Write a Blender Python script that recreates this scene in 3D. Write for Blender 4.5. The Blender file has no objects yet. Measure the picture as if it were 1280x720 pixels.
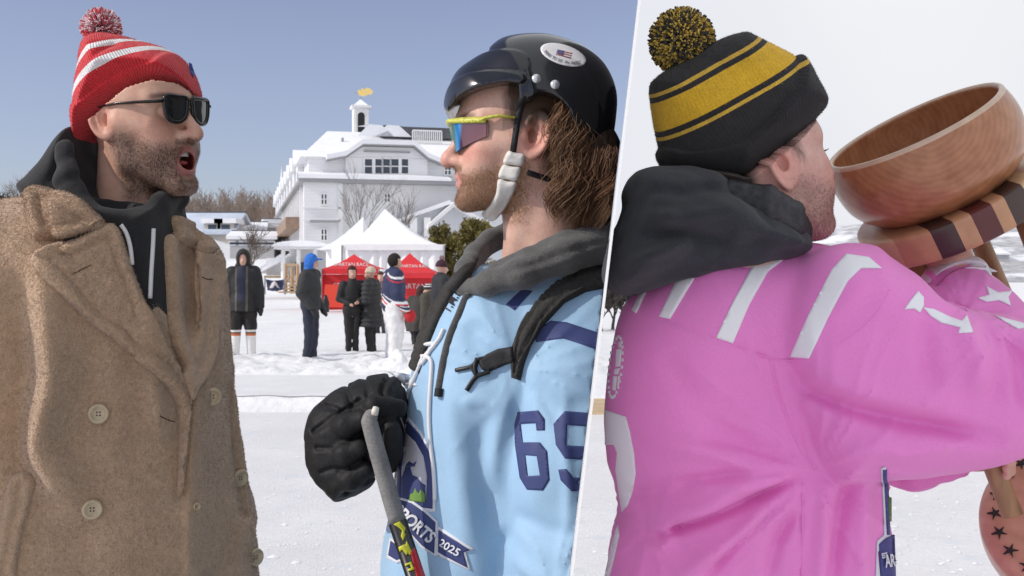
import bpy, bmesh, math, random
import numpy as np
from mathutils import Vector, Matrix
from mathutils.bvhtree import BVHTree
from mathutils.geometry import delaunay_2d_cdt

random.seed(7); RNG = np.random.default_rng(7)
SC = bpy.context.scene
COL = SC.collection

# ------------------------------------------------------------------ camera
CZ, F, HY = 1.52, 1372.0, 344.0           # eye height (m), focal length and horizon row of the 1280x720 picture
cam_d = bpy.data.cameras.new('camera'); cam = bpy.data.objects.new('camera', cam_d); COL.objects.link(cam)
cam.location = (0, 0, CZ); cam.rotation_euler = (math.radians(90), 0, 0)
cam_d.sensor_width = 36; cam_d.lens = 36 * F / 1280; cam_d.shift_y = -(360 - HY) / 1280
cam_d.clip_start = 0.05; cam_d.clip_end = 3000
cam_d.dof.use_dof = True; cam_d.dof.focus_distance = 1.45; cam_d.dof.aperture_fstop = 26
SC.camera = cam

# ------------------------------------------------------------------ sky and sun
SUN_AZ = Vector((-0.93, -0.33, 0)).normalized(); SUN_EL = math.radians(33)
sun_dir = Vector((SUN_AZ.x * math.cos(SUN_EL), SUN_AZ.y * math.cos(SUN_EL), math.sin(SUN_EL)))
W = bpy.data.worlds.new('World'); SC.world = W; W.use_nodes = True
nt = W.node_tree; nt.nodes.clear()
def wn(t, **k):
    n = nt.nodes.new(t)
    for a, b in k.items(): setattr(n, a, b)
    return n
sky = wn('ShaderNodeTexSky', sky_type='NISHITA', sun_disc=False)
sky.sun_elevation = SUN_EL; sky.sun_rotation = math.atan2(SUN_AZ.x, SUN_AZ.y)
sky.air_density = 1.0; sky.dust_density = 0.7; sky.ozone_density = 4.0; sky.altitude = 200
bg1 = wn('ShaderNodeBackground'); bg1.inputs[1].default_value = 0.143
hsv = wn('ShaderNodeHueSaturation'); hsv.inputs['Saturation'].default_value = 0.70; hsv.inputs['Value'].default_value = 1.0
nt.links.new(sky.outputs[0], hsv.inputs['Color']); 
tint = wn('ShaderNodeVectorMath', operation='MULTIPLY'); tint.inputs[1].default_value = (1.38, 1.29, 1.41)
nt.links.new(hsv.outputs[0], tint.inputs[0]); nt.links.new(tint.outputs[0], bg1.inputs[0])
# a bank of white overcast covers the right-hand side of the sky
tc = wn('ShaderNodeTexCoord')
d1 = Vector(((797.5 - 640) / F, 1, HY / F)); d2 = Vector(((712.5 - 640) / F, 1, (HY - 720) / F))
PN = d2.cross(d1).normalized()
if PN.x < 0: PN = -PN
dot = wn('ShaderNodeVectorMath', operation='DOT_PRODUCT'); dot.inputs[1].default_value = PN
nt.links.new(tc.outputs['Generated'], dot.inputs[0])
gt = wn('ShaderNodeMath', operation='GREATER_THAN'); gt.inputs[1].default_value = 0.0
# higher up, out of view, cloud is spread over the zenith to add top light
sxyz = wn('ShaderNodeSeparateXYZ'); nt.links.new(tc.outputs['Generated'], sxyz.inputs[0])
zup = wn('ShaderNodeMapRange'); zup.inputs[1].default_value = .42; zup.inputs[2].default_value = 1.0; zup.inputs[3].default_value = 0; zup.inputs[4].default_value = .62
nt.links.new(sxyz.outputs[2], zup.inputs[0])
sm_ = wn('ShaderNodeMath', operation='ADD'); nt.links.new(dot.outputs['Value'], sm_.inputs[0]); nt.links.new(zup.outputs[0], sm_.inputs[1])
nt.links.new(sm_.outputs[0], gt.inputs[0])
nz = wn('ShaderNodeTexNoise'); nz.inputs['Scale'].default_value = 2.2; nz.inputs['Detail'].default_value = 3
nt.links.new(tc.outputs['Generated'], nz.inputs['Vector'])
cr = wn('ShaderNodeValToRGB'); cr.color_ramp.elements[0].position = 0.3; cr.color_ramp.elements[1].position = 0.72
cr.color_ramp.elements[0].color = (1.16, 1.19, 1.28, 1); cr.color_ramp.elements[1].color = (1.36, 1.37, 1.40, 1)
nt.links.new(nz.outputs[0], cr.inputs[0])
bg2 = wn('ShaderNodeBackground'); bg2.inputs[1].default_value = 1.10
nt.links.new(cr.outputs[0], bg2.inputs[0])
mx = wn('ShaderNodeMixShader'); out = wn('ShaderNodeOutputWorld')
nt.links.new(gt.outputs[0], mx.inputs[0]); nt.links.new(bg1.outputs[0], mx.inputs[1]); nt.links.new(bg2.outputs[0], mx.inputs[2])
nt.links.new(mx.outputs[0], out.inputs[0])
sl = bpy.data.lights.new('sun', 'SUN'); sl.energy = 4.5; sl.angle = math.radians(0.5); sl.color = (1, 0.93, 0.83)
so = bpy.data.objects.new('sun', sl); COL.objects.link(so)
so.rotation_euler = sun_dir.to_track_quat('Z', 'Y').to_euler()
SC.view_settings.view_transform = 'Standard'; SC.view_settings.look = 'None'
SC.view_settings.gamma = 1; SC.view_settings.use_curve_mapping = False
SC.view_settings.exposure = -0.70

# ================================================================== helpers
def P(px, py, Y):
    return np.array([(px - 640) * Y / F, Y, CZ + (HY - py) * Y / F])
def px_world(D):
    """Shape space of a near figure: picture-sized units at distance D, same scale along all three axes."""
    k = D / F
    return lambda V: np.stack([(V[:, 0] - 640) * k, D + V[:, 1] * k, CZ + (HY - V[:, 2]) * k], 1)
def thing(name, label, cat, loc=(0, 0, 0), group=None):
    o = bpy.data.objects.new(name, None); COL.objects.link(o); o.location = loc; o.empty_display_size = .1
    o['label'] = label; o['category'] = cat
    if group: o['group'] = group
    return o
def tag(o, label, cat, group=None):
    o['label'] = label; o['category'] = cat
    if group: o['group'] = group
    return o
def root_loc(o):
    v = Vector((0, 0, 0))
    while o is not None: v = v + o.location; o = o.parent
    return np.array(v)
BV = {}
def obj(name, V, Fc, m, parent=None, smooth=True, attrs=None, bvh=False, label=None):
    """V in world metres. One mesh object; stored relative to its parent."""
    V = np.asarray(V, dtype=np.float64)
    me = bpy.data.meshes.new(name)
    L = root_loc(parent) if parent is not None else np.zeros(3)
    if isinstance(Fc, np.ndarray) and Fc.ndim == 2:
        n = Fc.shape[1]
        me.vertices.add(len(V)); me.vertices.foreach_set('co', (V - L).astype(np.float32).ravel())
        me.loops.add(Fc.size); me.loops.foreach_set('vertex_index', Fc.astype(np.int32).ravel())
        me.polygons.add(len(Fc)); me.polygons.foreach_set('loop_start', np.arange(0, Fc.size, n, dtype=np.int32))
        me.update(calc_edges=True)
        FL = Fc.tolist()
    else:
        FL = [list(f) for f in Fc]
        me.from_pydata((V - L).tolist(), [], FL); me.update()
    me.polygons.foreach_set('use_smooth', np.full(len(me.polygons), smooth))
    if attrs:
        for k, a in attrs.items():
            a = np.asarray(a, dtype=np.float32)
            if a.ndim == 2:
                if a.shape[1] == 3: a = np.concatenate([a, np.ones((len(a), 1), np.float32)], 1)
                me.attributes.new(k, 'FLOAT_COLOR', 'POINT').data.foreach_set('color', a.ravel())
            else:
                me.attributes.new(k, 'FLOAT', 'POINT').data.foreach_set('value', a)
    if m is not None: me.materials.append(m)
    o = bpy.data.objects.new(name, me); COL.objects.link(o)
    if parent is not None: o.parent = parent
    if label: o['label'] = label
    if bvh: o_b = BVHTree.FromPolygons(V.tolist(), FL); BV[o.name] = o_b
    return o
def bvh_of(*os): return [BV[o.name] for o in os]

# ------------------------------------------------------------------ materials
def mat(name, col=(.5, .5, .5), rough=.6, attr=None, ramp=None, noise=None, bumps=(), metal=0, sheen=0, sss=0,
        trans=0, spec=.5, coat=0, emit=None, stub=None, rib=None, ior=1.45, spots=None):
    m = bpy.data.materials.new(name); m.use_nodes = True
    t = m.node_tree; N = t.nodes; Lk = t.links; b = N['Principled BSDF']
    b.inputs['Roughness'].default_value = rough; b.inputs['Metallic'].default_value = metal
    b.inputs['Specular IOR Level'].default_value = spec; b.inputs['IOR'].default_value = ior
    if sheen: b.inputs['Sheen Weight'].default_value = sheen; b.inputs['Sheen Roughness'].default_value = .6
    if sss:
        b.inputs['Subsurface Weight'].default_value = sss; b.inputs['Subsurface Radius'].default_value = (1, .35, .2)
        b.inputs['Subsurface Scale'].default_value = .006
    if trans: b.inputs['Transmission Weight'].default_value = trans
    if coat: b.inputs['Coat Weight'].default_value = coat; b.inputs['Coat Roughness'].default_value = .08
    tcn = N.new('ShaderNodeTexCoord')
    if ramp:
        a = N.new('ShaderNodeAttribute'); a.attribute_name = ramp[0]
        lo, hi = ramp[1], ramp[2]
        mr = N.new('ShaderNodeMapRange'); mr.inputs[1].default_value = lo; mr.inputs[2].default_value = hi
        Lk.new(a.outputs['Fac'], mr.inputs[0])
        r = N.new('ShaderNodeValToRGB'); r.color_ramp.interpolation = 'CONSTANT'
        st = ramp[3]
        while len(r.color_ramp.elements) < len(st): r.color_ramp.elements.new(1)
        for e, (p, c) in zip(r.color_ramp.elements, st):
            e.position = max(0, min(1, (p - lo) / (hi - lo))); e.color = (*c, 1)
        Lk.new(mr.outputs[0], r.inputs[0]); cs = r.outputs[0]
    elif attr:
        a = N.new('ShaderNodeAttribute'); a.attribute_name = attr; cs = a.outputs['Color']
    else:
        c = N.new('ShaderNodeRGB'); c.outputs[0].default_value = (*col, 1); cs = c.outputs[0]
    def nz(scale, detail=3, sc3=None):
        n = N.new('ShaderNodeTexNoise'); n.inputs['Scale'].default_value = scale; n.inputs['Detail'].default_value = detail
        if sc3:
            mp = N.new('ShaderNodeMapping'); mp.inputs['Scale'].default_value = sc3
            Lk.new(tcn.outputs['Object'], mp.inputs[0]); Lk.new(mp.outputs[0], n.inputs['Vector'])
        else: Lk.new(tcn.outputs['Object'], n.inputs['Vector'])
        return n
    for q in ([noise] if noise and not isinstance(noise, list) else (noise or [])):
        n = nz(q[0], 4, q[2] if len(q) > 2 else None)
        mr = N.new('ShaderNodeMapRange'); mr.inputs[1].default_value = .3; mr.inputs[2].default_value = .7
        mr.inputs[3].default_value = 1 - q[1]; mr.inputs[4].default_value = 1 + q[1]
        Lk.new(n.outputs[0], mr.inputs[0])
        v = N.new('ShaderNodeVectorMath'); v.operation = 'SCALE'
        Lk.new(cs, v.inputs[0]); Lk.new(mr.outputs[0], v.inputs['Scale']); cs = v.outputs[0]
    if stub:      # (colour, noise scale): fine hairs where the attribute stub is high
        a = N.new('ShaderNodeAttribute'); a.attribute_name = 'stub'
        n = nz(stub[1], 2); n2 = nz(stub[1] * .14, 2)
        ad = N.new('ShaderNodeMath'); ad.operation = 'MULTIPLY_ADD'; ad.inputs[1].default_value = .25
        Lk.new(n2.outputs[0], ad.inputs[0]); Lk.new(n.outputs[0], ad.inputs[2])
        mr = N.new('ShaderNodeMapRange'); mr.inputs[1].default_value = .48; mr.inputs[2].default_value = .78
        mr.inputs[3].default_value = .42; mr.inputs[4].default_value = 1.0
        Lk.new(ad.outputs[0], mr.inputs[0])
        mu = N.new('ShaderNodeMath'); mu.operation = 'MULTIPLY'; Lk.new(mr.outputs[0], mu.inputs[0]); Lk.new(a.outputs['Fac'], mu.inputs[1])
        mxx = N.new('ShaderNodeMix'); mxx.data_type = 'RGBA'
        Lk.new(mu.outputs[0], mxx.inputs[0]); Lk.new(cs, mxx.inputs[6]); mxx.inputs[7].default_value = (*stub[0], 1); cs = mxx.outputs[2]
    if spots:     # (colour, scale, low, high)
        n = nz(spots[1], 5)
        mr = N.new('ShaderNodeMapRange'); mr.inputs[1].default_value = spots[2]; mr.inputs[2].default_value = spots[3]
        Lk.new(n.outputs[0], mr.inputs[0])
        mxx = N.new('ShaderNodeMix'); mxx.data_type = 'RGBA'
        Lk.new(mr.outputs[0], mxx.inputs[0]); Lk.new(cs, mxx.inputs[6]); mxx.inputs[7].default_value = (*spots[0], 1); cs = mxx.outputs[2]
    Lk.new(cs, b.inputs['Base Color'])
    prev = None
    def chain(h, strength, dist):
        nonlocal prev
        bp = N.new('ShaderNodeBump'); bp.inputs['Strength'].default_value = strength; bp.inputs['Distance'].default_value = dist
        Lk.new(h, bp.inputs['Height'])
        if prev is not None: Lk.new(prev, bp.inputs['Normal'])
        prev = bp.outputs[0]
    for q in bumps:                              # (type, scale, strength, distance[, xyz scale])
        if q[0] == 'noise': chain(nz(q[1], 4, q[4] if len(q) > 4 else None).outputs[0], q[2], q[3])
        elif q[0] == 'voro':
            n = N.new('ShaderNodeTexVoronoi'); n.inputs['Scale'].default_value = q[1]; Lk.new(tcn.outputs['Object'], n.inputs['Vector'])
            chain(n.outputs[0], q[2], q[3])
        elif q[0] == 'wave':
            n = N.new('ShaderNodeTexWave'); n.inputs['Scale'].default_value = q[1]; n.inputs['Distortion'].default_value = q[5] if len(q) > 5 else 0
            n.bands_direction = q[4]; Lk.new(tcn.outputs['Object'], n.inputs['Vector']); chain(n.outputs[0], q[2], q[3])
    if rib:                                       # (attribute, strength, distance): knitted ribs
        a = N.new('ShaderNodeAttribute'); a.attribute_name = rib[0]
        s = N.new('ShaderNodeMath'); s.operation = 'SINE'; Lk.new(a.outputs['Fac'], s.inputs[0]); chain(s.outputs[0], rib[1], rib[2])
    if prev is not None: Lk.new(prev, b.inputs['Normal'])
    return m

# ------------------------------------------------------------------ implicit shapes
def surfnet(f, lo, hi, h):
    xs, ys, zs = [np.arange(a, b + h, h, dtype=np.float32) for a, b in zip(lo, hi)]
    V = np.broadcast_to(f(xs[:, None, None], ys[None, :, None], zs[None, None, :]), (len(xs), len(ys), len(zs))).astype(np.float32)
    ins = V < 0
    c = np.zeros([n - 1 for n in V.shape], np.int8)
    sl = (slice(0, -1), slice(1, None))
    for a in (0, 1):
        for b in (0, 1):
            for d in (0, 1): c += ins[sl[a], sl[b], sl[d]]
    act = (c > 0) & (c < 8); ia = np.argwhere(act)
    idx = np.full(act.shape, -1, np.int32); idx[act] = np.arange(len(ia), dtype=np.int32)
    acc = np.zeros((len(ia), 3)); cnt = np.zeros(len(ia))
    cs = [(a, b, d) for a in (0, 1) for b in (0, 1) for d in (0, 1)]
    for p in cs:
        for ax in range(3):
            if p[ax]: continue
            q = list(p); q[ax] = 1
            va = V[ia[:, 0] + p[0], ia[:, 1] + p[1], ia[:, 2] + p[2]]; vb = V[ia[:, 0] + q[0], ia[:, 1] + q[1], ia[:, 2] + q[2]]
            m = (va < 0) != (vb < 0); t = va[m] / (va[m] - vb[m])
            pos = np.tile(np.array(p, float), (m.sum(), 1)); pos[:, ax] += t
            acc[m] += pos; cnt[m] += 1
    verts = (ia + acc / cnt[:, None]) * h + np.array([xs[0], ys[0], zs[0]])
    qs = []
    for ax in range(3):
        o1, o2 = (ax + 1) % 3, (ax + 2) % 3
        a = [slice(None)] * 3; b = [slice(None)] * 3; a[ax] = slice(0, -1); b[ax] = slice(1, None)
        e = np.argwhere(ins[tuple(a)] != ins[tuple(b)])
        e = e[(e[:, o1] > 0) & (e[:, o2] > 0) & (e[:, o1] < act.shape[o1]) & (e[:, o2] < act.shape[o2])]
        def cell(d1, d2):
            k = e.copy(); k[:, o1] -= d1; k[:, o2] -= d2
            return idx[k[:, 0], k[:, 1], k[:, 2]]
        q = np.stack([cell(1, 1), cell(0, 1), cell(0, 0), cell(1, 0)], 1)
        fl = ~ins[e[:, 0], e[:, 1], e[:, 2]]
        q[fl] = q[fl][:, ::-1]
        qs.append(q[(q >= 0).all(1)])
    return verts, np.concatenate(qs)
def smooth_mesh(V, Q, n):
    for _ in range(n):
        s = np.zeros_like(V); c = np.zeros(len(V))
        for i in range(Q.shape[1]):
            j = (i + 1) % Q.shape[1]
            np.add.at(s, Q[:, i], V[Q[:, j]]); np.add.at(s, Q[:, j], V[Q[:, i]]); np.add.at(c, Q[:, i], 1); np.add.at(c, Q[:, j], 1)
        V = V * .5 + .5 * s / np.maximum(c, 1)[:, None]
    return V
def sdf(name, f, lo, hi, h, tr, m, parent, attrs=None, bvh=False, sm=1, flip=False, post=None, label=None):
    V, Q = surfnet(f, lo, hi, h)
    if sm: V = smooth_mesh(V, Q, sm)
    at = attrs(V) if attrs else None
    Wd = tr(V)
    if flip: Q = Q[:, ::-1].copy()
    if post: Wd, Q, at = post(Wd, Q, at)
    return obj(name, Wd, Q, m, parent, True, at, bvh, label)
def smin(a, b, k):
    h = np.clip(.5 + .5 * (b - a) / k, 0, 1); return b + (a - b) * h - k * h * (1 - h)
def smax(a, b, k): return -smin(-a, -b, k)
def sph(X, Y, Z, c, r): return np.sqrt((X - c[0]) ** 2 + (Y - c[1]) ** 2 + (Z - c[2]) ** 2) - r
def ell(X, Y, Z, c, r):
    a, b, d = (X - c[0]) / r[0], (Y - c[1]) / r[1], (Z - c[2]) / r[2]
    k0 = np.sqrt(a * a + b * b + d * d); k1 = np.sqrt((a / r[0]) ** 2 + (b / r[1]) ** 2 + (d / r[2]) ** 2)
    return k0 * (k0 - 1) / np.maximum(k1, 1e-9)
def cap(X, Y, Z, a, b, ra, rb=None):
    if rb is None: rb = ra
    a = np.asarray(a, float); b = np.asarray(b, float); ab = b - a; L = float(ab @ ab) + 1e-12
    t = np.clip(((X - a[0]) * ab[0] + (Y - a[1]) * ab[1] + (Z - a[2]) * ab[2]) / L, 0, 1)
    return np.sqrt((X - a[0] - t * ab[0]) ** 2 + (Y - a[1] - t * ab[1]) ** 2 + (Z - a[2] - t * ab[2]) ** 2) - (ra + (rb - ra) * t)
def chain_sdf(X, Y, Z, pts, rs, k=None):
    f = None
    for i in range(len(pts) - 1):
        g = cap(X, Y, Z, pts[i], pts[i + 1], rs[i], rs[i + 1])
        f = g if f is None else (np.minimum(f, g) if not k else smin(f, g, k))
    return f
def crom(pts, n=8, closed=False):
    pts = np.asarray(pts, float); N = len(pts); o = []
    for i in range(N if closed else N - 1):
        if closed: p0, p1, p2, p3 = pts[i - 1], pts[i], pts[(i + 1) % N], pts[(i + 2) % N]
        else: p0, p1, p2, p3 = pts[max(i - 1, 0)], pts[i], pts[i + 1], pts[min(i + 2, N - 1)]
        for t in np.arange(n) / n:
            o.append(.5 * ((2 * p1) + (p2 - p0) * t + (2 * p0 - 5 * p1 + 4 * p2 - p3) * t * t + (3 * p1 - p0 - 3 * p2 + p3) * t ** 3))
    if not closed: o.append(pts[-1])
    return np.array(o)
def poly_d(A, B, ring):
    """signed distance in 2D, negative inside; A,B arrays"""
    r = np.asarray(ring, float); d2 = None; ins = None
    for i in range(len(r)):
        p, q = r[i], r[(i + 1) % len(r)]; e = q - p; L = float(e @ e) + 1e-12
        t = np.clip(((A - p[0]) * e[0] + (B - p[1]) * e[1]) / L, 0, 1)
        g = (A - p[0] - t * e[0]) ** 2 + (B - p[1] - t * e[1]) ** 2
        d2 = g if d2 is None else np.minimum(d2, g)
        c = ((p[1] > B) != (q[1] > B)) & (A < (q[0] - p[0]) * (B - p[1]) / (q[1] - p[1] + 1e-12) + p[0])
        ins = c if ins is None else ins ^ c
    d = np.sqrt(d2); return np.where(ins, -d, d)
def line_d(A, B, pts):
    d2 = None; T = None
    for i in range(len(pts) - 1):
        p, q = np.asarray(pts[i], float), np.asarray(pts[i + 1], float); e = q - p; L = float(e @ e) + 1e-12
        t = np.clip(((A - p[0]) * e[0] + (B - p[1]) * e[1]) / L, 0, 1)
        g = (A - p[0] - t * e[0]) ** 2 + (B - p[1] - t * e[1]) ** 2
        u = (i + t) / (len(pts) - 1)
        if d2 is None: d2, T = g, u
        else: T = np.where(g < d2, u, T); d2 = np.minimum(g, d2)
    return np.sqrt(d2), T
def infl(U, Wd, Vv, ring, yc, Tf, Tb, R, smooth=True, ringn=5):
    """solid whose outline is the ring (u, v), rounded over a rim of width R to a half depth of Tf in front and Tb behind"""
    r = crom(ring, ringn, True) if smooth else ring
    d = poly_d(U, Vv, r)
    w = Wd - yc
    T = np.where(w < 0, Tf, Tb)
    g = np.sqrt((np.maximum(R + d, 0) / R) ** 2 + (w / T) ** 2) - 1
    return g * min(R, np.min(Tf), np.min(Tb))
FRONT = [0.0]            # depth (shape units) of the surface that the folds of the figure at hand lie on
def front(pts, w=None):
    r = 1 + (FRONT[0] if w is None else w) / F; p = np.asarray(pts, float)
    return np.stack([640 + (p[:, 0] - 640) * r, HY + (p[:, 1] - HY) * r], 1)
def fold(U, Vv, pts, w, a, sm=True, taper=True):
    """ridge (a<0) or groove (a>0) along a line, fading towards its ends"""
    p = crom(front(pts), 5) if sm else front(pts)
    d, t = line_d(U, Vv, p)
    g = a * np.exp(-(d / w) ** 2)
    if taper: g = g * np.clip(np.sin(np.pi * np.clip(t, 0, 1)) * 1.4, 0, 1)
    return g
def creases(U, Vv, c, n, amp, r0, r1, seed=0):
    """small sharp creases running out from a point where cloth is gathered"""
    c = front([c])[0]; du, dv = U - c[0], Vv - c[1]; r = np.sqrt(du ** 2 + dv ** 2); th = np.arctan2(dv, du)
    g = 1 - np.abs(vnoise(np.cos(th) * n, np.sin(th) * n, r / 150, seed)); g = g ** 5
    return -amp * g * np.clip((r - r0 * .3) / (r0 * .7), 0, 1) * np.clip((r1 - r) / (r1 * .6), 0, 1)
def vnoise(x, y, z, seed=0):
    """smooth value noise"""
    def hsh(i, j, k):
        n = (i * 374761393 + j * 668265263 + k * 1440662683 + seed * 974634777) & 0xffffffff
        n = ((n ^ (n >> 13)) * 1274126177) & 0xffffffff
        return ((n ^ (n >> 16)) & 0xffff) / 65535.0
    x, y, z = np.broadcast_arrays(np.asarray(x, float), np.asarray(y, float), np.asarray(z, float))
    i, j, k = [np.floor(a).astype(np.int64) for a in (x, y, z)]; u, v, w = x - i, y - j, z - k
    u, v, w = [a * a * (3 - 2 * a) for a in (u, v, w)]
    r = 0
    for a in (0, 1):
        for b in (0, 1):
            for c in (0, 1):
                r = r + hsh(i + a, j + b, k + c) * (u if a else 1 - u) * (v if b else 1 - v) * (w if c else 1 - w)
    return r * 2 - 1

# ------------------------------------------------------------------ meshes
def tube_geo(pts, rs, seg=8, flat=None, up=None):
    """tapered round (or flattened) tube along points; returns V, F list"""
    pts = np.asarray(pts, float); n = len(pts); rs = np.broadcast_to(np.asarray(rs, float), (n,))
    T = np.gradient(pts, axis=0); T /= np.linalg.norm(T, axis=1)[:, None] + 1e-12
    ref = np.array(up if up is not None else (0.31, -.9, .3)); V = []; Fc = []
    for i in range(n):
        a = np.cross(T[i], ref); a /= np.linalg.norm(a) + 1e-12; b = np.cross(T[i], a)
        for s in range(seg):
            an = 2 * math.pi * s / seg
            V.append(pts[i] + rs[i] * (math.cos(an) * a + math.sin(an) * b * (flat or 1)))
    for i in range(n - 1):
        for s in range(seg):
            Fc.append((i * seg + s, i * seg + (s + 1) % seg, (i + 1) * seg + (s + 1) % seg, (i + 1) * seg + s))
    Fc.append(tuple(range(seg))[::-1]); Fc.append(tuple((n - 1) * seg + s for s in range(seg)))
    return V, Fc
class MB:
    def __init__(s): s.V = []; s.F = []
    def add(s, V, Fc):
        o = len(s.V); s.V.extend([tuple(map(float, v)) for v in V]); s.F.extend([tuple(i + o for i in f) for f in Fc]); return s
    def box(s, c, d, rz=0, R=None):
        c = np.array(c, float); h = np.array(d, float) / 2
        q = np.array([[x, y, z] for x in (-1, 1) for y in (-1, 1) for z in (-1, 1)], float) * h
        if rz: q = q @ np.array([[math.cos(rz), math.sin(rz), 0], [-math.sin(rz), math.cos(rz), 0], [0, 0, 1]])
        return s.add(q + c, [(0, 1, 3, 2), (4, 6, 7, 5), (0, 4, 5, 1), (2, 3, 7, 6), (0, 2, 6, 4), (1, 5, 7, 3)])
    def tube(s, pts, rs, seg=8, flat=None, up=None): return s.add(*tube_geo(pts, rs, seg, flat, up))
    def prism(s, ring, a, b):
        """ring of 3D points, extruded by vector b-a"""
        n = len(ring); r = np.array(ring, float); off = np.array(b, float) - np.array(a, float)
        return s.add(list(r) + list(r + off), [tuple(range(n))[::-1], tuple(range(n, 2 * n))] + [(i, (i + 1) % n, n + (i + 1) % n, n + i) for i in range(n)])
    def lathe(s, prof, M, seg=48):
        V = []; Fc = []; n = len(prof)
        for i in range(seg):
            an = 2 * math.pi * i / seg
            for r, z in prof: V.append(M @ Vector((r * math.cos(an), r * math.sin(an), z)))
        for i in range(seg):
            for j in range(n - 1):
                a, b = i * n + j, ((i + 1) % seg) * n + j
                Fc.append((a, b, b + 1, a + 1))
        return s.add(V, Fc)
    def build(s, name, m, parent=None, smooth=False, fix=True, **k):
        o = obj(name, np.array(s.V), s.F, m, parent, smooth, **k)
        if fix:
            bm = bmesh.new(); bm.from_mesh(o.data); bmesh.ops.recalc_face_normals(bm, faces=bm.faces); bm.to_mesh(o.data); bm.free()
        return o
def rayhit(targets, px, py):
    o = Vector((0, 0, CZ)); d = Vector(((px - 640) / F, 1, (HY - py) / F)).normalized(); best = None
    for t in targets:
        h = t.ray_cast(o, d)
        if h[0] is not None and (best is None or h[3] < best[2]): best = (h[0], h[1], h[3])
    return o, d, best
def on(targets, px, py, off=0.0, fallback=None):
    o, d, h = rayhit(targets, px, py)
    if h is None: return None if fallback is None else P(px, py, fallback)
    n = h[1] if h[1].dot(d) < 0 else -h[1]
    return np.array(h[0] + n * off)
def resample(r, sp, closed=True):
    r = np.asarray(r, float); q = np.concatenate([r, r[:1]]) if closed else r
    o = []
    for i in range(len(q) - 1):
        L = np.linalg.norm(q[i + 1] - q[i]); n = max(1, int(round(L / sp)))
        for t in range(n): o.append(q[i] + (q[i + 1] - q[i]) * t / n)
    if not closed: o.append(q[-1])
    return np.array(o)
def even_odd(p, rings):
    c = np.zeros(len(p), bool)
    for r in rings:
        a = r; b = np.roll(r, -1, 0)
        for i in range(len(a)):
            c ^= ((a[i, 1] > p[:, 1]) != (b[i, 1] > p[:, 1])) & (p[:, 0] < (b[i, 0] - a[i, 0]) * (p[:, 1] - a[i, 1]) / (b[i, 1] - a[i, 1] + 1e-12) + a[i, 0])
    return c
def rings_d(p, rings):
    d = np.full(len(p), 1e9)
    for r in rings:
        a = r; b = np.roll(r, -1, 0)
        for i in range(len(a)):
            e = b[i] - a[i]; L = e @ e + 1e-12; t = np.clip(((p - a[i]) @ e) / L, 0, 1)
            d = np.minimum(d, np.linalg.norm(p - a[i] - t[:, None] * e, axis=1))
    return d
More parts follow.
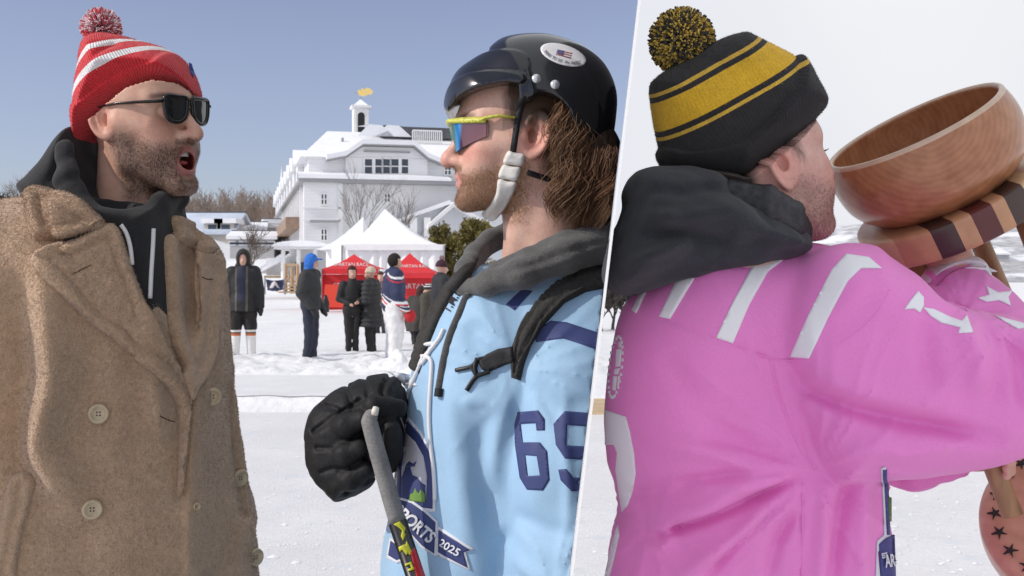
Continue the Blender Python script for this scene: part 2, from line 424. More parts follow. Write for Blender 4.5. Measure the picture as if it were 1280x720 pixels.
def applique(name, rings, targets, m, parent, t=.0012, r=2.0, sp=4.0, smooth=False, settle=0, prof=None, sink=.003, bvh=False,
             mode='out', attrs=None, label=None):
    """A layer of cloth, print or padding that lies on a body. rings: outline (and holes) as seen from the front; each point is laid
    on the body's surface. t: thickness (m), r: rim width (picture units) over which the edge rounds off."""
    if not isinstance(rings[0][0], (tuple, list, np.ndarray)): rings = [rings]
    rings = [resample(crom(q, 6, True) if smooth else q, sp * .75) for q in rings]
    al = np.concatenate(rings); lo, hi = al.min(0), al.max(0)
    gx, gy = np.meshgrid(np.arange(lo[0], hi[0], sp), np.arange(lo[1], hi[1], sp * .87))
    gx = gx + (np.arange(gx.shape[0]) % 2)[:, None] * sp * .5
    g = np.stack([gx.ravel(), gy.ravel()], 1)
    if len(g):
        g = g[even_odd(g, rings)]
    if len(g): g = g[rings_d(g, rings) > sp * .45]
    co = [Vector(p) for p in np.concatenate([al, g])] if len(g) else [Vector(p) for p in al]
    ed = []; o = 0
    for q in rings: ed += [(o + i, o + (i + 1) % len(q)) for i in range(len(q))]; o += len(q)
    vs, _, fs, *_ = delaunay_2d_cdt(co, ed, [], 0, 1e-4)
    p = np.array([tuple(v) for v in vs]); fs = [tuple(f) for f in fs]
    cen = np.array([p[list(f)].mean(0) for f in fs]); k = even_odd(cen, rings)
    fs = np.array([f for f, q in zip(fs, k) if q and len(f) == 3])
    used = np.unique(fs); rm = np.full(len(p), -1); rm[used] = np.arange(len(used)); p = p[used]; fs = rm[fs]
    D = np.zeros((len(p), 3)); dist = np.full(len(p), np.nan); Nn = np.zeros((len(p), 3))
    for i, (a, b) in enumerate(p):
        org, d, h = rayhit(targets, a, b); D[i] = d
        if h is not None:
            dist[i] = h[2]; n = h[1] if h[1].dot(d) < 0 else -h[1]; Nn[i] = n
        else: Nn[i] = -np.array(d)
    ok = ~np.isnan(dist)
    if ok.sum() == 0: print('applique missed', name); return None
    if (~ok).any():
        for i in np.where(~ok)[0]:
            j = np.where(ok)[0][np.argmin(((p[ok] - p[i]) ** 2).sum(1))]; dist[i] = dist[j]; Nn[i] = Nn[j]
    e = np.concatenate([fs[:, [0, 1]], fs[:, [1, 2]], fs[:, [2, 0]]])
    def lap(a):
        s = np.zeros_like(a); c = np.zeros(len(a))
        np.add.at(s, e[:, 0], a[e[:, 1]]); np.add.at(s, e[:, 1], a[e[:, 0]]); np.add.at(c, e[:, 0], 1); np.add.at(c, e[:, 1], 1)
        return .4 * a + .6 * s / (c[:, None] if a.ndim == 2 else c)
    for _ in range(settle): dist = np.minimum(dist, lap(dist)) if mode == 'out' else lap(dist)
    for _ in range(4): Nn = lap(Nn)
    Nn /= np.linalg.norm(Nn, axis=1)[:, None] + 1e-9
    bd = rings_d(p, rings)
    if prof: hh = prof(bd, p)
    elif r <= 1.0: hh = np.full(len(p), t)
    else: hh = t * (np.sqrt(np.maximum(1 - (1 - np.clip(bd / r, 0, 1)) ** 2, 0)) * .8 + .2)
    base = np.array([0, 0, CZ]) + D * dist[:, None]
    top = base + Nn * hh[:, None]
    es = np.sort(e, 1); uq, inv, ct = np.unique(es, axis=0, return_inverse=True, return_counts=True)
    be = e[ct[inv.ravel()] == 1]
    bvx = np.unique(be); mp = {int(v): len(p) + i for i, v in enumerate(bvx)}
    sk = base[bvx] + D[bvx] * sink
    V = np.concatenate([top, sk])
    Fc = [tuple(int(i) for i in f) for f in fs] + [(int(a), mp[int(a)], mp[int(b)], int(b)) for a, b in be]
    # face the eye
    f0 = Fc[0]; nn = np.cross(V[f0[1]] - V[f0[0]], V[f0[2]] - V[f0[0]])
    if nn @ D[f0[0]] > 0: Fc = [f[::-1] for f in Fc]
    at = None
    if attrs: at = attrs(np.concatenate([p, p[bvx]]), V)
    return obj(name, V, Fc, m, parent, True, at, bvh, label)
def laid_tube(name, pts, targets, rad, m, parent, off=0.0, fb=None, seg=8, n=6, flat=None, taper=None):
    """a string or seam that follows a body's surface"""
    q = crom(pts, n); W3 = []
    for a, b in q:
        w = on(targets, a, b, off, fb)
        if w is not None: W3.append(w)
    if len(W3) < 2: return None
    W3 = np.array(W3)
    for _ in range(2): W3[1:-1] = .5 * W3[1:-1] + .25 * (W3[:-2] + W3[2:])
    rs = np.full(len(W3), rad) if taper is None else np.array([rad * taper(i / (len(W3) - 1)) for i in range(len(W3))])
    V, Fc = tube_geo(W3, rs, seg, flat)
    return obj(name, np.array(V), Fc, m, parent, True)
def text2d(s, bold=0.0):
    c = bpy.data.curves.new('letters', 'FONT'); c.body = s; c.align_x = 'CENTER'; c.align_y = 'CENTER'; c.offset = bold; c.resolution_u = 3
    o = bpy.data.objects.new('letters', c); COL.objects.link(o)
    bpy.context.view_layer.update()
    me = bpy.data.meshes.new_from_object(o.evaluated_get(bpy.context.evaluated_depsgraph_get()))
    bm = bmesh.new(); bm.from_mesh(me); bmesh.ops.triangulate(bm, faces=bm.faces[:])
    V = np.array([v.co[:2] for v in bm.verts]); Fc = [tuple(v.index for v in f.verts) for f in bm.faces]
    bm.free(); bpy.data.objects.remove(o); bpy.data.curves.remove(c); bpy.data.meshes.remove(me)
    return V, Fc
def text_on(name, s, px, py, size, ang, targets, m, parent, sx=1.0, off=.002, bold=0.0, arc=0.0, fb=None):
    V, Fc = text2d(s, bold); x, y = V[:, 0] * size * sx, V[:, 1] * size
    if arc: y = y + arc * x * x
    ca, sa = math.cos(math.radians(ang)), math.sin(math.radians(ang)); W3 = []; UV = []
    for a, b in zip(x, y):
        u, v = px + a * ca - b * sa, py - (a * sa + b * ca)
        W3.append(on(targets, u, v, off, fb)); UV.append((u, v))
    ok = [i for i, w in enumerate(W3) if w is not None]
    if not ok: print('text missed', s); return None
    for i, w in enumerate(W3):
        if w is None:
            q = min(ok, key=lambda a: (UV[a][0] - UV[i][0]) ** 2 + (UV[a][1] - UV[i][1]) ** 2); W3[i] = P(UV[i][0], UV[i][1], W3[q][1])
    return obj(name, np.array(W3), Fc, m, parent, False)
def fuzz_post(n, length, wid, region=None, seed=1, curl=.6):
    """adds n short fibres to a surface (they belong to the same cloth)"""
    def post(V, Q, at):
        rg = np.random.default_rng(seed)
        a, b, c = V[Q[:, 0]], V[Q[:, 1]], V[Q[:, 2]]
        nr = np.cross(b - a, c - a); ar = np.linalg.norm(nr, axis=1); nr = nr / (ar[:, None] + 1e-12)
        w = ar.copy()
        cen = V[Q].mean(1)
        if region is not None: w = w * region(cen, nr)
        w /= w.sum(); f = rg.choice(len(Q), n, p=w)
        u, v = rg.random(n), rg.random(n)
        q = Q[f]; base = (V[q[:, 0]] * ((1 - u) * (1 - v))[:, None] + V[q[:, 1]] * (u * (1 - v))[:, None] + V[q[:, 2]] * (u * v)[:, None] + V[q[:, 3]] * ((1 - u) * v)[:, None])
        N_ = nr[f]; rd = rg.normal(size=(n, 3)); tg = rd - (rd * N_).sum(1)[:, None] * N_; tg /= np.linalg.norm(tg, axis=1)[:, None] + 1e-9
        L = length * rg.uniform(.6, 1.4, n)[:, None]; sd = np.cross(N_, tg) * wid
        p1 = base + N_ * L * .55 + tg * L * curl * .5; p2 = base + N_ * L * .8 + tg * L * curl * 1.3
        B0 = base - N_ * length * .1
        nv = np.stack([B0 - sd, B0 + sd, p1 + sd * .8, p1 - sd * .8, p2 + sd * .3, p2 - sd * .3], 1).reshape(-1, 3)
        o = len(V) + np.arange(n)[:, None] * 6
        nf = np.concatenate([o + np.array([0, 1, 2, 3]), o + np.array([3, 2, 4, 5])])
        if at:
            at2 = {}
            for k, x in at.items():
                x = np.asarray(x); at2[k] = np.concatenate([x, np.repeat(x[q[:, 0]], 6, axis=0)])
            at = at2
        return np.concatenate([V, nv]), np.concatenate([Q, nf]).astype(np.int32), at
    return post
def pompom(name, c, r, cols, parent, n=900, seed=3):
    rg = np.random.default_rng(seed); V = []; Fc = []; Cc = []
    c = np.array(c)
    for i in range(n):
        d = rg.normal(size=3); d /= np.linalg.norm(d); L = r * rg.uniform(.86, 1.06)
        j = rg.normal(size=3) * .25; s = d + j; s /= np.linalg.norm(s)
        p0 = c + d * r * .35; p2 = c + d * L; p1 = (p0 + p2) / 2 + j * r * .12
        a = np.cross(d, rg.normal(size=3)); a /= np.linalg.norm(a); b = np.cross(d, a); w = r * .036 * rg.uniform(.7, 1.3)
        o = len(V); col = cols[0] if rg.random() < cols[2] else cols[1]; col = np.array(col) * rg.uniform(.75, 1.2)
        for p, q in ((p0, .7), (p1, 1), (p2, .9)):
            for an in (0, 2.1, 4.2): V.append(p + w * q * (a * math.cos(an) + b * math.sin(an))); Cc.append(col)
        for lv in (0, 3):
            for k in range(3): Fc.append((o + lv + k, o + lv + (k + 1) % 3, o + lv + 3 + (k + 1) % 3, o + lv + 3 + k))
        Fc.append((o + 6, o + 7, o + 8))
    m = mat(name + '_yarn', attr='Col', rough=.95, sheen=.2)
    return obj(name, np.array(V), Fc, m, parent, False, {'Col': np.clip(np.array(Cc), 0, 1)})

# ================================================================== materials of the place
M = {}
M['snow'] = mat('snow', (.76, .765, .785), .75, noise=[(1.3, .04), (14, .05)], bumps=[('noise', 9, .5, .05), ('noise', 60, .5, .012)], spec=.3)
M['ice'] = mat('rink_ice', (.685, .68, .695), .62, noise=[(1.2, .05), (40, .06, (3.0, .35, 1)), (26, .05, (.5, 2.6, 1))],
               bumps=[('noise', 5, .25, .02), ('noise', 30, .5, .010, (.25, 2.2, 1)), ('noise', 45, .45, .008, (2.4, .4, 1)), ('noise', 160, .5, .004)], spec=.3,
               spots=((.62, .64, .68), 5.0, .56, .72))
M['packed'] = mat('packed_snow', (.69, .69, .71), .7, noise=[(2, .05), (25, .06)], bumps=[('noise', 20, .4, .01)], spec=.3)
M['white'] = mat('white_paint', (.80, .80, .80), .55, noise=[(.6, .05), (6, .03)])
M['siding'] = mat('white_siding', (.80, .80, .81), .6, noise=[(.3, .05)], bumps=[('wave', 1.2, .35, .03, 'Z')])
M['trim'] = mat('grey_trim', (.33, .33, .34), .6)
M['glass'] = mat('dark_window_glass', (.035, .05, .075), .12, spec=.7)
M['roofdark'] = mat('dark_shingle', (.10, .105, .115), .85, noise=(3, .2))
M['snowroof'] = mat('roof_snow', (.82, .83, .86), .7, noise=(.6, .03), bumps=[('noise', 1.5, .4, .1)], spec=.3)
M['lumber'] = mat('raw_lumber', (.48, .34, .20), .7, noise=[(8, .2, (6, 1, 1))])
M['balc'] = mat('balcony_brown', (.30, .21, .15), .7, noise=(2, .2))
M['gold'] = mat('gilded_metal', (.95, .70, .28), .3, metal=1)
M['tentw'] = mat('white_tent_fabric', (.82, .82, .84), .6, noise=(2, .04), bumps=[('noise', 3, .3, .05)])
M['tentr'] = mat('red_tent_fabric', (.60, .022, .030), .55, noise=(2, .1), bumps=[('noise', 4, .4, .04)])
M['letter'] = mat('white_lettering', (.66, .60, .60), .6)
M['bark'] = mat('grey_brown_bark', (.16, .125, .10), .9, noise=(9, .25))
M['barkp'] = mat('pale_twigs', (.23, .19, .165), .9, noise=(5, .2))
M['barkg'] = mat('grey_twigs', (.30, .28, .27), .9, noise=(5, .2))
M['leaf'] = mat('evergreen_leaf', attr='Col', rough=.6, spec=.3)
M['steel'] = mat('grey_steel', (.35, .36, .37), .4, metal=.8)
M['black'] = mat('black_plastic', (.012, .012, .014), .4)

# ------------------------------------------------------------------ the dividing panel between the two sides
def panel():
    # a thin board added for the dividing line; its left face lies in the plane through the eye with normal PN
    def Q(Y, z): # x on the plane: PN . (x, Y, z-CZ) = 0
        return np.array([-(PN.y * Y + PN.z * (z - CZ)) / PN.x, Y, z])
    y0, y1, z0, z1, t = .92, 2.6, -.03, 2.75, .0024  # reach and height chosen so the added board shades the pink jersey
    t_ = thing('divider_panel', 'added thin leaning board with white edge, dividing light blue jersey from pink jersey and shading the pink', 'panel', Q((y0 + y1) / 2, 0))
    off = np.array(PN) * t
    def slab(nm, ya, yb, o0, o1, mm):
        m = MB(); m.prism([Q(ya, z0) + off * o0, Q(yb, z0) + off * o0, Q(yb, z1) + off * o0, Q(ya, z1) + off * o0], (0, 0, 0), off * (o1 - o0)); m.build(nm, mm, t_)
    slab('left_face', y0 + .004, y1, 0, .45, mat('dark_bounce_blocker', (.05, .05, .055), .7)); slab('right_face', y0 + .004, y1, .46, 1, mat('white_board', (.80, .80, .80), .5))  # left face made dark to cut bounced light on the left figures
    slab('edge_strip', y0, y0 + .0035, 0, 1, mat('white_edge', (.85, .85, .85), .5))
panel()

# ------------------------------------------------------------------ ground
def height(x, y):
    s = np.clip((y - 12.15) / .30, 0, 1); s = s * s * (3 - 2 * s)
    left = np.clip((2.2 - x) / 1.0, 0, 1)
    z = -.03 + .03 * 0 + s * .18 * left + (1 - left) * s * .05
    k = np.clip((y - 15.0) / .25, 0, 1) * np.clip((20.5 - y) / 3, 0, 1) * left
    z = z + 1.7 * k * (.045 * np.maximum(vnoise(x * 2.2, y * 1.6, 0, 1) + .25, 0) + .04 * np.maximum(vnoise(x * 5, y * 3.4, 0, 2), 0) + .025 * vnoise(x * 11, y * 7, 0, 3))
    k2 = np.clip((y - 20) / 8, 0, 1) * np.clip((60 - y) / 20, 0, 1)
    z = z + k2 * .04 * vnoise(x * .9, y * .35, 0, 4)
    e = np.clip(1 - np.abs(y - 12.45) / .3, 0, 1) * left
    z = z + e * .02 * vnoise(x * 4, y * 4, 0, 8)
    return z
def ground():
    ys = np.concatenate([np.array([-600, -100, -20, -5, 4, 9]), np.arange(11.6, 13.2, .06), np.arange(13.2, 14.8, .2), np.arange(14.8, 21, .07), np.geomspace(21, 60, 60), np.geomspace(64, 900, 24)])
    xs = np.concatenate([-np.geomspace(900, 9, 16), np.arange(-8, 3, .07), np.arange(3, 9, .5), np.geomspace(9, 900, 16)])
    X, Y = np.meshgrid(xs, ys); Z = height(X, Y)
    V = np.stack([X.ravel(), Y.ravel(), Z.ravel()], 1); nx, ny = len(xs), len(ys)
    i, j = np.meshgrid(np.arange(nx - 1), np.arange(ny - 1)); a = (j * nx + i).ravel()
    g = obj('snow_ground', V, np.stack([a, a + 1, a + nx + 1, a + nx], 1), M['snow']); g['kind'] = 'structure'
    m = MB()
    xs = np.arange(-30, 31, 3.0); ysr = np.array([-12, -4, 2, 6, 9, 12.16])
    V = [(x, y, 0.0) for y in ysr for x in xs]; n = len(xs)
    Fq = [(r * n + c, r * n + c + 1, (r + 1) * n + c + 1, (r + 1) * n + c) for r in range(len(ysr) - 1) for c in range(n - 1)]
    o = obj('ice_rink', np.array(V), Fq, M['ice'], None, False); o['kind'] = 'structure'
    # flat strip of greyer packed snow on top of the bank
    xs = np.arange(-9, 1.2, .12); ysr = np.arange(12.42, 15.05, .12); n = len(xs)
    X, Y = np.meshgrid(xs, ysr); Z = height(X, Y) + .008 - .03 * np.clip((X - .6) / .5, 0, 1)
    V = np.stack([X.ravel(), Y.ravel(), Z.ravel()], 1)
    i, j = np.meshgrid(np.arange(n - 1), np.arange(len(ysr) - 1)); a = (j * n + i).ravel()
    o = obj('packed_snow_strip', V, np.stack([a, a + 1, a + n + 1, a + n], 1), M['packed']); o['kind'] = 'structure'
ground()
def hill(name, x0, x1, y0, y1, h, m, seed, ridge=.55, amp=.25, nx=60, ny=26):
    xs = np.linspace(x0, x1, nx); ysr = np.linspace(y0, y1, ny); X, Y = np.meshgrid(xs, ysr)
    u = (X - x0) / (x1 - x0); v = (Y - y0) / (y1 - y0)
    prof = np.clip(np.sin(np.pi * np.clip(u, 0, 1)), 0, 1) ** .5 * np.where(v < ridge, np.clip(v / ridge, 0, 1) ** .8, 1)
    Z = prof * h * (1 + amp * vnoise(X / (x1 - x0) * 7, Y / (y1 - y0) * 4, 0, seed)) - .2
    V = np.stack([X.ravel(), Y.ravel(), Z.ravel()], 1)
    i, j = np.meshgrid(np.arange(nx - 1), np.arange(ny - 1)); a = (j * nx + i).ravel()
    o = obj(name, V, np.stack([a, a + 1, a + nx + 1, a + nx], 1), m); o['kind'] = 'structure'
    return o
M['hillb'] = mat('brown_winter_slope', (.27, .215, .17), .95, noise=[(.12, .25), (1.2, .3)], spots=((.62, .62, .65), .25, .62, .7))
def crumbs():
    rg = np.random.default_rng(31); B = []; Fq = []; ico = [(1, 0, 0), (0, 1, 0), (-1, 0, 0), (0, -1, 0), (0, 0, 1)]
    for i in range(2600):
        y = rg.uniform(3.2, 12.0); x = rg.uniform(-.30, .56) * y; s = rg.uniform(.004, .016) * (1 + 1.5 * (rg.random() < .06)); a = rg.uniform(0, 6.28); o = len(B)
        for p in ico: B.append((x + s * rg.uniform(.7, 1.5) * (p[0] * math.cos(a) - p[1] * math.sin(a)), y + s * rg.uniform(.7, 1.5) * (p[0] * math.sin(a) + p[1] * math.cos(a)), .001 + p[2] * s * rg.uniform(.4, .9)))
        Fq += [(o, o + 1, o + 4), (o + 1, o + 2, o + 4), (o + 2, o + 3, o + 4), (o + 3, o, o + 4)]
    o = obj('snow_crumbs', np.array(B), Fq, M['snow'], None, True); o['kind'] = 'stuff'; o['label'] = 'loose crumbs of snow strewn over the ice'; o['category'] = 'snow'
crumbs()
hill('wooded_hill', -190, 40, 188, 330, 17, M['hillb'], 5)
hill('snow_slope', -75, -10, 75, 150, 6.3, M['snowroof'], 9, .6, .35)
M['hillr'] = mat('grey_far_slope', (.42, .42, .44), .95, noise=[(.1, .2), (.5, .25)], spots=((.75, .76, .8), .12, .5, .6))
hill('far_shore_slope', 55, 270, 225, 380, 20, M['hillr'], 15)

# ------------------------------------------------------------------ hotel
TH = math.radians(14); HC, HS = math.cos(TH), math.sin(TH)
H0 = P(383, 365.2, 90)
def hl(x, y, z): return np.array([H0[0] + x * HC - y * HS, H0[1] + x * HS + y * HC, H0[2] + z])
def hx(px, y=0):          # local x on the facade that shows at column px
    k = (px - 640) / F; X0, Y0 = H0[0] - y * HS, H0[1] + y * HC
    return (k * Y0 - X0) / (HC - k * HS)
def hz(py, px, y=0):
    p = hl(hx(px, y), y, 0); return CZ + (HY - py) * p[1] / F - H0[2]
def lbox(m, x0, x1, y0, y1, z0, z1):
    V = [hl(x, y, z) for x in (x0, x1) for y in (y0, y1) for z in (z0, z1)]
    m.add(V, [(0, 1, 3, 2), (4, 6, 7, 5), (0, 4, 5, 1), (2, 3, 7, 6), (0, 2, 6, 4), (1, 5, 7, 3)]); return m
def hotel():
    t = thing('hotel', 'large white hotel with snow covered roof and square cupola behind the tents', 'hotel', H0)
    L = 68.0; W_ = hx(640)
    zc = hz(229, 385); zw = zc
    m = MB(); lbox(m, 0, W_, 0, L, -1, zw); m.build('wall', M['siding'], t)
    xb = hx(425); m = MB(); lbox(m, -.25, xb, -1.0, -.003, -1, zw); m.build('corner_bay', M['siding'], t)
    m = MB(); lbox(m, xb - .25, xb + .12, -1.12, -.99, -1, zw - .05); m.build('corner_board', M['white'], t)
    # cornice and the snow on it
    m = MB(); lbox(m, -.7, W_, -1.5, L, zw, zw + .28); m.build('cornice', M['trim'], t)
    m = MB()
    xs = np.linspace(-.75, hx(560), 40)
    top = [(x, zw + .285 + .42 + .12 * vnoise(x * .5, 0, 0, 3)) for x in xs]
    r0 = [hl(x, -1.55, zw + .285) for x, _ in top] ; V = []; Fq = []
    for x, z in top: V += [hl(x, -1.55, zw + .285), hl(x, -1.5, z - .1), hl(x, 0.3, z + .25), hl(x, .3, zw + .285)]
    for i in range(len(top) - 1):
        for k in range(3): Fq.append((i * 4 + k, i * 4 + 4 + k, i * 4 + 5 + k, i * 4 + 1 + k))
    m.add(V, Fq); m.build('cornice_snow', M['snowroof'], t)
    # attic storey with clipped gable
    za = hz(196, 390); zt = hz(184, 480)
    x1, x2, x3, x4 = hx(432), hx(453), hx(516), hx(534)
    m = MB(); lbox(m, .2, W_, .3, L, zw + .28, za); m.build('attic_wall', M['siding'], t)
    ring = [hl(x1, -.15, zw + .29), hl(x4, -.15, zw + .29), hl(x4, -.15, za - .05), hl(x3, -.15, zt), hl(x2, -.15, zt), hl(x1, -.15, za - .05)]
    m = MB(); m.prism(ring, (0, 0, 0), hl(0, 14, 0) - hl(0, 0, 0)); m.build('gable_wall', M['siding'], t)
    # gable roof edge and snow
    def strip(pts, w0, w1, y0, y1, nm, mm):
        m = MB()
        for (xa, z_a), (xb_, z_b) in zip(pts[:-1], pts[1:]):
            V = [hl(xa, y, z_a + w) for y in (y0, y1) for w in (w0, w1)] + [hl(xb_, y, z_b + w) for y in (y0, y1) for w in (w0, w1)]
            m.add(V, [(0, 1, 3, 2), (4, 6, 7, 5), (0, 4, 5, 1), (2, 3, 7, 6), (0, 2, 6, 4), (1, 5, 7, 3)])
        m.build(nm, mm, t)
    gp = [(x1 - 1.6, za - .35), (x1, za), (x2, zt + .05), (x3, zt + .05), (x4, za), (x4 + 1.3, za - .5)]
    strip(gp, 0.0, .10, -.8, 12, 'gable_trim', M['trim'])
    strip(gp, .102, .5, -.78, 12, 'gable_snow', M['snowroof'])
    # main roof
    zr = hz(167, 450, 8)
    a, b = -.5, W_; xr0 = hx(408, 8); 
    V = [hl(a, -.2, za), hl(b, -.2, za), hl(b, L, za), hl(a, L, za), hl(xr0, 7, zr), hl(b, 7, zr), hl(b, L - 6, zr), hl(xr0, L - 6, zr)]
    m = MB(); m.add(V, [(0, 1, 5, 4), (3, 0, 4, 7), (1, 2, 6, 5), (2, 3, 7, 6), (4, 5, 6, 7), (3, 2, 1, 0)]); m.build('roof', M['snowroof'], t)
    m = MB(); lbox(m, xr0 + 4.5, hx(575, 8), 5.0, 14, zr - .6, zr + .35); m.build('bare_roof_patch', M['roofdark'], t)
    for px in (470, 492):
        m = MB(); x = hx(px, 5); V = [hl(x - 1.6, 4.95, zr - .55), hl(x + 1.6, 4.95, zr - .55), hl(x + .5, 4.9, zr + .40), hl(x - .6, 4.9, zr + .45), hl(x - 1.6, 6, zr + .36), hl(x + 1.6, 6, zr + .36)]
        m.add(V, [(0, 1, 2, 3), (3, 2, 5, 4)]); m.build('snow_patch', M['snowroof'], t)
    m = MB(); x = hx(427, 5); lbox(m, x - .1, x + .1, 4, 4.2, za + 1, hz(172, 427, 4)); m.build('vent_pipe', M['trim'], t)
    # roof terrace railing
    m = MB(); xa, xc = hx(516, 4), hx(552, 4); z0, z1 = hz(183, 530, 4), hz(164, 530, 4)
    for i in range(15):
        x = xa + (xc - xa) * i / 14; lbox(m, x - .05, x + .05, 3.95, 4.05, z0, z1)
    lbox(m, xa, xc, 3.9, 4.1, z1, z1 + .1); lbox(m, xa, xc, 3.94, 4.06, z0 + .3, z0 + .4); m.build('railing', M['white'], t)
    # windows
    def win(px0, px1, py0, py1, y, cols=1):
        pc = (px0 + px1) / 2; xa, xc, z0, z1 = hx(px0, y), hx(px1, y), hz(py1, pc, y), hz(py0, pc, y)
        m = MB(); e = .13
        lbox(m, xa - e, xc + e, y - .10, y - .02, z0 - e, z0); lbox(m, xa - e, xc + e, y - .10, y - .02, z1, z1 + e)
        lbox(m, xa - e, xa, y - .10, y - .02, z0, z1); lbox(m, xc, xc + e, y - .10, y - .02, z0, z1)
        if cols > 1: lbox(m, (xa + xc) / 2 - .06, (xa + xc) / 2 + .06, y - .09, y - .02, z0, z1)
        lbox(m, xa, xc, y - .085, y - .02, (z0 + z1) / 2 - .04, (z0 + z1) / 2 + .04)
        f = m.build('window', M['white'], t)
        m = MB(); lbox(m, xa, xc, y - .05, y - .021, z0, z1); m.build('pane', M['glass'], f)
    for a_, b_ in ((456, 465), (469, 477), (479, 487), (489, 498), (502, 510)): win(a_, b_, 199, 217, -.15)
    win(402, 408, 243, 255, -1.0, 2); win(402, 408, 287, 300, -1.0, 2); win(481, 487, 243, 252, 0, 2); win(556, 563, 208, 218, .3, 2)
    m = MB(); lbox(m, hx(455), hx(512), -.3, -.16, hz(191, 480), hz(189, 480)); m.build('ledge', M['trim'], t)
    for py in (261, 276.5):
        m = MB(); lbox(m, -.3, xb, -1.12, -1.005, hz(py, 400, -1), hz(py, 400, -1) + .15); m.build('belt_board', M['white'], t)
    m = MB(); lbox(m, .2, xb - .2, -1.9, -1.0, hz(278, 400, -1), hz(278, 400, -1) + .15); m.build('bay_hood', M['trim'], t)
    # long side facade: windows, pilasters, balcony, dormers
    rows = [(zw * .14, zw * .30), (zw * .40, zw * .56), (zw * .70, zw * .88)]
    for i in range(17):
        y = 1.6 + i * 3.9
        for z0, z1 in rows:
            m = MB(); lbox(m, -.10, -.02, y, y + .1, z0, z1); lbox(m, -.10, -.02, y + 1.3, y + 1.4, z0, z1); lbox(m, -.10, -.02, y + .1, y + 1.3, z1, z1 + .12)
            f = m.build('window', M['white'], t)
            m = MB(); lbox(m, -.05, -.021, y + .1, y + 1.3, z0, z1); m.build('pane', M['glass'], f)
        m = MB(); lbox(m, -.35, -.003, y + 2.2, y + 2.65, -1, zw - .01); m.build('pilaster', M['white'], t)
    m = MB(); lbox(m, -1.5, -.36, 4, 52, zw * .60, zw * .60 + 1.0); m.build('balcony', M['balc'], t)
    m = MB(); lbox(m, -1.2, -.36, 0, L, zw * .32, zw * .36); m.build('belt_course', M['white'], t)
    for i in range(9):
        y = 7 + i * 7; m = MB(); za2 = za - .9
        r = [hl(-.35, y, za2 - .9), hl(-.35, y + 2.6, za2 - .9), hl(-.35, y + 2.6, za2 + .9), hl(-.35, y + 1.3, za2 + 2.0), hl(-.35, y, za2 + .9)]
        m.prism(r, (0, 0, 0), hl(4, 0, 0) - hl(0, 0, 0)); d = m.build('dormer', M['siding'], t)
        m = MB(); V = [hl(-.7, y - .3, za2 + .7), hl(-.7, y + 1.3, za2 + 2.1), hl(-.7, y + 2.9, za2 + .7), hl(4, y - .3, za2 + .7), hl(4, y + 1.3, za2 + 2.1), hl(4, y + 2.9, za2 + .7)]
        V2 = [v + np.array([0, 0, .25]) for v in V]
        m.add(V + V2, [(0, 1, 4, 3), (1, 2, 5, 4), (6, 9, 10, 7), (7, 10, 11, 8), (0, 6, 7, 1), (1, 7, 8, 2), (0, 3, 9, 6), (2, 8, 11, 5)]); m.build('dormer_snow', M['snowroof'], d)
    # cupola
    yc = 12.0; xc = hx(450.5, yc); half = (hx(460, yc) - hx(441, yc)) / 2
    z0, z1 = zr - .6, hz(136, 450, yc)
    m = MB(); lbox(m, xc - half, xc + half, yc - half, yc + half, z0, z1); c = m.build('cupola', M['white'], t)
    m = MB(); lbox(m, xc - half - .2, xc + half + .2, yc - half - .2, yc + half + .2, z1, z1 + .22); m.build('cupola_cornice', M['white'], c)
    m = MB(); s = half * .45; za0, za1 = z0 + .9, z1 - .75
    r = [hl(xc - s, yc - half - .03, za0), hl(xc + s, yc - half - .03, za0)] + [hl(xc + s * math.cos(a), yc - half - .03, za1 + s * math.sin(a)) for a in np.linspace(0, math.pi, 9)]
    m.prism(r, (0, 0, 0), hl(0, .02, 0) - hl(0, 0, 0)); m.build('cupola_opening', M['black'], c)
    m = MB()
    for sx in (-1, 1): lbox(m, xc + sx * half * .82 - .1, xc + sx * half * .82 + .1, yc - half - .08, yc - half - .002, z0 + .3, z1 - .1)
    m.build('cupola_pilasters', M['white'], c)
    zf = z1 + .22; V = [hl(xc - half, yc - half, zf), hl(xc + half, yc - half, zf), hl(xc + half, yc + half, zf), hl(xc - half, yc + half, zf), hl(xc, yc, zf + .7)]
    m = MB(); m.add(V, [(0, 1, 4), (1, 2, 4), (2, 3, 4), (3, 0, 4)]); m.build('cupola_cap', M['snowroof'], c)
    zv = hz(121, 452, yc); m = MB(); m.tube([hl(xc, yc, zf), hl(xc, yc, zv)], [.06, .05], 6)
    m.tube([hl(xc - .6, yc, zf + 1.25), hl(xc + .6, yc, zf + 1.25)], [.05, .05], 5); m.build('vane_rod', M['trim'], t)
    zb = hz(116, 456, yc); x0 = hx(447, yc); x1_ = hx(466, yc); w = x1_ - x0
    r = [(0, .0), (.06, .18), (.2, .15), (.3, .30), (.45, .22), (.62, .33), (.8, .28), (1.0, .12), (.92, -.08), (.7, -.1), (.5, -.22), (.25, -.2), (.08, -.14)]
    r = crom(r, 4, True); m = MB(); m.prism([hl(x0 + q[0] * w, yc - .08, zb + q[1] * w) for q in r], (0, 0, 0), hl(0, .16, 0) - hl(0, 0, 0)); m.build('weathervane', M['gold'], t)
    # low entrance wing with two sloping snowy roofs, right of the front
    def slope_roof(pts, y0, y1, th, nm, mm):
        m = MB(); m.prism([hl(hx(a, y0), y0, hz(b, a, y0)) for a, b in pts], (0, 0, 0), hl(0, y1 - y0, 0) - hl(0, 0, 0)); return m.build(nm, mm, t)
    slope_roof([(500, 330), (500, 274), (560, 252), (575, 252), (640, 300), (640, 330)], -7, -1.2, 0, 'wing_wall', mat('shaded_wing_wall', (.62, .64, .68), .6))
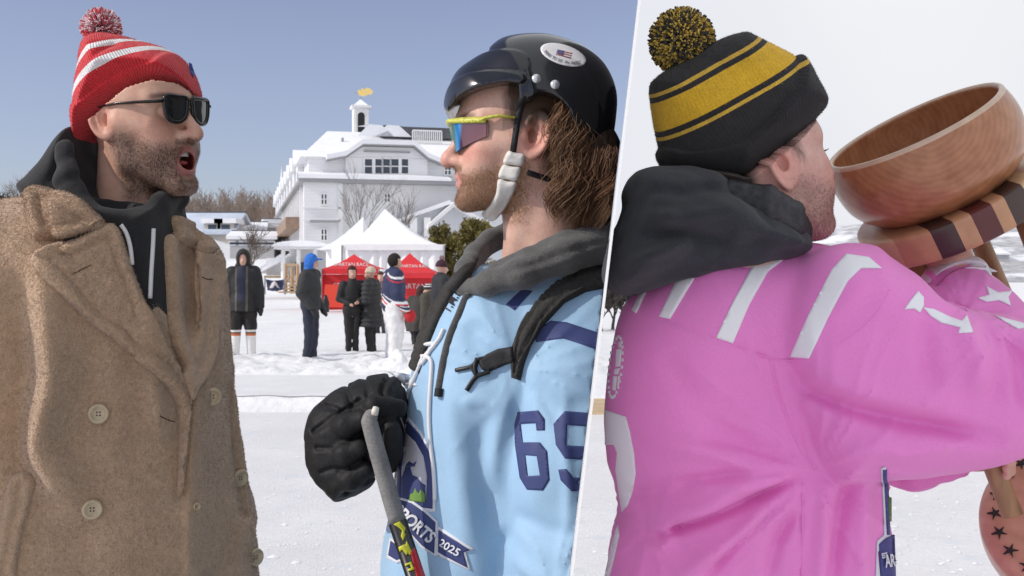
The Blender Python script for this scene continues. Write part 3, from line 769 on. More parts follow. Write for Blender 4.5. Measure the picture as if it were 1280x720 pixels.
    slope_roof([(494, 279), (494, 275), (562, 250), (566, 254)], -7.6, -1.3, 0, 'wing_roof_snow', M['snowroof'])
    slope_roof([(535, 286), (535, 281), (568, 252), (640, 296), (640, 302), (568, 258)], -8.2, -7.02, 0, 'porch_gable', M['white'])
    for px in (517, 534):
        m = MB(); x = hx(px, -7.5); lbox(m, x - .25, x + .25, -7.7, -7.2, -1, hz(272, px, -7.5)); m.build('porch_post', M['white'], t)
hotel()

# ------------------------------------------------------------------ smaller houses
def house(name, label, px0, px1, py_base, py_eave, py_ridge, Y, depth, wallm, roofm, dorm=(), rz=0, wins=0, group=None):
    b = P((px0 + px1) / 2, py_base, Y); t = thing(name, label, 'house', b, group)
    k = Y / F; w = (px1 - px0) * k / 2; he = (py_base - py_eave) * k; hr = (py_base - py_ridge) * k
    R = Matrix.Rotation(rz, 3, 'Z')
    def q(x, y, z): return b + np.array(R @ Vector((x, y, z)))
    def bx(m, x0, x1, y0, y1, z0, z1):
        m.add([q(x, y, z) for x in (x0, x1) for y in (y0, y1) for z in (z0, z1)], [(0, 1, 3, 2), (4, 6, 7, 5), (0, 4, 5, 1), (2, 3, 7, 6), (0, 2, 6, 4), (1, 5, 7, 3)])
    m = MB(); m.add([q(x, y, z) for z in (-2, he) for x, y in ((-w, 0), (w, 0), (w, depth), (-w, depth))] + [q(-w, depth / 2, hr - .1), q(w, depth / 2, hr - .1)],
                    [(3, 2, 1, 0), (0, 1, 5, 4), (2, 3, 7, 6), (1, 2, 6, 9, 5), (3, 0, 4, 8, 7)]); m.build('wall', wallm, t)
    o = .35; m = MB()
    V = [q(-w - o, -o, he - .1), q(w + o, -o, he - .1), q(w + o, depth / 2, hr), q(-w - o, depth / 2, hr), q(-w - o, depth + o, he - .1), q(w + o, depth + o, he - .1)]
    V += [v + np.array([0, 0, .35]) for v in V]
    m.add(V, [(0, 1, 2, 3), (3, 2, 5, 4), (6, 9, 8, 7), (9, 10, 11, 8), (0, 6, 7, 1), (4, 5, 11, 10), (0, 3, 9, 6), (3, 4, 10, 9), (1, 7, 8, 2), (2, 8, 11, 5)])
    rf = m.build('roof', roofm, t)
    m = MB(); bx(m, -w - o, w + o, depth / 2 - .25, depth / 2 + .25, hr + .2, hr + .42); m.build('ridge', M['roofdark'], rf)
    for f in dorm:
        x = -w + 2 * w * f; s = .9; z0 = he + (hr - he) * .12; z1 = he + (hr - he) * .5
        m = MB(); bx(m, x - s, x + s, .2, depth * .4, z0, z1); d = m.build('dormer', wallm, t)
        m = MB(); bx(m, x - s - .3, x + s + .3, -.05, depth * .4, z1 + .003, z1 + .5); m.build('dormer_snow', M['snowroof'], d)
        m = MB(); bx(m, x - .45, x + .45, .15, .197, z0 + .2, z1 - .15); m.build('pane', M['glass'], d)
    for i in range(wins):
        x = -w + 2 * w * (i + .5) / wins; z0, z1 = he * .35, he * .75
        m = MB(); bx(m, x - .5, x + .5, -.06, -.003, z0, z1); wd = m.build('window', M['white'], t)
        m = MB(); bx(m, x - .4, x + .4, -.10, -.062, z0 + .12, z1 - .12); m.build('pane', M['glass'], wd)
    return t
M['roofblue'] = mat('painted_blue_lit_roof', (.50, .56, .66), .6, noise=(.5, .12))  # snow roof with blue sky light put into its colour
M['beige'] = mat('beige_clapboard', (.50, .46, .42), .7, noise=(.6, .08))
M['greyh'] = mat('grey_clapboard', (.44, .44, .45), .7, noise=(.6, .08))
house('dormered_house', 'house with snowy roof, blue sky light painted in, and two snow capped dormers', 222, 291, 312, 292, 266, 120, 9, M['beige'], M['roofblue'], (.62, .86), 0, 0)
house('white_cottage', 'low white cottage with flat snowy roof below the wooded hill', 306, 330, 302, 287, 279, 125, 8, M['white'], M['snowroof'], (), .2, 3)
house('inn_annex', 'white stepped annex with snow roof beside the church steeple', 328, 356, 300, 284, 275, 130, 9, M['white'], M['snowroof'], (.5,), .15, 4)
house('grey_house', 'grey house with patchy snow roof in the hollow before the slope', 288, 342, 312, 298, 291, 112, 7, M['greyh'], M['snowroof'], (), .1, 6)
0 and house('snowy_shed', 'low shed with brown gable half buried in snow on the left', 272, 298, 352, 337, 322, 60, 5, M['balc'], M['snowroof'], (), -.9, 0)
def church():
    Y = 170; b = P(352, 330, Y); k = Y / F; t = thing('church', 'white church with thin pointed steeple left of the hotel', 'church', b)
    def z(py): return CZ + (HY - py) * k
    m = MB(); m.box((b[0], Y, (z(330) + z(257)) / 2), (10.5 * k, 10.5 * k, z(257) - z(330))); m.build('tower', M['white'], t)
    m = MB(); m.box((b[0], Y, (z(257.0) + z(243)) / 2 + .002), (7 * k, 7 * k, z(243) - z(257))); m.build('belfry', M['white'], t)
    m = MB(); m.box((b[0], Y, z(256)), (12.5 * k, 12.5 * k, .5)); m.build('belfry_cornice', M['white'], t)
    m = MB(); m.box((b[0] + .2 * k, Y - 3.55 * k, (z(254) + z(246)) / 2), (3 * k, .2 * k, z(246) - z(254))); m.build('louvre', M['glass'], t)
    m = MB(); n = 8; V = [(b[0] + 3.6 * k * math.cos(a), Y + 3.6 * k * math.sin(a), z(243)) for a in np.linspace(0, 2 * math.pi, n, endpoint=False)] + [(b[0], Y, z(207))]
    m.add(V, [(i, (i + 1) % n, n) for i in range(n)]); m.build('spire', M['white'], t)
    m = MB(); m.box((b[0] - 14 * k, Y + 8, (z(330) + z(286)) / 2), (26 * k, 14, z(286) - z(330))); m.build('nave', M['white'], t)
church()
def porch_building():
    Y = 62; k = Y / F; b = P(362, 365, Y); t = thing('porch_building', 'white building with columned porch and thick snow on its low roof', 'building', b)
    def q(px, py, dy=0): return P(px, py, Y) + np.array([0, dy, 0])
    def bx(m, px0, px1, py0, py1, d0, d1):
        a, c = q(px0, py1), q(px1, py0); m.box(((a[0] + c[0]) / 2, Y + (d0 + d1) / 2, (a[2] + c[2]) / 2), (c[0] - a[0], d1 - d0, c[2] - a[2]))
    m = MB(); bx(m, 350, 412, 311, 368, 2.5, 8); m.build('wall', M['siding'], t)
    m = MB(); bx(m, 327, 352, 322, 344, 1.2, 7); m.build('side_wing', M['siding'], t)
    m = MB(); m.prism([q(322, 342), q(322, 336), q(350, 318), q(360, 320), q(352, 326)], (0, 0, 0), (0, 6, 0)); m.build('side_roof_snow', M['snowroof'], t)
    m = MB(); bx(m, 343, 412, 308.5, 311.5, -.2, 8); m.build('eave', M['white'], t)
    r = crom([(341, 308.4), (346, 304), (362, 301.5), (382, 301), (402, 303), (414, 308.4)], 4)
    m = MB(); m.prism([q(a, c, -.4) for a, c in r], (0, 0, 0), (0, 8, 0)); m.build('roof_snow', M['snowroof'], t)
    for px in (354, 373, 394):
        m = MB(); m.tube([q(px, 366), q(px, 312)], [.13, .12], 10); m.build('column', M['white'], t)
    for px in (361, 368.5, 379, 386):
        m = MB(); bx(m, px - 2.4, px + 2.4, 326, 345, 2.3, 2.497); w = m.build('window', M['white'], t)
        m = MB(); bx(m, px - 1.8, px + 1.8, 327, 344, 2.2, 2.297); m.build('pane', M['glass'], w)
    m = MB(); bx(m, 327, 352, 344.5, 347.5, 0.6, 7.5); m.build('deck', M['lumber'], t)
porch_building()
def woodpile():
    b = P(366, 366, 44); t = thing('timber_frame', 'raw timber steps and stacked pallets in front of white porch', 'timber', b); k = 44 / F
    def q(px, py, d=0): return P(px, py, 44) + np.array([0, d, 0])
    for px, py in ((357, 330), (365, 334), (372, 332)):
        m = MB(); m.tube([q(px, 367), q(px, py)], [.07, .07], 6); m.build('post', M['lumber'], t)
    m = MB(); m.tube([q(345, 364), q(362, 346)], [.06, .06], 6); m.build('brace', M['lumber'], t)
    m = MB(); m.tube([q(371, 348), q(384, 364)], [.06, .06], 6); m.build('brace', M['lumber'], t)
    for i, (a, c, py) in enumerate(((352, 388, 365), (356, 386, 361), (360, 384, 357), (350, 380, 352))):
        m = MB(); p0, p1 = q(a, py), q(c, py); m.box(((p0[0] + p1[0]) / 2, 44 + .2 * i, p0[2]), (p1[0] - p0[0], 1.2, .07)); m.build('plank', M['lumber'], t)
    m = MB(); p0, p1 = q(357, 331), q(373, 331); m.box(((p0[0] + p1[0]) / 2, 44.0, p0[2]), (p1[0] - p0[0], .1, .1)); m.build('rail', M['lumber'], t)
woodpile()
def banner():
    b = P(344, 360, 40); t = thing('banner_flag', 'dark blue banner with pale peaked emblem hung beside the timber steps', 'banner', b)
    nx, nz = 16, 8; V = []; Fq = []
    for j in range(nz + 1):
        for i in range(nx + 1):
            u, v = i / nx, j / nz; px = 332 + 23 * u + 1.5 * v * (1 - u); py = 349 + 15 * v - 2 * math.sin(math.pi * u) * (-.8) * (1 - v) - 3 * v * (abs(u - .4))
            V.append(P(px, py, 40) + np.array([0, .10 * math.sin(u * 9 + v * 2), 0]))
    for j in range(nz):
        for i in range(nx): a = j * (nx + 1) + i; Fq.append((a, a + 1, a + nx + 2, a + nx + 1))
    o = obj('cloth', np.array(V), Fq, mat('navy_banner', (.045, .05, .10), .7), t, bvh=True)
    applique('emblem', [[(337, 360), (340, 354), (343, 351), (346, 354), (350, 361), (346, 359), (344, 356), (341, 360)]], bvh_of(o), M['letter'], t, .01, 1, 2)
    for px in (331, 356):
        m = MB(); m.tube([P(px, 368, 40), P(px, 347, 40)], [.035, .03], 6); m.build('pole', M['steel'], t)
banner()

# ------------------------------------------------------------------ tents
def marquee():
    Y = 50.0; k = Y / F; b = P(480, 366, Y); t = thing('marquee_tent', 'big white marquee with two pointed peaks and draped walls', 'tent', b)
    cx, cz = b[0], b[2]
    def q(px, py): return P(px, py, Y)
    x0, x1 = q(428, 0)[0], q(555, 0)[0]; ze = q(0, 307)[2]; dp = 7.0
    def roof(xa, xb, ya, yb, px_peak, py_peak, nm):
        ap = np.array([P(px_peak, 0, (ya + yb) / 2)[0], (ya + yb) / 2, 0]); ap[2] = CZ + (HY - py_peak) * ap[1] / F
        n = 14; V = []; Fq = []; ed = []
        for i in range(n): ed.append((xa + (xb - xa) * i / n, ya))
        for i in range(n): ed.append((xb, ya + (yb - ya) * i / n))
        for i in range(n): ed.append((xb + (xa - xb) * i / n, yb))
        for i in range(n): ed.append((xa, yb + (ya - yb) * i / n))
        N = len(ed); lv = 12
        for l in range(lv + 1):
            s = l / lv; w = (1 - s); zz = ze + (ap[2] - ze) * (s ** 1.55 * .72 + s * .28)
            for i, (x, y) in enumerate(ed): V.append((ap[0] + (x - ap[0]) * w * (1 - .06 * math.sin(math.pi * s)), ap[1] + (y - ap[1]) * w, zz))
        for l in range(lv):
            for i in range(N): Fq.append((l * N + i, l * N + (i + 1) % N, (l + 1) * N + (i + 1) % N, (l + 1) * N + i))
        obj(nm, np.array(V), Fq, M['tentw'], t)
    roof(x0, x1, Y, Y + dp, 481, 261, 'canopy')
    roof(x0 - 2.6, x1 - 4.6, Y + dp + .5, Y + dp + 8, 454, 271, 'canopy')
    # valance and draped curtain
    def curtain(pa, pb, n, amp, nm, zt, zb):
        V = []; Fq = []; nz = 6
        pa, pb = np.array(pa), np.array(pb); nn = np.array([-(pb - pa)[1], (pb - pa)[0]]); nn = nn / np.linalg.norm(nn)
        for j in range(nz + 1):
            for i in range(n + 1):
                u, v = i / n, j / nz; p = pa + (pb - pa) * u
                w = amp * (.35 + .65 * v) * (math.sin(u * n * .55 + 1.3 * math.sin(u * 17)) + .4 * vnoise(u * 9, v, 0, 3))
                V.append((p[0] + nn[0] * w, p[1] + nn[1] * w, zt + (zb - zt) * v))
        for j in range(nz):
            for i in range(n): a = j * (n + 1) + i; Fq.append((a, a + 1, a + n + 2, a + n + 1))
        obj(nm, np.array(V), Fq, M['tentw'], t)
    curtain((x0, Y + .1), (x1, Y + .1), 110, .11, 'curtain', ze - .02, cz)
    curtain((x0 + .05, Y + .2), (x0 - 2.6, Y + dp + 4), 30, .05, 'side_wall', ze, cz)
    m = MB(); m.box(((x0 + x1) / 2, Y - .06, ze - .08), (x1 - x0 + .1, .05, .26)); m.build('valance', M['tentw'], t)
    for x in (x0, x1):
        m = MB(); m.tube([(x, Y - .1, cz - .2), (x, Y - .1, ze)], [.05, .05], 6); m.build('pole', M['steel'], t)
marquee()
def gazebo(label, px0, px1, pxp, py_e, py_p, Y, words):
    k = Y / F; b = P((px0 + px1) / 2, HY + (CZ - .14) / k, Y); t = thing('gazebo_tent', label, 'tent', b, 'red canopy tents by the marquee')
    x0, x1 = P(px0, 0, Y)[0], P(px1, 0, Y)[0]; ze = P(0, py_e, Y)[2]; zp = P(0, py_p, Y)[2]; d = x1 - x0
    ap = np.array([P(pxp, 0, Y)[0], Y + d / 2, zp]); n = 10; ed = []
    c = [(x0, Y), (x1, Y), (x1, Y + d), (x0, Y + d)]
    for a in range(4):
        for i in range(n): ed.append((c[a][0] + (c[(a + 1) % 4][0] - c[a][0]) * i / n, c[a][1] + (c[(a + 1) % 4][1] - c[a][1]) * i / n))
    V = []; Fq = []; N = len(ed); lv = 8
    for l in range(lv + 1):
        s = l / lv
        for x, y in ed: V.append((ap[0] + (x - ap[0]) * (1 - s), ap[1] + (y - ap[1]) * (1 - s), ze + (zp - ze) * (s * .55 + .45 * s ** 2)))
    for l in range(lv):
        for i in range(N): Fq.append((l * N + i, l * N + (i + 1) % N, (l + 1) * N + (i + 1) % N, (l + 1) * N + i))
    cn = obj('canopy', np.array(V), Fq, M['tentr'], t, False, bvh=True)
    m = MB(); zv = ze - 7 * k
    m.box(((x0 + x1) / 2, Y, (ze + zv) / 2), (d + .02, .03, ze - zv - .01)); va = m.build('valance', M['tentr'], t, bvh=True)
    m = MB(); m.box(((x0 + x1) / 2, Y + d - .05, (zv + b[2]) / 2), (d - .1, .03, zv - b[2])); bw = m.build('back_wall', M['tentr'], t, bvh=True)
    m = MB(); m.box((x0 + .03, Y + d / 2, (zv + b[2]) / 2), (.03, d - .1, zv - b[2])); m.build('side_wall', M['tentr'], t)
    m = MB(); m.box(((x0 + x1) / 2, Y + .35, (zv + b[2]) / 2 - .002), (d * .96, .03, zv - b[2])); fw = m.build('front_wall', M['tentr'], t, bvh=True)
    for x in (x0, x1):
        m = MB(); m.tube([(x, Y - .05, b[2] - .1), (x, Y - .05, ze)], [.035, .035], 6); m.build('leg', M['steel'], t)
    for w, px, py, sz, tg in words:
        text_on('lettering', w, px, py, sz, 0, bvh_of(cn, va, fw), M['letter'], t, 1.0, .03, .0)
    return t
gazebo('red canopy tent left of the women with white lettering on its roof', 402, 474, 437.5, 336, 317, 43, (('SPARTAN RACE', 439, 331.5, 6.2, 0), ('SPARTAN', 437, 357.5, 9.5, 0)))
gazebo('red canopy tent right of the man in navy jersey', 478, 546, 509, 341, 315.5, 41.5, (('SPARTAN RACE', 518, 333.5, 5.5, 0), ('SPARTAN', 514, 358, 9, 0)))
def crate():
    p = P(419, 384, 41.2); m = MB(); V = []
    w, d, h = .42, .4, .85
    r = [(-w, 0), (-w * .85, h * .96), (-w * .8, h), (w * .8, h), (w * .85, h * .96), (w, 0)]
    m.prism([p + np.array([a, -d / 2, c]) for a, c in r], (0, 0, 0), (0, d, 0)); o = m.build('barrel_bin', mat('orange_red_plastic', (.70, .06, .03), .5))
    tag(o, 'orange red plastic bin standing in front of the left red tent', 'bin')
    p = P(407, 390, 39.5); m = MB(); m.tube([p, p + np.array([0, 0, .35]), p + np.array([0, 0, .55]), p + np.array([0, 0, .62])], [.13, .13, .07, .04], 10); o = m.build('gas_bottle', M['black'], None, True)
    tag(o, 'small black canister on the snow at the corner of the left red tent', 'canister')
crate()

# ------------------------------------------------------------------ trees
def bare_tree(name, label, px, Y, h, spread, seed, lv=5, group=None, base_py=None, tr=.16, m=None, lean=0, nb=(3, 4)):
    rg = np.random.default_rng(seed); b = np.array([P(px, 0, Y)[0], Y, .14 if base_py is None else P(px, base_py, Y)[2]])
    t = thing(name, label, 'tree', b, group); T = MB(); C = MB()
    def grow(p, d, L, r, l):
        n = 4; pts = [p]; q = p.copy(); dd = d.copy()
        for i in range(n):
            dd = dd + rg.normal(size=3) * .10 + np.array([0, 0, .05]); dd /= np.linalg.norm(dd); q = q + dd * L / n; pts.append(q.copy())
        (T if l == 0 else C).tube(pts, np.linspace(r, r * .55, n + 1), 7 if l == 0 else (5 if l < 2 else 3))
        if l >= lv: return
        for i in range(rg.integers(nb[0], nb[1] + 1)):
            f = rg.uniform(.35, 1); k = pts[min(n, max(1, int(round(f * n))))]
            az = rg.uniform(0, 2 * math.pi); s = spread * rg.uniform(.6, 1.2)
            nd = dd + s * np.array([math.cos(az), math.sin(az), rg.uniform(-.1, .5)]); nd /= np.linalg.norm(nd)
            grow(k, nd, L * rg.uniform(.55, .78), max(r * .5, .012), l + 1)
        grow(q, dd, L * .7, r * .55, l + 1)
    grow(b, np.array([lean, 0, 1.0]), h * .33, tr, 0)
    T.build('trunk', m or M['bark'], t, True, fix=False); C.build('crown', m or M['bark'], t, True, fix=False)
    return t
bare_tree('bare_tree', 'bare leafless tree standing before the grey hotel wall', 452, 66, 9.8, .5, 11, 5, tr=.10, m=M['barkg'], nb=(2, 3))
bare_tree('bare_tree', 'thin bare sapling behind the man in black hooded parka', 314, 62, 5.2, .6, 5, 4, tr=.09)
bare_tree('bare_tree', 'bare tree at far left edge above the fleece coat shoulder', 6, 70, 8.6, .5, 21, 5, tr=.16, m=M['barkp'])
bare_tree('bare_tree', 'bare sapling half hidden by the right white marquee peak', 492, 70, 8.2, .5, 25, 4, tr=.09, m=M['barkp'])
def forest(name, n, xr, yr, hr, seed, zf, m):
    rg = np.random.default_rng(seed); B = MB()
    for i in range(n):
        y = rg.uniform(*yr); x = rg.uniform(*xr); z = zf(x, y); h = rg.uniform(*hr); p = np.array([x, y, z])
        top = p + np.array([rg.normal() * .3, 0, h]); B.tube([p, p + (top - p) * .5 + rg.normal(size=3) * .2, top], [.16, .1, .03], 3)
        for j in range(9):
            f = rg.uniform(.3, .95); a = p + (top - p) * f; an = rg.uniform(0, 6.28); L = h * .28 * (1.15 - f)
            e = a + np.array([math.cos(an) * L, math.sin(an) * L, L * rg.uniform(.7, 1.6)]); B.tube([a, e], [.07, .025], 3)
            for q in range(3):
                s = a + (e - a) * rg.uniform(.4, 1); B.tube([s, s + rg.normal(size=3) * L * .3 + np.array([0, 0, L * .4])], [.04, .02], 3)
    o = B.build(name, m, None, False, fix=False); o['kind'] = 'stuff'; o['label'] = 'mass of bare brown trees on the far hill'; o['category'] = 'woods'
M['wood'] = mat('far_bare_branches', (.33, .265, .225), .95, noise=(.2, .2))
forest('bare_woods', 620, (-88, -32), (195, 245), (7, 11.5), 4, lambda x, y: 3.2 + (y - 190) * .13, M['wood'])
M['darkwood'] = mat('dark_bare_branches', (.10, .085, .08), .95)
def leafy(name, label, px, Y, py_top, wpx, seed, col, n=5000, py_base=None, cat='bush', group=None):
    rg = np.random.default_rng(seed); k = Y / F; b = np.array([P(px, 0, Y)[0], Y, .12]); h = P(px, py_top, Y)[2] - .12; w = wpx * k / 2
    t = thing(name, label, cat, b, group); V = []; Fq = []; Cc = []
    T = MB(); T.tube([b, b + np.array([0, 0, h * .8])], [.09, .03], 6); T.build('trunk', M['bark'], t)
    nl = 70; lobes = []
    for i in range(nl):
        z = rg.uniform(.05, .95); rr = w * (1 - .35 * z ** 2) * math.sqrt(rg.random()); an = rg.uniform(0, 6.28)
        lobes.append((np.array([rr * math.cos(an), rr * math.sin(an), z * h]), rg.uniform(.2, .36) * w * 1.3, rg.uniform(.55, 1.35)))
    for i in range(n):
        c, r, br = lobes[rg.integers(nl)]; d = rg.normal(size=3); d /= np.linalg.norm(d); p = b + c + d * r * rg.uniform(.5, 1.05)
        s = rg.uniform(.5, 1.2) * .12; a = rg.normal(size=3); a /= np.linalg.norm(a); e = np.cross(a, rg.normal(size=3)); e /= np.linalg.norm(e)
        o = len(V); V += [p - a * s, p + e * s * .35, p + a * s * 1.2, p - e * s * .35]; Fq.append((o, o + 1, o + 2, o + 3))
        Cc += [np.array(col) * br * rg.uniform(.7, 1.3)] * 4
    obj('crown', np.array(V), Fq, M['leaf'], t, False, {'Col': np.array(Cc)})
leafy('arborvitae_bush', 'olive green evergreen bush behind the white marquee corner', 556, 54, 279, 52, 1, (.20, .165, .045), 9000)
leafy('arborvitae_bush', 'taller olive evergreen bush just left of the bearded chin', 592, 52, 275, 54, 2, (.185, .155, .045), 9000)
leafy('arborvitae_bush', 'dark green evergreen at the left frame edge under the bare tree', 4, 60, 240, 60, 3, (.030, .034, .024), 5000)
# right hand side: shrubs, low board and distant buildings
def shrub_row():
    for i, (px, Y, h) in enumerate(((738, 30, 1.6), (752, 29, 1.9), (766, 30.5, 1.7), (782, 29.5, 2.1), (800, 31, 1.8))):
        lb = ['leftmost dark bare shrub seen against the divider', 'dark bare shrub left of the pink shoulder', 'bushy dark shrub behind the pink shoulder', 'tallest dark shrub behind the black hood', 'dark shrub hidden low behind the black hood'][i]
        bare_tree('bare_shrub', lb, px, Y, h, .9, 40 + i, 4, 'dark shrubs along the far rink edge', HY + (CZ - .0) * F / Y, .05, M['darkwood'], nb=(5, 6))
shrub_row()
def rink_board():
    a, b = P(716, 516, 12.0), P(800, 516, 12.0); z0 = 0.0; m = MB()
    m.box(((a[0] + 2.6) / 2, 12.0, .085), (2.6 - a[0], .05, .17)); o = m.build('plank_board', mat('tan_plank', (.55, .43, .28), .7, noise=[(5, .15, (1, 1, 8))]), None)
    tag(o, 'low tan plank on edge at the snow behind the pink jersey', 'board')
rink_board()
gb = [(1092, 1118, 326, 352, 'greyh', 'grey block with snowy roof left of the tilted wooden leg'), (1236, 1262, 318, 356, 'greyh', 'grey tall block on the far slope above the pink cuff'),
      (1258, 1300, 330, 362, 'beige', 'beige long block at the right frame edge on the far slope'), (1196, 1232, 322, 356, 'beige', 'beige block behind the raised hand on the far slope')]
for i, (a, c, e, b_, mm, lb) in enumerate(gb):
    house('distant_block', lb, a, c, b_ + 4, e, e - 7, 240 + 6 * i, 12, M[mm], M['snowroof'], (), .1 * i, 5)

# ================================================================== people in the background
def skin_mat(name, col): return mat(name, col, .5, sss=.15)
M['skin_bg'] = skin_mat('skin', (.55, .33, .25))
def figure(label, px, py_feet, py_top, face, S, H=1.75, group='people standing on the snow'):
    """a standing person; face: heading in degrees (0 = to the right, 90 = away, -90 = towards the eye)"""
    hpx = py_feet - py_top; Y = H * F / hpx; b = np.array([P(px, 0, Y)[0], Y, P(px, py_feet, Y)[2]])
    t = thing('person', label, 'person', b, group); s = H / 1.75
    a = math.radians(face); R = np.array([[math.cos(a), -math.sin(a), 0], [math.sin(a), math.cos(a), 0], [0, 0, 1]]) * s
    tr = lambda V: V @ R.T + b
    lean = S.get('lean', 0.0); crouch = S.get('crouch', 0)
    def sk(z): return lean * max(z - .9, 0)
    wd = S.get('build', 1.0); st = S.get('stance', .10); sp = S.get('stride', .0)
    hip = [(0.0, q * .095 * wd, .93) for q in (1, -1)]; knee = [(.02 + sp * q * .5, q * (st * .9), .50) for q in (1, -1)]; ank = [(-.02 + sp * q, q * st, .09) for q in (1, -1)]
    sh = [(sk(1.42), q * .185 * wd, 1.42) for q in (1, -1)]
    arms = S.get('arms', ((( -.03,   .24, 1.14), (.03, .23, .87)), ((-.03, -.27, 1.14), (.03, -.27, .87))))
    hc = np.array([sk(1.62) + .02 + S.get('headx', 0), 0, 1.62 - S.get('headdrop', 0)])
    def legs(X, Y_, Z, ra, rb, rc):
        f = None
        for i in (0, 1):
            g = np.minimum(cap(X, Y_, Z, hip[i], knee[i], ra, rb), cap(X, Y_, Z, knee[i], ank[i], rb, rc)); f = g if f is None else np.minimum(f, g)
        return f
    def arm(X, Y_, Z, ra, rb, rc):
        f = None
        for i in (0, 1):
            g = smin(cap(X, Y_, Z, sh[i], arms[i][0], ra, rb), cap(X, Y_, Z, arms[i][0], arms[i][1], rb, rc), .02); f = g if f is None else np.minimum(f, g)
        return f
    def torso(X, Y_, Z, g):
        f = ell(X, Y_ / wd, Z, (sk(1.2), 0, 1.2), (.125 + g, .19 + g, .30 + g))
        return smin(f, ell(X, Y_ / wd, Z, (0, 0, .95), (.12 + g, .165 + g, .16)), .06)
    def body(X, Y_, Z):
        f = torso(X, Y_, Z, -.02); f = smin(f, legs(X, Y_, Z, .08, .055, .04), .03); f = smin(f, arm(X, Y_, Z, .05, .04, .03), .03)
        for i in (0, 1):
            e, w = np.array(arms[i][0]), np.array(arms[i][1]); d = (w - e) / np.linalg.norm(w - e)
            f = smin(f, cap(X, Y_, Z, w, w + d * .09, .036, .026), .02)
        f = smin(f, cap(X, Y_, Z, (sk(1.45), 0, 1.42), hc, .055), .03)
        h = smin(ell(X, Y_, Z, hc + [0, 0, .03], (.095, .075, .10)), ell(X, Y_, Z, hc + [.03, 0, -.04], (.065, .058, .075)), .03)
        h = smin(h, cap(X, Y_, Z, hc + [.09, 0, 0], hc + [.112, 0, -.035], .010, .016), .012)
        for q in (1, -1): h = smax(h, -sph(X, Y_, Z, hc + [.092, q * .033, .01], .016), .012)
        return smin(f, h, .02)
    rr = .55
    sdf('body', body, (-.5, -.5, .0), (.5, .5, 1.85), .013, tr, S.get('skin', M['skin_bg']), t)
    tm = mat('trousers_cloth', S.get('trousers', (.03, .03, .035)), .8, noise=(8, .15), bumps=[('noise', 18, .5, .02)])
    zt = S.get('short')
    def trousers(X, Y_, Z):
        k = S.get('legw', 1.0); f = smin(legs(X, Y_, Z, .105 * k, .082 * k, .062 * k), ell(X, Y_ / wd, Z, (0, 0, .97), (.145, .19, .15)), .04)
        f = f + .004 * np.sin(Z * 40 + Y_ * 30 + X * 20) + .008 * vnoise(X * 14, Y_ * 14, Z * 8, 6)
        if zt: f = np.maximum(f, zt - Z)
        return f
    sdf('trousers', trousers, (-.4, -.4, .04), (.4, .4, 1.14), .013, tr, tm, t)
    if zt:
        sm_ = mat('hockey_socks', ramp=('h', 0, 1, [(0, (.78, .77, .75)), (.38, (.55, .16, .06)), (.42, (.10, .06, .05)), (.445, (.78, .77, .75))]), rough=.9)
        def socks(X, Y_, Z): return np.maximum(legs(X, Y_, Z, .10, .088, .070), Z - zt - .05)
        sdf('socks', socks, (-.4, -.4, .04), (.4, .4, .6), .013, tr, sm_, t, attrs=lambda V: {'h': V[:, 2]})
    for i in (0, 1):
        A = np.array(ank[i])
        sdf('boot', lambda X, Y_, Z: smin(cap(X, Y_, Z, A + [-.03, 0, -.045], A + [.15, 0, -.055], .05, .038), cap(X, Y_, Z, A, A + [0, 0, .07], .055, .06), .03),
            tuple(A - [.15, .1, .12]), tuple(A + [.25, .1, .18]), .012, tr, mat('boot_leather', S.get('boots', (.015, .015, .016)), .5), t)
    J = S['jacket']; lo = J.get('hem', .86); g = J.get('puff', .03)
    def jacket(X, Y_, Z):
        f = torso(X, Y_, Z, g)
        if lo < .86: f = smin(f, cap(X, Y_ / (1.25 * wd), Z, (0, 0, .9), (0, 0, lo - .05), .155 + g, .165 + g + J.get('flare', 0)), .05)
        f = smin(f, arm(X, Y_, Z, .075 + g * .8, .062 + g * .6, .048 + g * .5), .04)
        f = smin(f, cap(X, Y_, Z, (sk(1.45) - .01, 0, 1.44), (sk(1.5), 0, 1.50), .085, .075), .04)
        f = f + .012 * vnoise(X * 9, Y_ * 9, Z * 6, 5) + (.010 * np.sin(Z * 2 * math.pi / .085) if J.get('quilt') else 0)
        return np.maximum(f, lo - Z)
    def jat(V):
        if 'paint' not in J: return None
        return {'Col': J['paint'](V)}
    jm = mat('jacket_cloth', J.get('col', (.03, .03, .03)), .75, attr='Col' if 'paint' in J else None, noise=(9, .2), bumps=[('noise', 16, .6, .02)])
    sdf('jacket', jacket, (-.55, -.6, lo - .05), (.55, .6, 1.62), .012, tr, jm, t, attrs=jat)
    hat = S.get('hat')
    if hat == 'hood':
        def hood(X, Y_, Z):
            f = ell(X, Y_, Z, hc + [-.01, 0, .02], (.135, .115, .155)); f = smin(f, cap(X, Y_, Z, hc + [-.05, -.06, -.14], hc + [-.05, .06, -.14], .085), .05)
            return smax(f, -ell(X, Y_, Z, hc + [.10, 0, -.015], (.10, .068, .10)), .02)
        sdf('hood', hood, tuple(hc - [.25, .25, .3]), tuple(hc + [.25, .25, .25]), .011, tr, mat('hood_cloth', S['hatcol'], .85, bumps=[('noise', 20, .5, .02)]), t)
    elif hat in ('beanie', 'balaclava', 'hair', 'longhair', 'stripe', 'capbeanie'):
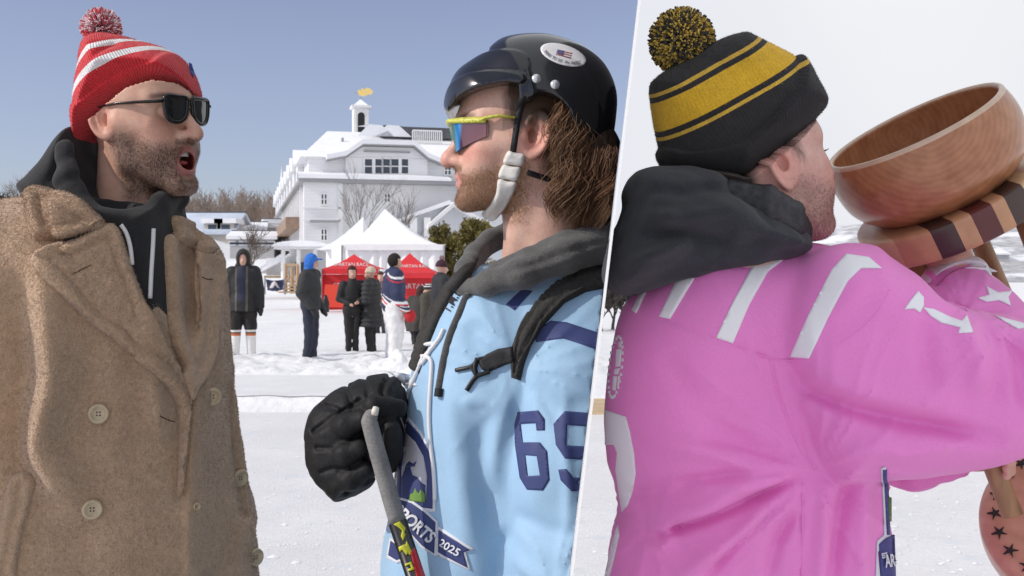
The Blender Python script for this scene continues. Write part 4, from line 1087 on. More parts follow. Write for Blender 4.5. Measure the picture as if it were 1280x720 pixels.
        def cover(X, Y_, Z):
            f = ell(X, Y_, Z, hc + [-.008, 0, .035], (.110, .090, .118))
            if hat in ('beanie', 'stripe'): f = np.maximum(f, .022 + hc[2] - Z + .25 * (X - hc[0]) * -1 * .3)
            elif hat in ('balaclava', 'capbeanie'):
                f = smin(f, cap(X, Y_, Z, hc + [-.03, 0, -.05], hc + [-.03, 0, -.16], .085, .085), .05); f = smax(f, -ell(X, Y_, Z, hc + [.12, 0, -.02], (.095, .06, .06)), .015)
                f = np.minimum(f, np.maximum(ell(X, Y_, Z, hc + [.11, 0, .055], (.085, .075, .014)), -1)) if hat == 'capbeanie' else f
            else:
                f = np.maximum(f, -np.maximum(hc[0] + .035 - X, Z - hc[2] - .065)); f = f + .006 * vnoise(X * 60, Y_ * 60, Z * 30, 2)
                if hat == 'longhair': f = smin(f, ell(X, Y_, Z, hc + [-.07, 0, -.06], (.06, .085, .17)), .04)
            return f
        at = None
        if hat == 'stripe':
            hm = mat('striped_knit', ramp=('h', 0, .2, [(0, (.03, .03, .035)), (.075, (.6, .6, .6)), (.095, (.03, .03, .035)), (.118, (.6, .6, .6)), (.134, (.03, .03, .035))]), rough=.9); at = lambda V: {'h': V[:, 2] - hc[2]}
        else: hm = mat('head_cover', S['hatcol'], .9, noise=(25, .3), bumps=[('noise', 40, .5, .01)])
        o = sdf({'hair': 'hair', 'longhair': 'hair'}.get(hat, 'hat'), cover, tuple(hc - [.25, .2, .35]), tuple(hc + [.25, .2, .22]), .010, tr, hm, t, attrs=at)
        if S.get('pom'):
            pompom('pompom', tr(np.array([hc + [0, 0, .18]]))[0], .05, (S['pom'], (.05, .05, .06), .5), t, 160)
    if S.get('glove'):
        for i in (0, 1):
            e, w = np.array(arms[i][0]), np.array(arms[i][1]); d = (w - e) / np.linalg.norm(w - e)
            sdf('glove', lambda X, Y_, Z: smin(cap(X, Y_, Z, w, w + d * .07, .045, .05), cap(X, Y_, Z, w + d * .07, w + d * .14, .045, .03), .02), tuple(w - .25), tuple(w + .25), .012, tr, M['black'], t)
    return t, tr, b
def parka_paint(V):
    C = np.tile(np.array([.022, .022, .024]), (len(V), 1)); m = (V[:, 0] > .03) & (np.abs(V[:, 1] + .02) < .075) & (V[:, 2] > .95)
    C[m] = (.018, .020, .045); e = (V[:, 0] > .03) & (np.abs(np.abs(V[:, 1] + .02) - .085) < .014); C[e] = (.10, .09, .07); return C
figure('man in black hooded parka and white striped hockey socks facing the camera', 304, 449, 314, -80,
       dict(jacket=dict(hem=.78, puff=.03, paint=parka_paint), trousers=(.020, .016, .016), short=.48, legw=1.25, hat='hood', hatcol=(.022, .023, .022), stance=.13, glove=True, build=.98,
            arms=(((-.02, .25, 1.13), (.05, .27, .86)), ((-.02, -.25, 1.13), (.05, -.27, .86)))), 1.80)
figure('man in bright blue balaclava and black jacket standing in profile', 388, 456, 318, -10,
       dict(jacket=dict(col=(.030, .031, .032), hem=.88, puff=.035), trousers=(.022, .026, .045), hat='capbeanie', hatcol=(.030, .15, .52), glove=True, stance=.06, stride=.03,
            arms=(((-.06, .26, 1.14), (.10, .24, .90)), ((-.06, -.27, 1.14), (.13, -.25, .88)))), 1.76)
figure('woman with tied dark hair in black turtleneck and leggings', 440, 449, 333, -75,
       dict(jacket=dict(col=(.018, .018, .020), hem=.90, puff=.0), trousers=(.020, .018, .018), hat='hair', hatcol=(.035, .016, .012), boots=(.5, .48, .46), stance=.07, build=.9, legw=.85,
            arms=(((.02, .25, 1.14), (.17, .10, 1.08)), ((.02, -.25, 1.14), (.17, -.08, 1.05)))), 1.66)
figure('woman in beige knit cap and long quilted black coat seen from behind', 464, 449, 334, 165,
       dict(jacket=dict(col=(.035, .035, .036), hem=.62, puff=.045, quilt=True, flare=.03), trousers=(.022, .020, .020), hat='beanie', hatcol=(.55, .47, .36), stance=.07,
            arms=(((.0, .27, 1.14), (.20, .16, 1.06)), ((.0, -.27, 1.14), (.20, -.14, 1.06)))), 1.66)
def usa_paint(V):
    C = np.tile(np.array([.026, .034, .085]), (len(V), 1)); x, y, z = V.T
    s = z + .55 * np.abs(y) * np.where(y < 0, 1, .2) + .12 * x
    for lo, hi, c in ((.99, 1.02, (.75, .75, .75)), (1.02, 1.055, (.50, .03, .04)), (1.055, 1.085, (.75, .75, .75)), (1.13, 1.15, (.75, .75, .75))): C[(s > lo) & (s < hi) & (z < 1.13)] = c
    sl = (np.abs(y) > .20) & (z < 1.02); C[sl & (z > .95)] = (.5, .03, .04); C[sl & (z > .98)] = (.75, .75, .75)
    sh_ = (np.abs(y) > .10) & (np.abs(z - 1.455 + .35 * (np.abs(y) - .1)) < .016); C[sh_] = (.75, .75, .75)
    sh_ = (np.abs(y) > .10) & (np.abs(z - 1.40 + .35 * (np.abs(y) - .1)) < .010); C[sh_] = (.50, .03, .04); return C
t, tr, b = figure('dark haired man in navy hockey jersey and white padded trousers', 492, 458, 318, 20,
       dict(jacket=dict(hem=.86, puff=.055, paint=usa_paint), trousers=(.72, .72, .72), legw=1.45, hat='hair', hatcol=(.020, .014, .011), skin=skin_mat('tan_skin', (.50, .29, .20)), stance=.10,
            arms=(((-.03, .28, 1.14), (.10, .27, .90)), ((-.02, -.29, 1.14), (.12, -.27, .90))), build=1.06), 1.80)
q = tr(np.array([[.20, -.25, .80]]))[0]; m = MB(); m.tube([q + np.array([0, 0, .09]), q, q - np.array([0, 0, .1])], [.06, .10, .06], 10); o = m.build('red_mitten', mat('red_knit', (.45, .02, .025), .85), None, True)
tag(o, 'red mitten held low by the man in navy jersey', 'mitten')
figure('woman with long dark hair in black jacket seen from behind', 524, 462, 357, 70,
       dict(jacket=dict(col=(.040, .036, .032), puff=.06, hem=.80), hat='longhair', hatcol=(.045, .024, .018), lean=.12, headdrop=.02), 1.66)
figure('person in black and grey striped knit cap bending head down', 539, 462, 352, 150,
       dict(jacket=dict(col=(.060, .052, .040), puff=.06, hem=.80), hat='stripe', hatcol=(0, 0, 0), headdrop=.05, headx=.05), 1.70)
figure('man in dark bobble hat and dark jacket behind the striped cap', 551, 452, 326, 20,
       dict(jacket=dict(col=(.025, .025, .03), puff=.04), hat='beanie', hatcol=(.05, .02, .03), pom=(.45, .03, .05)), 1.76)
figure('partly hidden person in red between the beige cap and navy jersey', 476, 430, 340, -90,
       dict(jacket=dict(col=(.25, .12, .11), puff=.03), hat='hair', hatcol=(.05, .03, .02)), 1.70)
def mounds():
    rg = np.random.default_rng(8)
    for i, (px, py, wpx, hpx) in enumerate(((497, 462, 62, 22), (462, 464, 44, 12), (382, 468, 40, 7), (300, 467, 60, 7), (522, 464, 44, 18), (342, 465, 46, 6))):
        Y = 15.6 + .12 * i; k = Y / F; b = P(px, py, Y); w, h = wpx * k / 2, hpx * k; n = 34; V = []; Fq = []
        for j in range(n + 1):
            for l in range(n + 1):
                u, v = l / n * 2 - 1, j / n * 2 - 1; r = math.hypot(u, v); x, y = u * w * 1.3, v * w * .8
                z = h * max(0, 1 - r * r) ** .8 * (1 + .3 * float(vnoise(x * 6, y * 6, i, 4)) + .22 * float(vnoise(x * 15, y * 15, i, 5))) - .04
                V.append((b[0] + x, b[1] + y, b[2] + z))
        for j in range(n):
            for l in range(n): a = j * (n + 1) + l; Fq.append((a, a + 1, a + n + 2, a + n + 1))
        lb = ['tallest snow heap at the feet of the navy jersey man', 'lumpy snow heap left of the navy jersey man', 'low snow lump before the blue balaclava man', 'wide low snow lump before the hooded man', 'snow heap right behind the raised black glove', 'low snow lump between hooded man and blue balaclava man'][i]
        o = obj('snow_heap', np.array(V), Fq, M['snow']); tag(o, lb, 'snow heap', 'heaps of shovelled snow')
mounds()

# ================================================================== heads
def head_fn(mouth=0.0, ear=True, jaw=1.0, nose=1.0, chin=0.0, neck=True, neck_to=(-.045, 0, -.20), neck_r=(.056, .060), eyes_closed=False, brow=1.0, lipz=0.0, crease=1.0):
    """head in metres: x forward, y to the figure's left, z up, eyes at z = 0"""
    mo = mouth
    def f(X, Y, Z):
        A = np.abs(Y)
        h = ell(X, Y, Z, (-.006, 0, .034), (.098, .077, .086))
        h = smin(h, ell(X, Y, Z, (.032, 0, .0), (.060, .066, .085)), .03)
        # jaw
        cz = -.098 - mo
        h = smin(h, ell(X, Y, Z, (.042, 0, -.058 - mo * .4), (.046, .050 * jaw, .058)), .03)
        chn = smin(cap(X, A, Z, (.080 + chin, .0, cz), (.076 + chin, .014, cz), .0175), cap(X, A, Z, (.074 + chin, .014, cz + .002), (.012, .050 * jaw, -.068 - mo * .45), .017, .0155), .012)
        chn = smin(chn, cap(X, A, Z, (.012, .050 * jaw, -.068 - mo * .45), (.004, .061, -.02), .0155, .016), .015)
        h = smin(h, chn, .022)
        h = smin(h, cap(X, A, Z, (.060, .046, -.024), (.015, .066, -.012), .019, .013), .02)        # cheekbone
        h = smin(h, ell(X, A, Z, (.062, .030, -.050 - mo * .3), (.028, .026, .032)), .02)                # cheek
        h = smin(h, ell(X, Y, Z, (.078, 0, -.064 - mo * .35), (.0225, .030, .026 + mo * .5)), .014)       # muzzle
        h = smin(h, cap(X, A, Z, (.090, .006, .021), (.066, .050, .018), .0105 * brow, .010), .016)  # brow
        h = smax(h, -ell(X, A, Z, (.098, .033, -.002), (.021, .0205, .0135)), .012)                  # sockets
        # nose
        n = cap(X, Y, Z, (.086, 0, .012), (.105 + .002 * nose, 0, -.030), .0075, .0095)
        n = smin(n, sph(X, Y, Z, (.1105 + .002 * nose, 0, -.038 - .001 * nose), .0118), .012)
        n = smin(n, ell(X, A, Z, (.0985, .0125, -.042), (.0115, .0078, .0088)), .007)
        n = smax(n, -ell(X, A, Z, (.1045, .0065, -.0525), (.007, .0034, .006)), .003)
        h = smin(h, n, .009)
        # lips
        lz = -.0655 + lipz
        ul = np.minimum(cap(X, A, Z, (.0968, .0, lz), (.0938, .012, lz - .001), .0056, .0050), cap(X, A, Z, (.0938, .012, lz - .001), (.082, .0255, lz - .006 - mo * .35), .0052, .003))
        l2 = lz - .0115 - mo
        ll = np.minimum(cap(X, A, Z, (.0945 - mo * .12, .0, l2), (.0915 - mo * .12, .012, l2 + .001), .0064, .0056), cap(X, A, Z, (.0915 - mo * .12, .012, l2 + .001), (.082, .025, lz - .008 - mo * .45), .0056, .003))
        h = smin(h, np.minimum(ul, ll), .006)
        if mo > 0:
            h = smax(h, -ell(X, Y, Z, (.092, 0, lz - .006 - mo * .5), (.030, .0212, .0045 + mo * .50)), .006)
            dz = Z - (lz - .006 - mo * .5); e_ = (np.sqrt((Y / .0232) ** 2 + (dz / (.0065 + mo * .52)) ** 2) - 1) * (.0065 + mo * .52)
            ring_ = np.sqrt(e_ ** 2 + (X - (.0955 + .10 * dz * (dz < 0) - 20 * Y ** 2)) ** 2) - .0042
            h = smin(h, ring_, .006)
        else:
            h = smax(h, -np.minimum(cap(X, A, Z, (.1035, 0, lz - .0062), (.097, .012, lz - .0066), .0022), cap(X, A, Z, (.097, .012, lz - .0066), (.0865, .026, lz - .008), .0022, .0015)), .003)
        # lids
        for q in (1,):
            h = smin(h, sph(X, A, Z, (.0755, .0325, -.001), .0132), .003)
            if not eyes_closed: h = smax(h, -ell(X, A, Z, (.0905, .0325, -.0015), (.006, .0115, .0036)), .002)
        h = smax(h, -cap(X, A, Z, (.0955, .0215, -.047), (.085, .035, -.074 - mo * .4), .0016 * crease, .0016 * crease), .010) if crease > 0 else h
        # philtrum hollow, chin hollow
        h = smax(h, -ell(X, Y, Z, (.1005 - mo * .1, 0, l2 - .0135), (.008, .016, .006)), .01)
        if ear:
            # ear: tilted oval rim, inner fold, lobe
            ex, ez = X + .012, Z + .006
            tx, tz = ex * .966 + ez * .2588 * 1.0, -ex * .2588 + ez * .966
            ey = A - (.0775 + .42 * np.maximum(-tx, -.004))
            rad = np.sqrt((tx / .0175) ** 2 + (tz / .0305) ** 2)
            dr = (rad - 1) * .0205
            open_ = np.clip((tx - .004) / .012, 0, 1) * np.clip(1 - np.abs(tz) / .02, 0, 1)
            rim = np.sqrt(dr ** 2 + ey ** 2) - (.0050 - .0035 * open_)
            disc = smax(np.abs(ey + .0055) - .0032, dr, .003)
            inn = np.sqrt(((np.sqrt(((tx - .002) / .0105) ** 2 + (tz / .019) ** 2) - 1) * .0135) ** 2 + (ey + .001) ** 2) - .0026
            lobe = ell(tx, ey, tz, (.006, -.001, -.0265), (.0085, .0045, .0095))
            e = smin(smin(rim, disc, .004), smin(inn, lobe, .004), .004)
            e = smin(e, ell(tx, ey, tz, (.0145, -.001, -.006), (.004, .005, .006)), .004)
            h = smin(h, e, .005)
            h = smax(h, -ell(tx, ey, tz, (.0055, -.002, -.004), (.0068, .0085, .0115)), .003)
        if neck:
            h = smin(h, cap(X, Y, Z, (-.022, 0, -.045), neck_to, neck_r[0], neck_r[1]), .02)
            h = smin(h, cap(X, A, Z, (-.012, .055, -.045), (neck_to[0] + .07, .012, neck_to[2] + .01), .012, .014), .02)      # neck muscle
            h = smin(h, sph(X, Y, Z, (neck_to[0] * .4 + .028, 0, -.142 - mo * .5), .014), .025)
        return h
    return f
def head_frame(c, fwd_deg, pitch=0, roll=0, scale=1.0):
    """fwd_deg: heading of the face (0 = to the right of the picture, -90 = towards the eye)"""
    R = Matrix.Rotation(math.radians(fwd_deg), 4, 'Z') @ Matrix.Rotation(-math.radians(pitch), 4, 'Y') @ Matrix.Rotation(math.radians(roll), 4, 'X')
    Mx = Matrix.Translation(Vector(c)) @ R @ Matrix.Scale(scale, 4)
    A = np.array(Mx)
    return (lambda V: np.asarray(V) @ A[:3, :3].T + A[:3, 3]), Mx
def whiskers(o, n, length, wid, col, parent, seed=3):
    """separate short beard hairs where the skin's stub attribute is high"""
    me = o.data; rg = np.random.default_rng(seed); L = root_loc(o.parent)
    co = np.empty(len(me.vertices) * 3, np.float32); me.vertices.foreach_get('co', co); V = co.reshape(-1, 3).astype(float)
    st = np.empty(len(V), np.float32); me.attributes['stub'].data.foreach_get('value', st)
    Q = np.empty(len(me.loops), np.int32); me.loops.foreach_get('vertex_index', Q); Q = Q.reshape(-1, 4)
    a, b, c, d = [V[Q[:, i]] for i in range(4)]; nr = np.cross(c - a, d - b); ar = np.linalg.norm(nr, axis=1); nr /= ar[:, None] + 1e-12
    w = ar * st[Q].mean(1) ** 1.3 * (nr[:, 1] < .5); w /= w.sum(); f = rg.choice(len(Q), n, p=w); u, v = rg.random((2, n, 1))
    p = a[f] * (1 - u) * (1 - v) + b[f] * u * (1 - v) + c[f] * u * v + d[f] * (1 - u) * v; N_ = nr[f]
    dn = np.array([0, 0, -1.0]) + rg.normal(size=(n, 3)) * .45; t = dn - (dn * N_).sum(1)[:, None] * N_; t /= np.linalg.norm(t, axis=1)[:, None] + 1e-9
    l = length * rg.uniform(.5, 1.3, (n, 1)); s = np.cross(N_, t) * wid
    p1 = p + N_ * l * .45 + t * l * .6; p2 = p + N_ * l * .55 + t * l * 1.15
    X = np.stack([p - s - N_ * .0003, p + s - N_ * .0003, p1 + s * .8, p1 - s * .8, p2 + s * .2, p2 - s * .2], 1).reshape(-1, 3) + L
    q = np.arange(n)[:, None] * 6; Fq = np.concatenate([q + np.array([0, 1, 2, 3]), q + np.array([3, 2, 4, 5])])
    C = np.repeat(np.array(col) * rg.uniform(.5, 1.6, (n, 1)), 6, axis=0)
    return obj('beard', X, Fq.astype(np.int32), mat('beard_hair', attr='Col', rough=.6, spec=.3), parent, True, {'Col': np.clip(C, 0, 1)})
def place_head(px, py, Y, fwd, pitch=0, roll=0, scale=1.0, local=(.1235, 0, -.040)):
    tr0, _ = head_frame((0, 0, 0), fwd, pitch, roll, scale); o = tr0(np.array([local]))[0]
    q = P(px, py, Y + o[1]); return head_frame((q[0] - o[0], Y, q[2] - o[2]), fwd, pitch, roll, scale)
def tuck(D, fn, c, brim, gap=3.0):
    """presses the scalp in under the hat: points above the brim line that would poke through the hat move inwards"""
    k = D / F; c = np.array(c, float); br = np.array(brim, float)
    def post(V, Q, at):
        q = np.stack([V[:, 0] / k + 640, (V[:, 1] - D) / k, HY - (V[:, 2] - CZ) / k], 1)
        up = q[:, 2] < np.interp(q[:, 0], br[:, 0], br[:, 1]) - 1
        for it in range(55):
            h = np.array(fn(q[:, 0], q[:, 1], q[:, 2])); m = up & (h > -gap)
            if not m.any(): break
            if it < 22: q[m, 1] = c[1] + (q[m, 1] - c[1]) * .97      # first flatten sideways (the ear under the cuff)
            else: q[m] = c + (q[m] - c) * .97
        return np.stack([(q[:, 0] - 640) * k, D + q[:, 1] * k, CZ + (HY - q[:, 2]) * k], 1), Q, at
    return post
def blob(V, c, r):
    d = np.sqrt((((V - np.array(c)) / np.array(r)) ** 2).sum(1)); return np.clip(1.25 - d * .75, 0, 1) * (d < 1.67)
def skin_attrs(skin, lip=(.42, .13, .11), red=.35, mouth=0.0, stub_fn=None, brow_col=(.03, .02, .015), extra=None, lipz=0):
    def at(V):
        n = len(V); C = np.tile(np.array(skin, float), (n, 1)); A = V.copy(); A[:, 1] = np.abs(A[:, 1])
        def mix(w, c):
            nonlocal C
            w = np.clip(w, 0, 1)[:, None]; C = C * (1 - w) + np.array(c) * w
        rd = np.array(skin) * np.array([1.0, .62, .60])
        for c, r in (((.108, 0, -.038), (.016, .016, .014)), ((.068, .040, -.030), (.03, .024, .020)), ((-.014, .085, -.006), (.03, .022, .036))): mix(blob(A, c, r) * red, rd)
        lz = -.0655 + lipz; l2 = lz - .0115 - mouth
        mix(blob(A, (.098, .008, lz - .001), (.009, .019, .0055)), lip); mix(blob(A, (.095 - mouth * .12, .008, l2), (.010, .018, .0068)), lip)
        if mouth > 0:
            dz = V[:, 2] - (lz - .006 - mouth * .5); e_ = (np.sqrt((V[:, 1] / .0232) ** 2 + (dz / (.0065 + mouth * .52)) ** 2) - 1) * (.0065 + mouth * .52)
            mix(np.clip(1.6 - np.abs(e_ - .001) / .0035, 0, 1) * (V[:, 0] > .072) * .85, lip)
        if mouth > 0: mix((((V - [.086, 0, lz - .006 - mouth * .5]) / [.022, .0206, .0040 + mouth * .48]) ** 2).sum(1) < 1.0, (.10, .012, .012))
        for k in range(5):
            t = k / 4; mix(blob(A, (.0965 - .022 * t ** 1.5, .014 + .036 * t, .021 + .004 * math.sin(t * 2.6)), (.010, .008, .0045)) * .9, brow_col)
        mix(blob(A, (.094, .0325, -.0015), (.005, .012, .0022)) * .8, np.array(brow_col))
        st = stub_fn(V, A) if stub_fn else np.zeros(n)
        bl = vnoise(V[:, 0] * 90, V[:, 1] * 90, V[:, 2] * 90, 7) * .6 + vnoise(V[:, 0] * 240, V[:, 1] * 240, V[:, 2] * 240, 9) * .4
        C = C * (1 + bl[:, None] * np.array([.05, .13, .13]))
        if extra: C = extra(V, A, C)
        return {'Col': np.clip(C, 0, 1), 'stub': np.clip(st, 0, 1)}
    return at
def beard(mouth=0.0, side=1.0, strength=.9, top=-.028, neck=-.135):
    def f(V, A):
        x, y, z = A.T
        line = top - .020 * np.clip((x - .02) / .06, 0, 1)             # cheek line drops towards the mouth
        w = np.clip((line - z) / .020, 0, 1)
        w = np.maximum(w, np.clip(1 - np.abs(z + .054) / .010, 0, 1) * (y < .028) * (x > .075))     # moustache
        w *= np.clip((z - neck + mouth) / .03, 0, 1) * np.clip((x + .012) / .022, 0, 1)
        e = (y / .0245) ** 2 + ((z + .0725 + mouth * .55) / (.0125 + mouth * .62)) ** 2
        w *= np.where(x > .075, np.clip((e - .75) / .5, 0, 1), 1)
        return w * strength
    return f

# ================================================================== man in the fleece coat
def left_man():
    FRONT[0] = -75; D = 1.85; k = D / F; tr = px_world(D)
    feet = np.array([P(140, 0, D)[0], D + .03, 0])
    t = thing('person', 'laughing man in red striped bobble hat, dark sunglasses and tan fleece coat', 'person', feet)
    # ---- head
    hw, HM = place_head(252, 167, D, -23, 3, 4, .97, (.1275, 0, -.041))
    MO = .026
    sk = mat('skin', attr='Col', rough=.48, sss=.12, noise=[(60, .06), (300, .05)], bumps=[('noise', 500, .25, .002), ('noise', 120, .15, .002)], stub=((.050, .030, .022), 1300))
    # teeth and tongue
    lz = -.0655; V, Q = surfnet(lambda X, Y, Z: np.maximum(np.maximum(np.abs(np.sqrt((X - .062) ** 2 + Y ** 2 * 1.5) - .0265) - .002, np.abs(Z - (lz - .0065)) - .0042), .07 - X), (.06, -.03, -.085), (.10, .03, -.06), .0012)
    obj('teeth', hw(V), Q, mat('tooth', (.78, .74, .66), .3), t)
    V, Q = surfnet(lambda X, Y, Z: ell(X, Y, Z, (.066, 0, lz - .021), (.024, .016, .006)), (.03, -.03, -.10), (.10, .03, -.07), .002)
    obj('tongue', hw(V), Q, mat('tongue_skin', (.40, .08, .08), .35), t)
    # ---- hat
    hatm = mat('red_knit', ramp=('s', -180, -100, [(-180, (.62, .012, .022)), (-165.5, (.78, .76, .76)), (-155.5, (.62, .012, .022)), (-140, (.78, .76, .76)), (-130.5, (.62, .012, .022))]),
               rough=.95, sheen=.25, noise=[(40, .10), (400, .12)], rib=('rib', .55, .0016), bumps=[('noise', 900, .3, .0015)])
    ho = [(104, 184), (97, 168), (95, 130), (99, 95), (105, 60), (113, 47), (128, 41), (150, 44), (180, 52), (205, 60), (221, 70), (234, 83), (242, 100), (246, 121), (233, 110), (208, 109), (179, 119), (150, 138), (124, 160)]
    cuff = [(103, 186), (96, 168), (94.5, 134), (120, 112), (150, 92), (185, 75), (216, 66), (234, 82), (243, 100), (247, 122), (233, 111), (208, 110), (179, 120), (150, 139), (122, 163)]
    def S(U, W_, V): return -.493 * U - .871 * V + .144 * W_
    def hat(U, W_, V):
        a = infl(U, W_, V, ho, 6, 77, 80, 62)
        b = infl(U, W_, V, cuff, 6, 82, 84, 60)
        s = S(U, W_, V)
        a = a + 1.6 * np.exp(-((s + 131) / 3.0) ** 2) - fold(U, V, [(113, 62), (128, 52), (140, 50)], 5, 2.5) * -1
        a = a + fold(U, V, [(108, 75), (122, 55), (134, 46)], 3.5, 2.2)
        return smin(a, np.maximum(b, s + 166), 1.5)
    def hat_at(V):
        u, w, v = V.T; s = S(u, w, v); c = -.871 * (u - 168) + .493 * (v - 115)
        return {'s': s, 'rib': np.arctan2(c, -(w - 6)) * 130}
    body = sdf('body', head_fn(MO, jaw=1.03, nose=3.2, crease=0), (-.13, -.11, -.30), (.14, .11, .14), .0021, hw, sk, t,
               attrs=skin_attrs((.60, .355, .26), mouth=MO, stub_fn=beard(MO, strength=.75, top=-.026), red=.45, lip=(.40, .14, .12)), bvh=True, sm=1, post=tuck(D, hat, (165, 6, 125), [(90, 196), (103, 186), (122, 163), (150, 139), (179, 120), (208, 110), (233, 111), (246, 121), (300, 140)]))
    whiskers(body, 7000, .0030, .00018, (.055, .034, .024), t)
    H = sdf('hat', hat, (88, -84, 34), (254, 96, 192), 1.9, tr, hatm, t, attrs=hat_at, bvh=True, flip=True, post=fuzz_post(16000, .0016, .0002, seed=4))
    pompom('pompom', tr(np.array([[125, 4, 34]]))[0], 25 * k, ((.60, .04, .07), (.80, .70, .72), .42), t, 1500)
    applique('hat_logo', [[(236, 78), (240, 80), (243, 92), (241, 97), (237, 90)]], bvh_of(H), mat('blue_thread', (.05, .08, .30), .8), t, .0008, 1, 2)
    # ---- sunglasses, in the head's own frame
    fm = mat('glossy_black_frame', (.010, .010, .011), .12, spec=.6); lm = mat('smoky_lens', (.012, .014, .012), .03, spec=1.0, coat=.6)
    def lens_ring(q, n=10):
        r = [(.0075, .015), (.027, .0165), (.047, .0165), (.0515, .010), (.049, -.009), (.040, -.0195), (.023, -.0205), (.0105, -.012), (.007, .002)]
        r = crom(r, 5, True); o = []
        for y, z in r:
            y, z = .0075 + (y - .0075) * 1.10, z * 1.13
            x = .1075 - .10 * max(y - .01, 0) - 2.6 * max(y - .030, 0) ** 2 + .10 * z
            o.append((x, q * y, z + .003))
        return np.array(o)
    g = MB(); gg = None
    def glass_tr(V): return hw(V)
    fr = MB()
    for q in (1, -1):
        r = lens_ring(q); r2 = np.concatenate([r, r[:2]])
        fr.tube(glass_tr(r2), .0035, 8)
    fr.tube(glass_tr([(.1075, -.0085, .010), (.1085, 0, .012), (.1075, .0085, .010)]), .0030, 8)
    sg = fr.build('sunglasses', fm, t, True, fix=False)
    for q in (1, -1):
        r = lens_ring(q); c = r.mean(0) + [.0015, 0, 0]; n = len(r); V = list(glass_tr(r)) + list(glass_tr((r + c) / 2 + [.0008, 0, 0])) + [glass_tr(c[None])[0]]
        Fq = [(i, (i + 1) % n, n + (i + 1) % n, n + i) for i in range(n)] + [(n + i, n + (i + 1) % n, 2 * n) for i in range(n)]
        obj('lens', np.array(V), Fq, lm, sg)
        tp = MB(); tp.tube(glass_tr([(.0995, q * .0560, .0135), (.094, q * .066, .0125), (.06, q * .0755, .014), (.02, q * .079, .016), (-.015, q * .080, .014)]), [.0072, .0072, .006, .005, .004], 8, .4, (0, 0, 1))
        tp.build('temple', fm, sg, True, fix=False)
        m = MB(); m.tube(glass_tr([(.093, q * .0695, .014), (.084, q * .0718, .0135)]), [.0016, .0016], 6); m.build('emblem', mat('silver_mark', (.7, .7, .7), .25, metal=1), sg)
    # ---- hoodie
    hm = mat('black_sweatshirt', (.014, .014, .0155), .9, sheen=.08, noise=[(30, .2), (300, .2)], bumps=[('noise', 300, .3, .002), ('noise', 25, .3, .006)])
    def hood(U, W_, V):
        ring = [(33, 240), (46, 218), (62, 200), (78, 176), (92, 162), (103, 160), (111, 176), (118, 205), (128, 240), (150, 275), (172, 300), (150, 320), (80, 300)]
        a = infl(U, W_, V, ring, -6, 62, 110, 38)
        r = chain_sdf(U, W_, V, [(112, -72, 196), (122, -88, 235), (143, -98, 272), (168, -96, 300)], [13, 17, 16, 14], 8)
        b = chain_sdf(U, W_, V, [(216, -10, 246), (208, -42, 262), (196, -74, 284), (178, -92, 306)], [13, 16, 15, 12], 8)
        bk = chain_sdf(U, W_, V, [(100, 50, 190), (130, 80, 215), (190, 60, 235), (218, 10, 246)], [26, 26, 24, 16], 10)
        f = smin(smin(a, r, 10), smin(b, bk, 10), 10)
        f = f + fold(U, V, [(50, 232), (80, 205), (100, 190)], 7, 3) + fold(U, V, [(70, 245), (100, 225), (116, 222)], 6, 3) + fold(U, V, [(75, 185), (92, 200), (112, 240)], 5, 2.4)
        f = smax(f, -cap(U, W_, V, (150, -25, 120), (163, -55, 285), 50, 40), 10)
        ch = infl(U, W_ - .42 * (U - 165), V, [(105, 262), (135, 250), (200, 258), (226, 275), (235, 470), (190, 450), (125, 330)], 0, 119, 30, 22)
        ch = smax(ch, -cap(U, W_, V, (150, -25, 120), (160, -70, 272), 46, 30), 8)
        return smin(f, ch, 8)
    HD = sdf('hoodie', hood, (20, -175, 148), (250, 150, 480), 2.4, tr, hm, t, flip=True, bvh=True)
    # ---- coat
    FRONT[0] = -122
    fl = mat('tan_fleece', (.47, .315, .20), .95, sheen=.35, noise=[(10, .08), (130, .10), (420, .10)], bumps=[('voro', 240, .45, .003), ('noise', 420, .7, .003), ('noise', 30, .3, .006)])
    body_o = [(-60, 330), (-40, 285), (0, 266), (38, 252), (100, 250), (160, 268), (205, 270), (240, 280), (268, 308), (281, 340), (286, 430), (297, 540), (310, 640), (322, 730), (340, 1010), (-80, 1010), (-92, 700), (-86, 450)]
    arm2 = [(250, 330), (276, 380), (292, 460), (304, 560), (321, 640), (321, 655), (312, 690), (322, 700), (318, 760), (280, 760), (250, 600)]
    sk_ = lambda R_, o=0: [(640 + (a - 640) * (1 + (.42 * (a - 165) + o) / F), HY + (b - HY) * (1 + (.42 * (a - 165) + o) / F)) if a > 165 else (a, b) for a, b in R_]
    body_o = sk_(body_o); arm2 = sk_(arm2, 55)
    def coat(U, W_, V):
        W_ = W_ - .42 * (U - 165)
        Tf = 128 + 10 * np.clip((V - 300) / 300, 0, 1)
        a = infl(U, W_, V, body_o, 0, Tf, 130, 120)
        a = a + np.clip(V / 400, 0, 1) * 0
        a = smin(a, infl(U, W_, V, arm2, 55, 50, 50, 30), 8)
        # folds of the heavy cloth
        d = fold(U, V, [(62, 310), (78, 400), (86, 470), (74, 550), (100, 600), (98, 650)], 17, -27) + fold(U, V, [(38, 330), (46, 450), (42, 540), (50, 610)], 12, 9)
        d = d + fold(U, V, [(112, 380), (118, 480), (110, 600), (112, 760)], 20, 6) + fold(U, V, [(166, 370), (178, 430), (188, 500), (194, 560)], 11, -14)
        d = d + fold(U, V, [(150, 430), (160, 520), (160, 600)], 14, 5) + fold(U, V, [(215, 640), (200, 760), (190, 900)], 22, -7)
        d = d + fold(U, V, [(262, 480), (272, 600), (280, 760)], 14, -7) + fold(U, V, [(245, 520), (252, 640), (255, 800)], 9, 6)
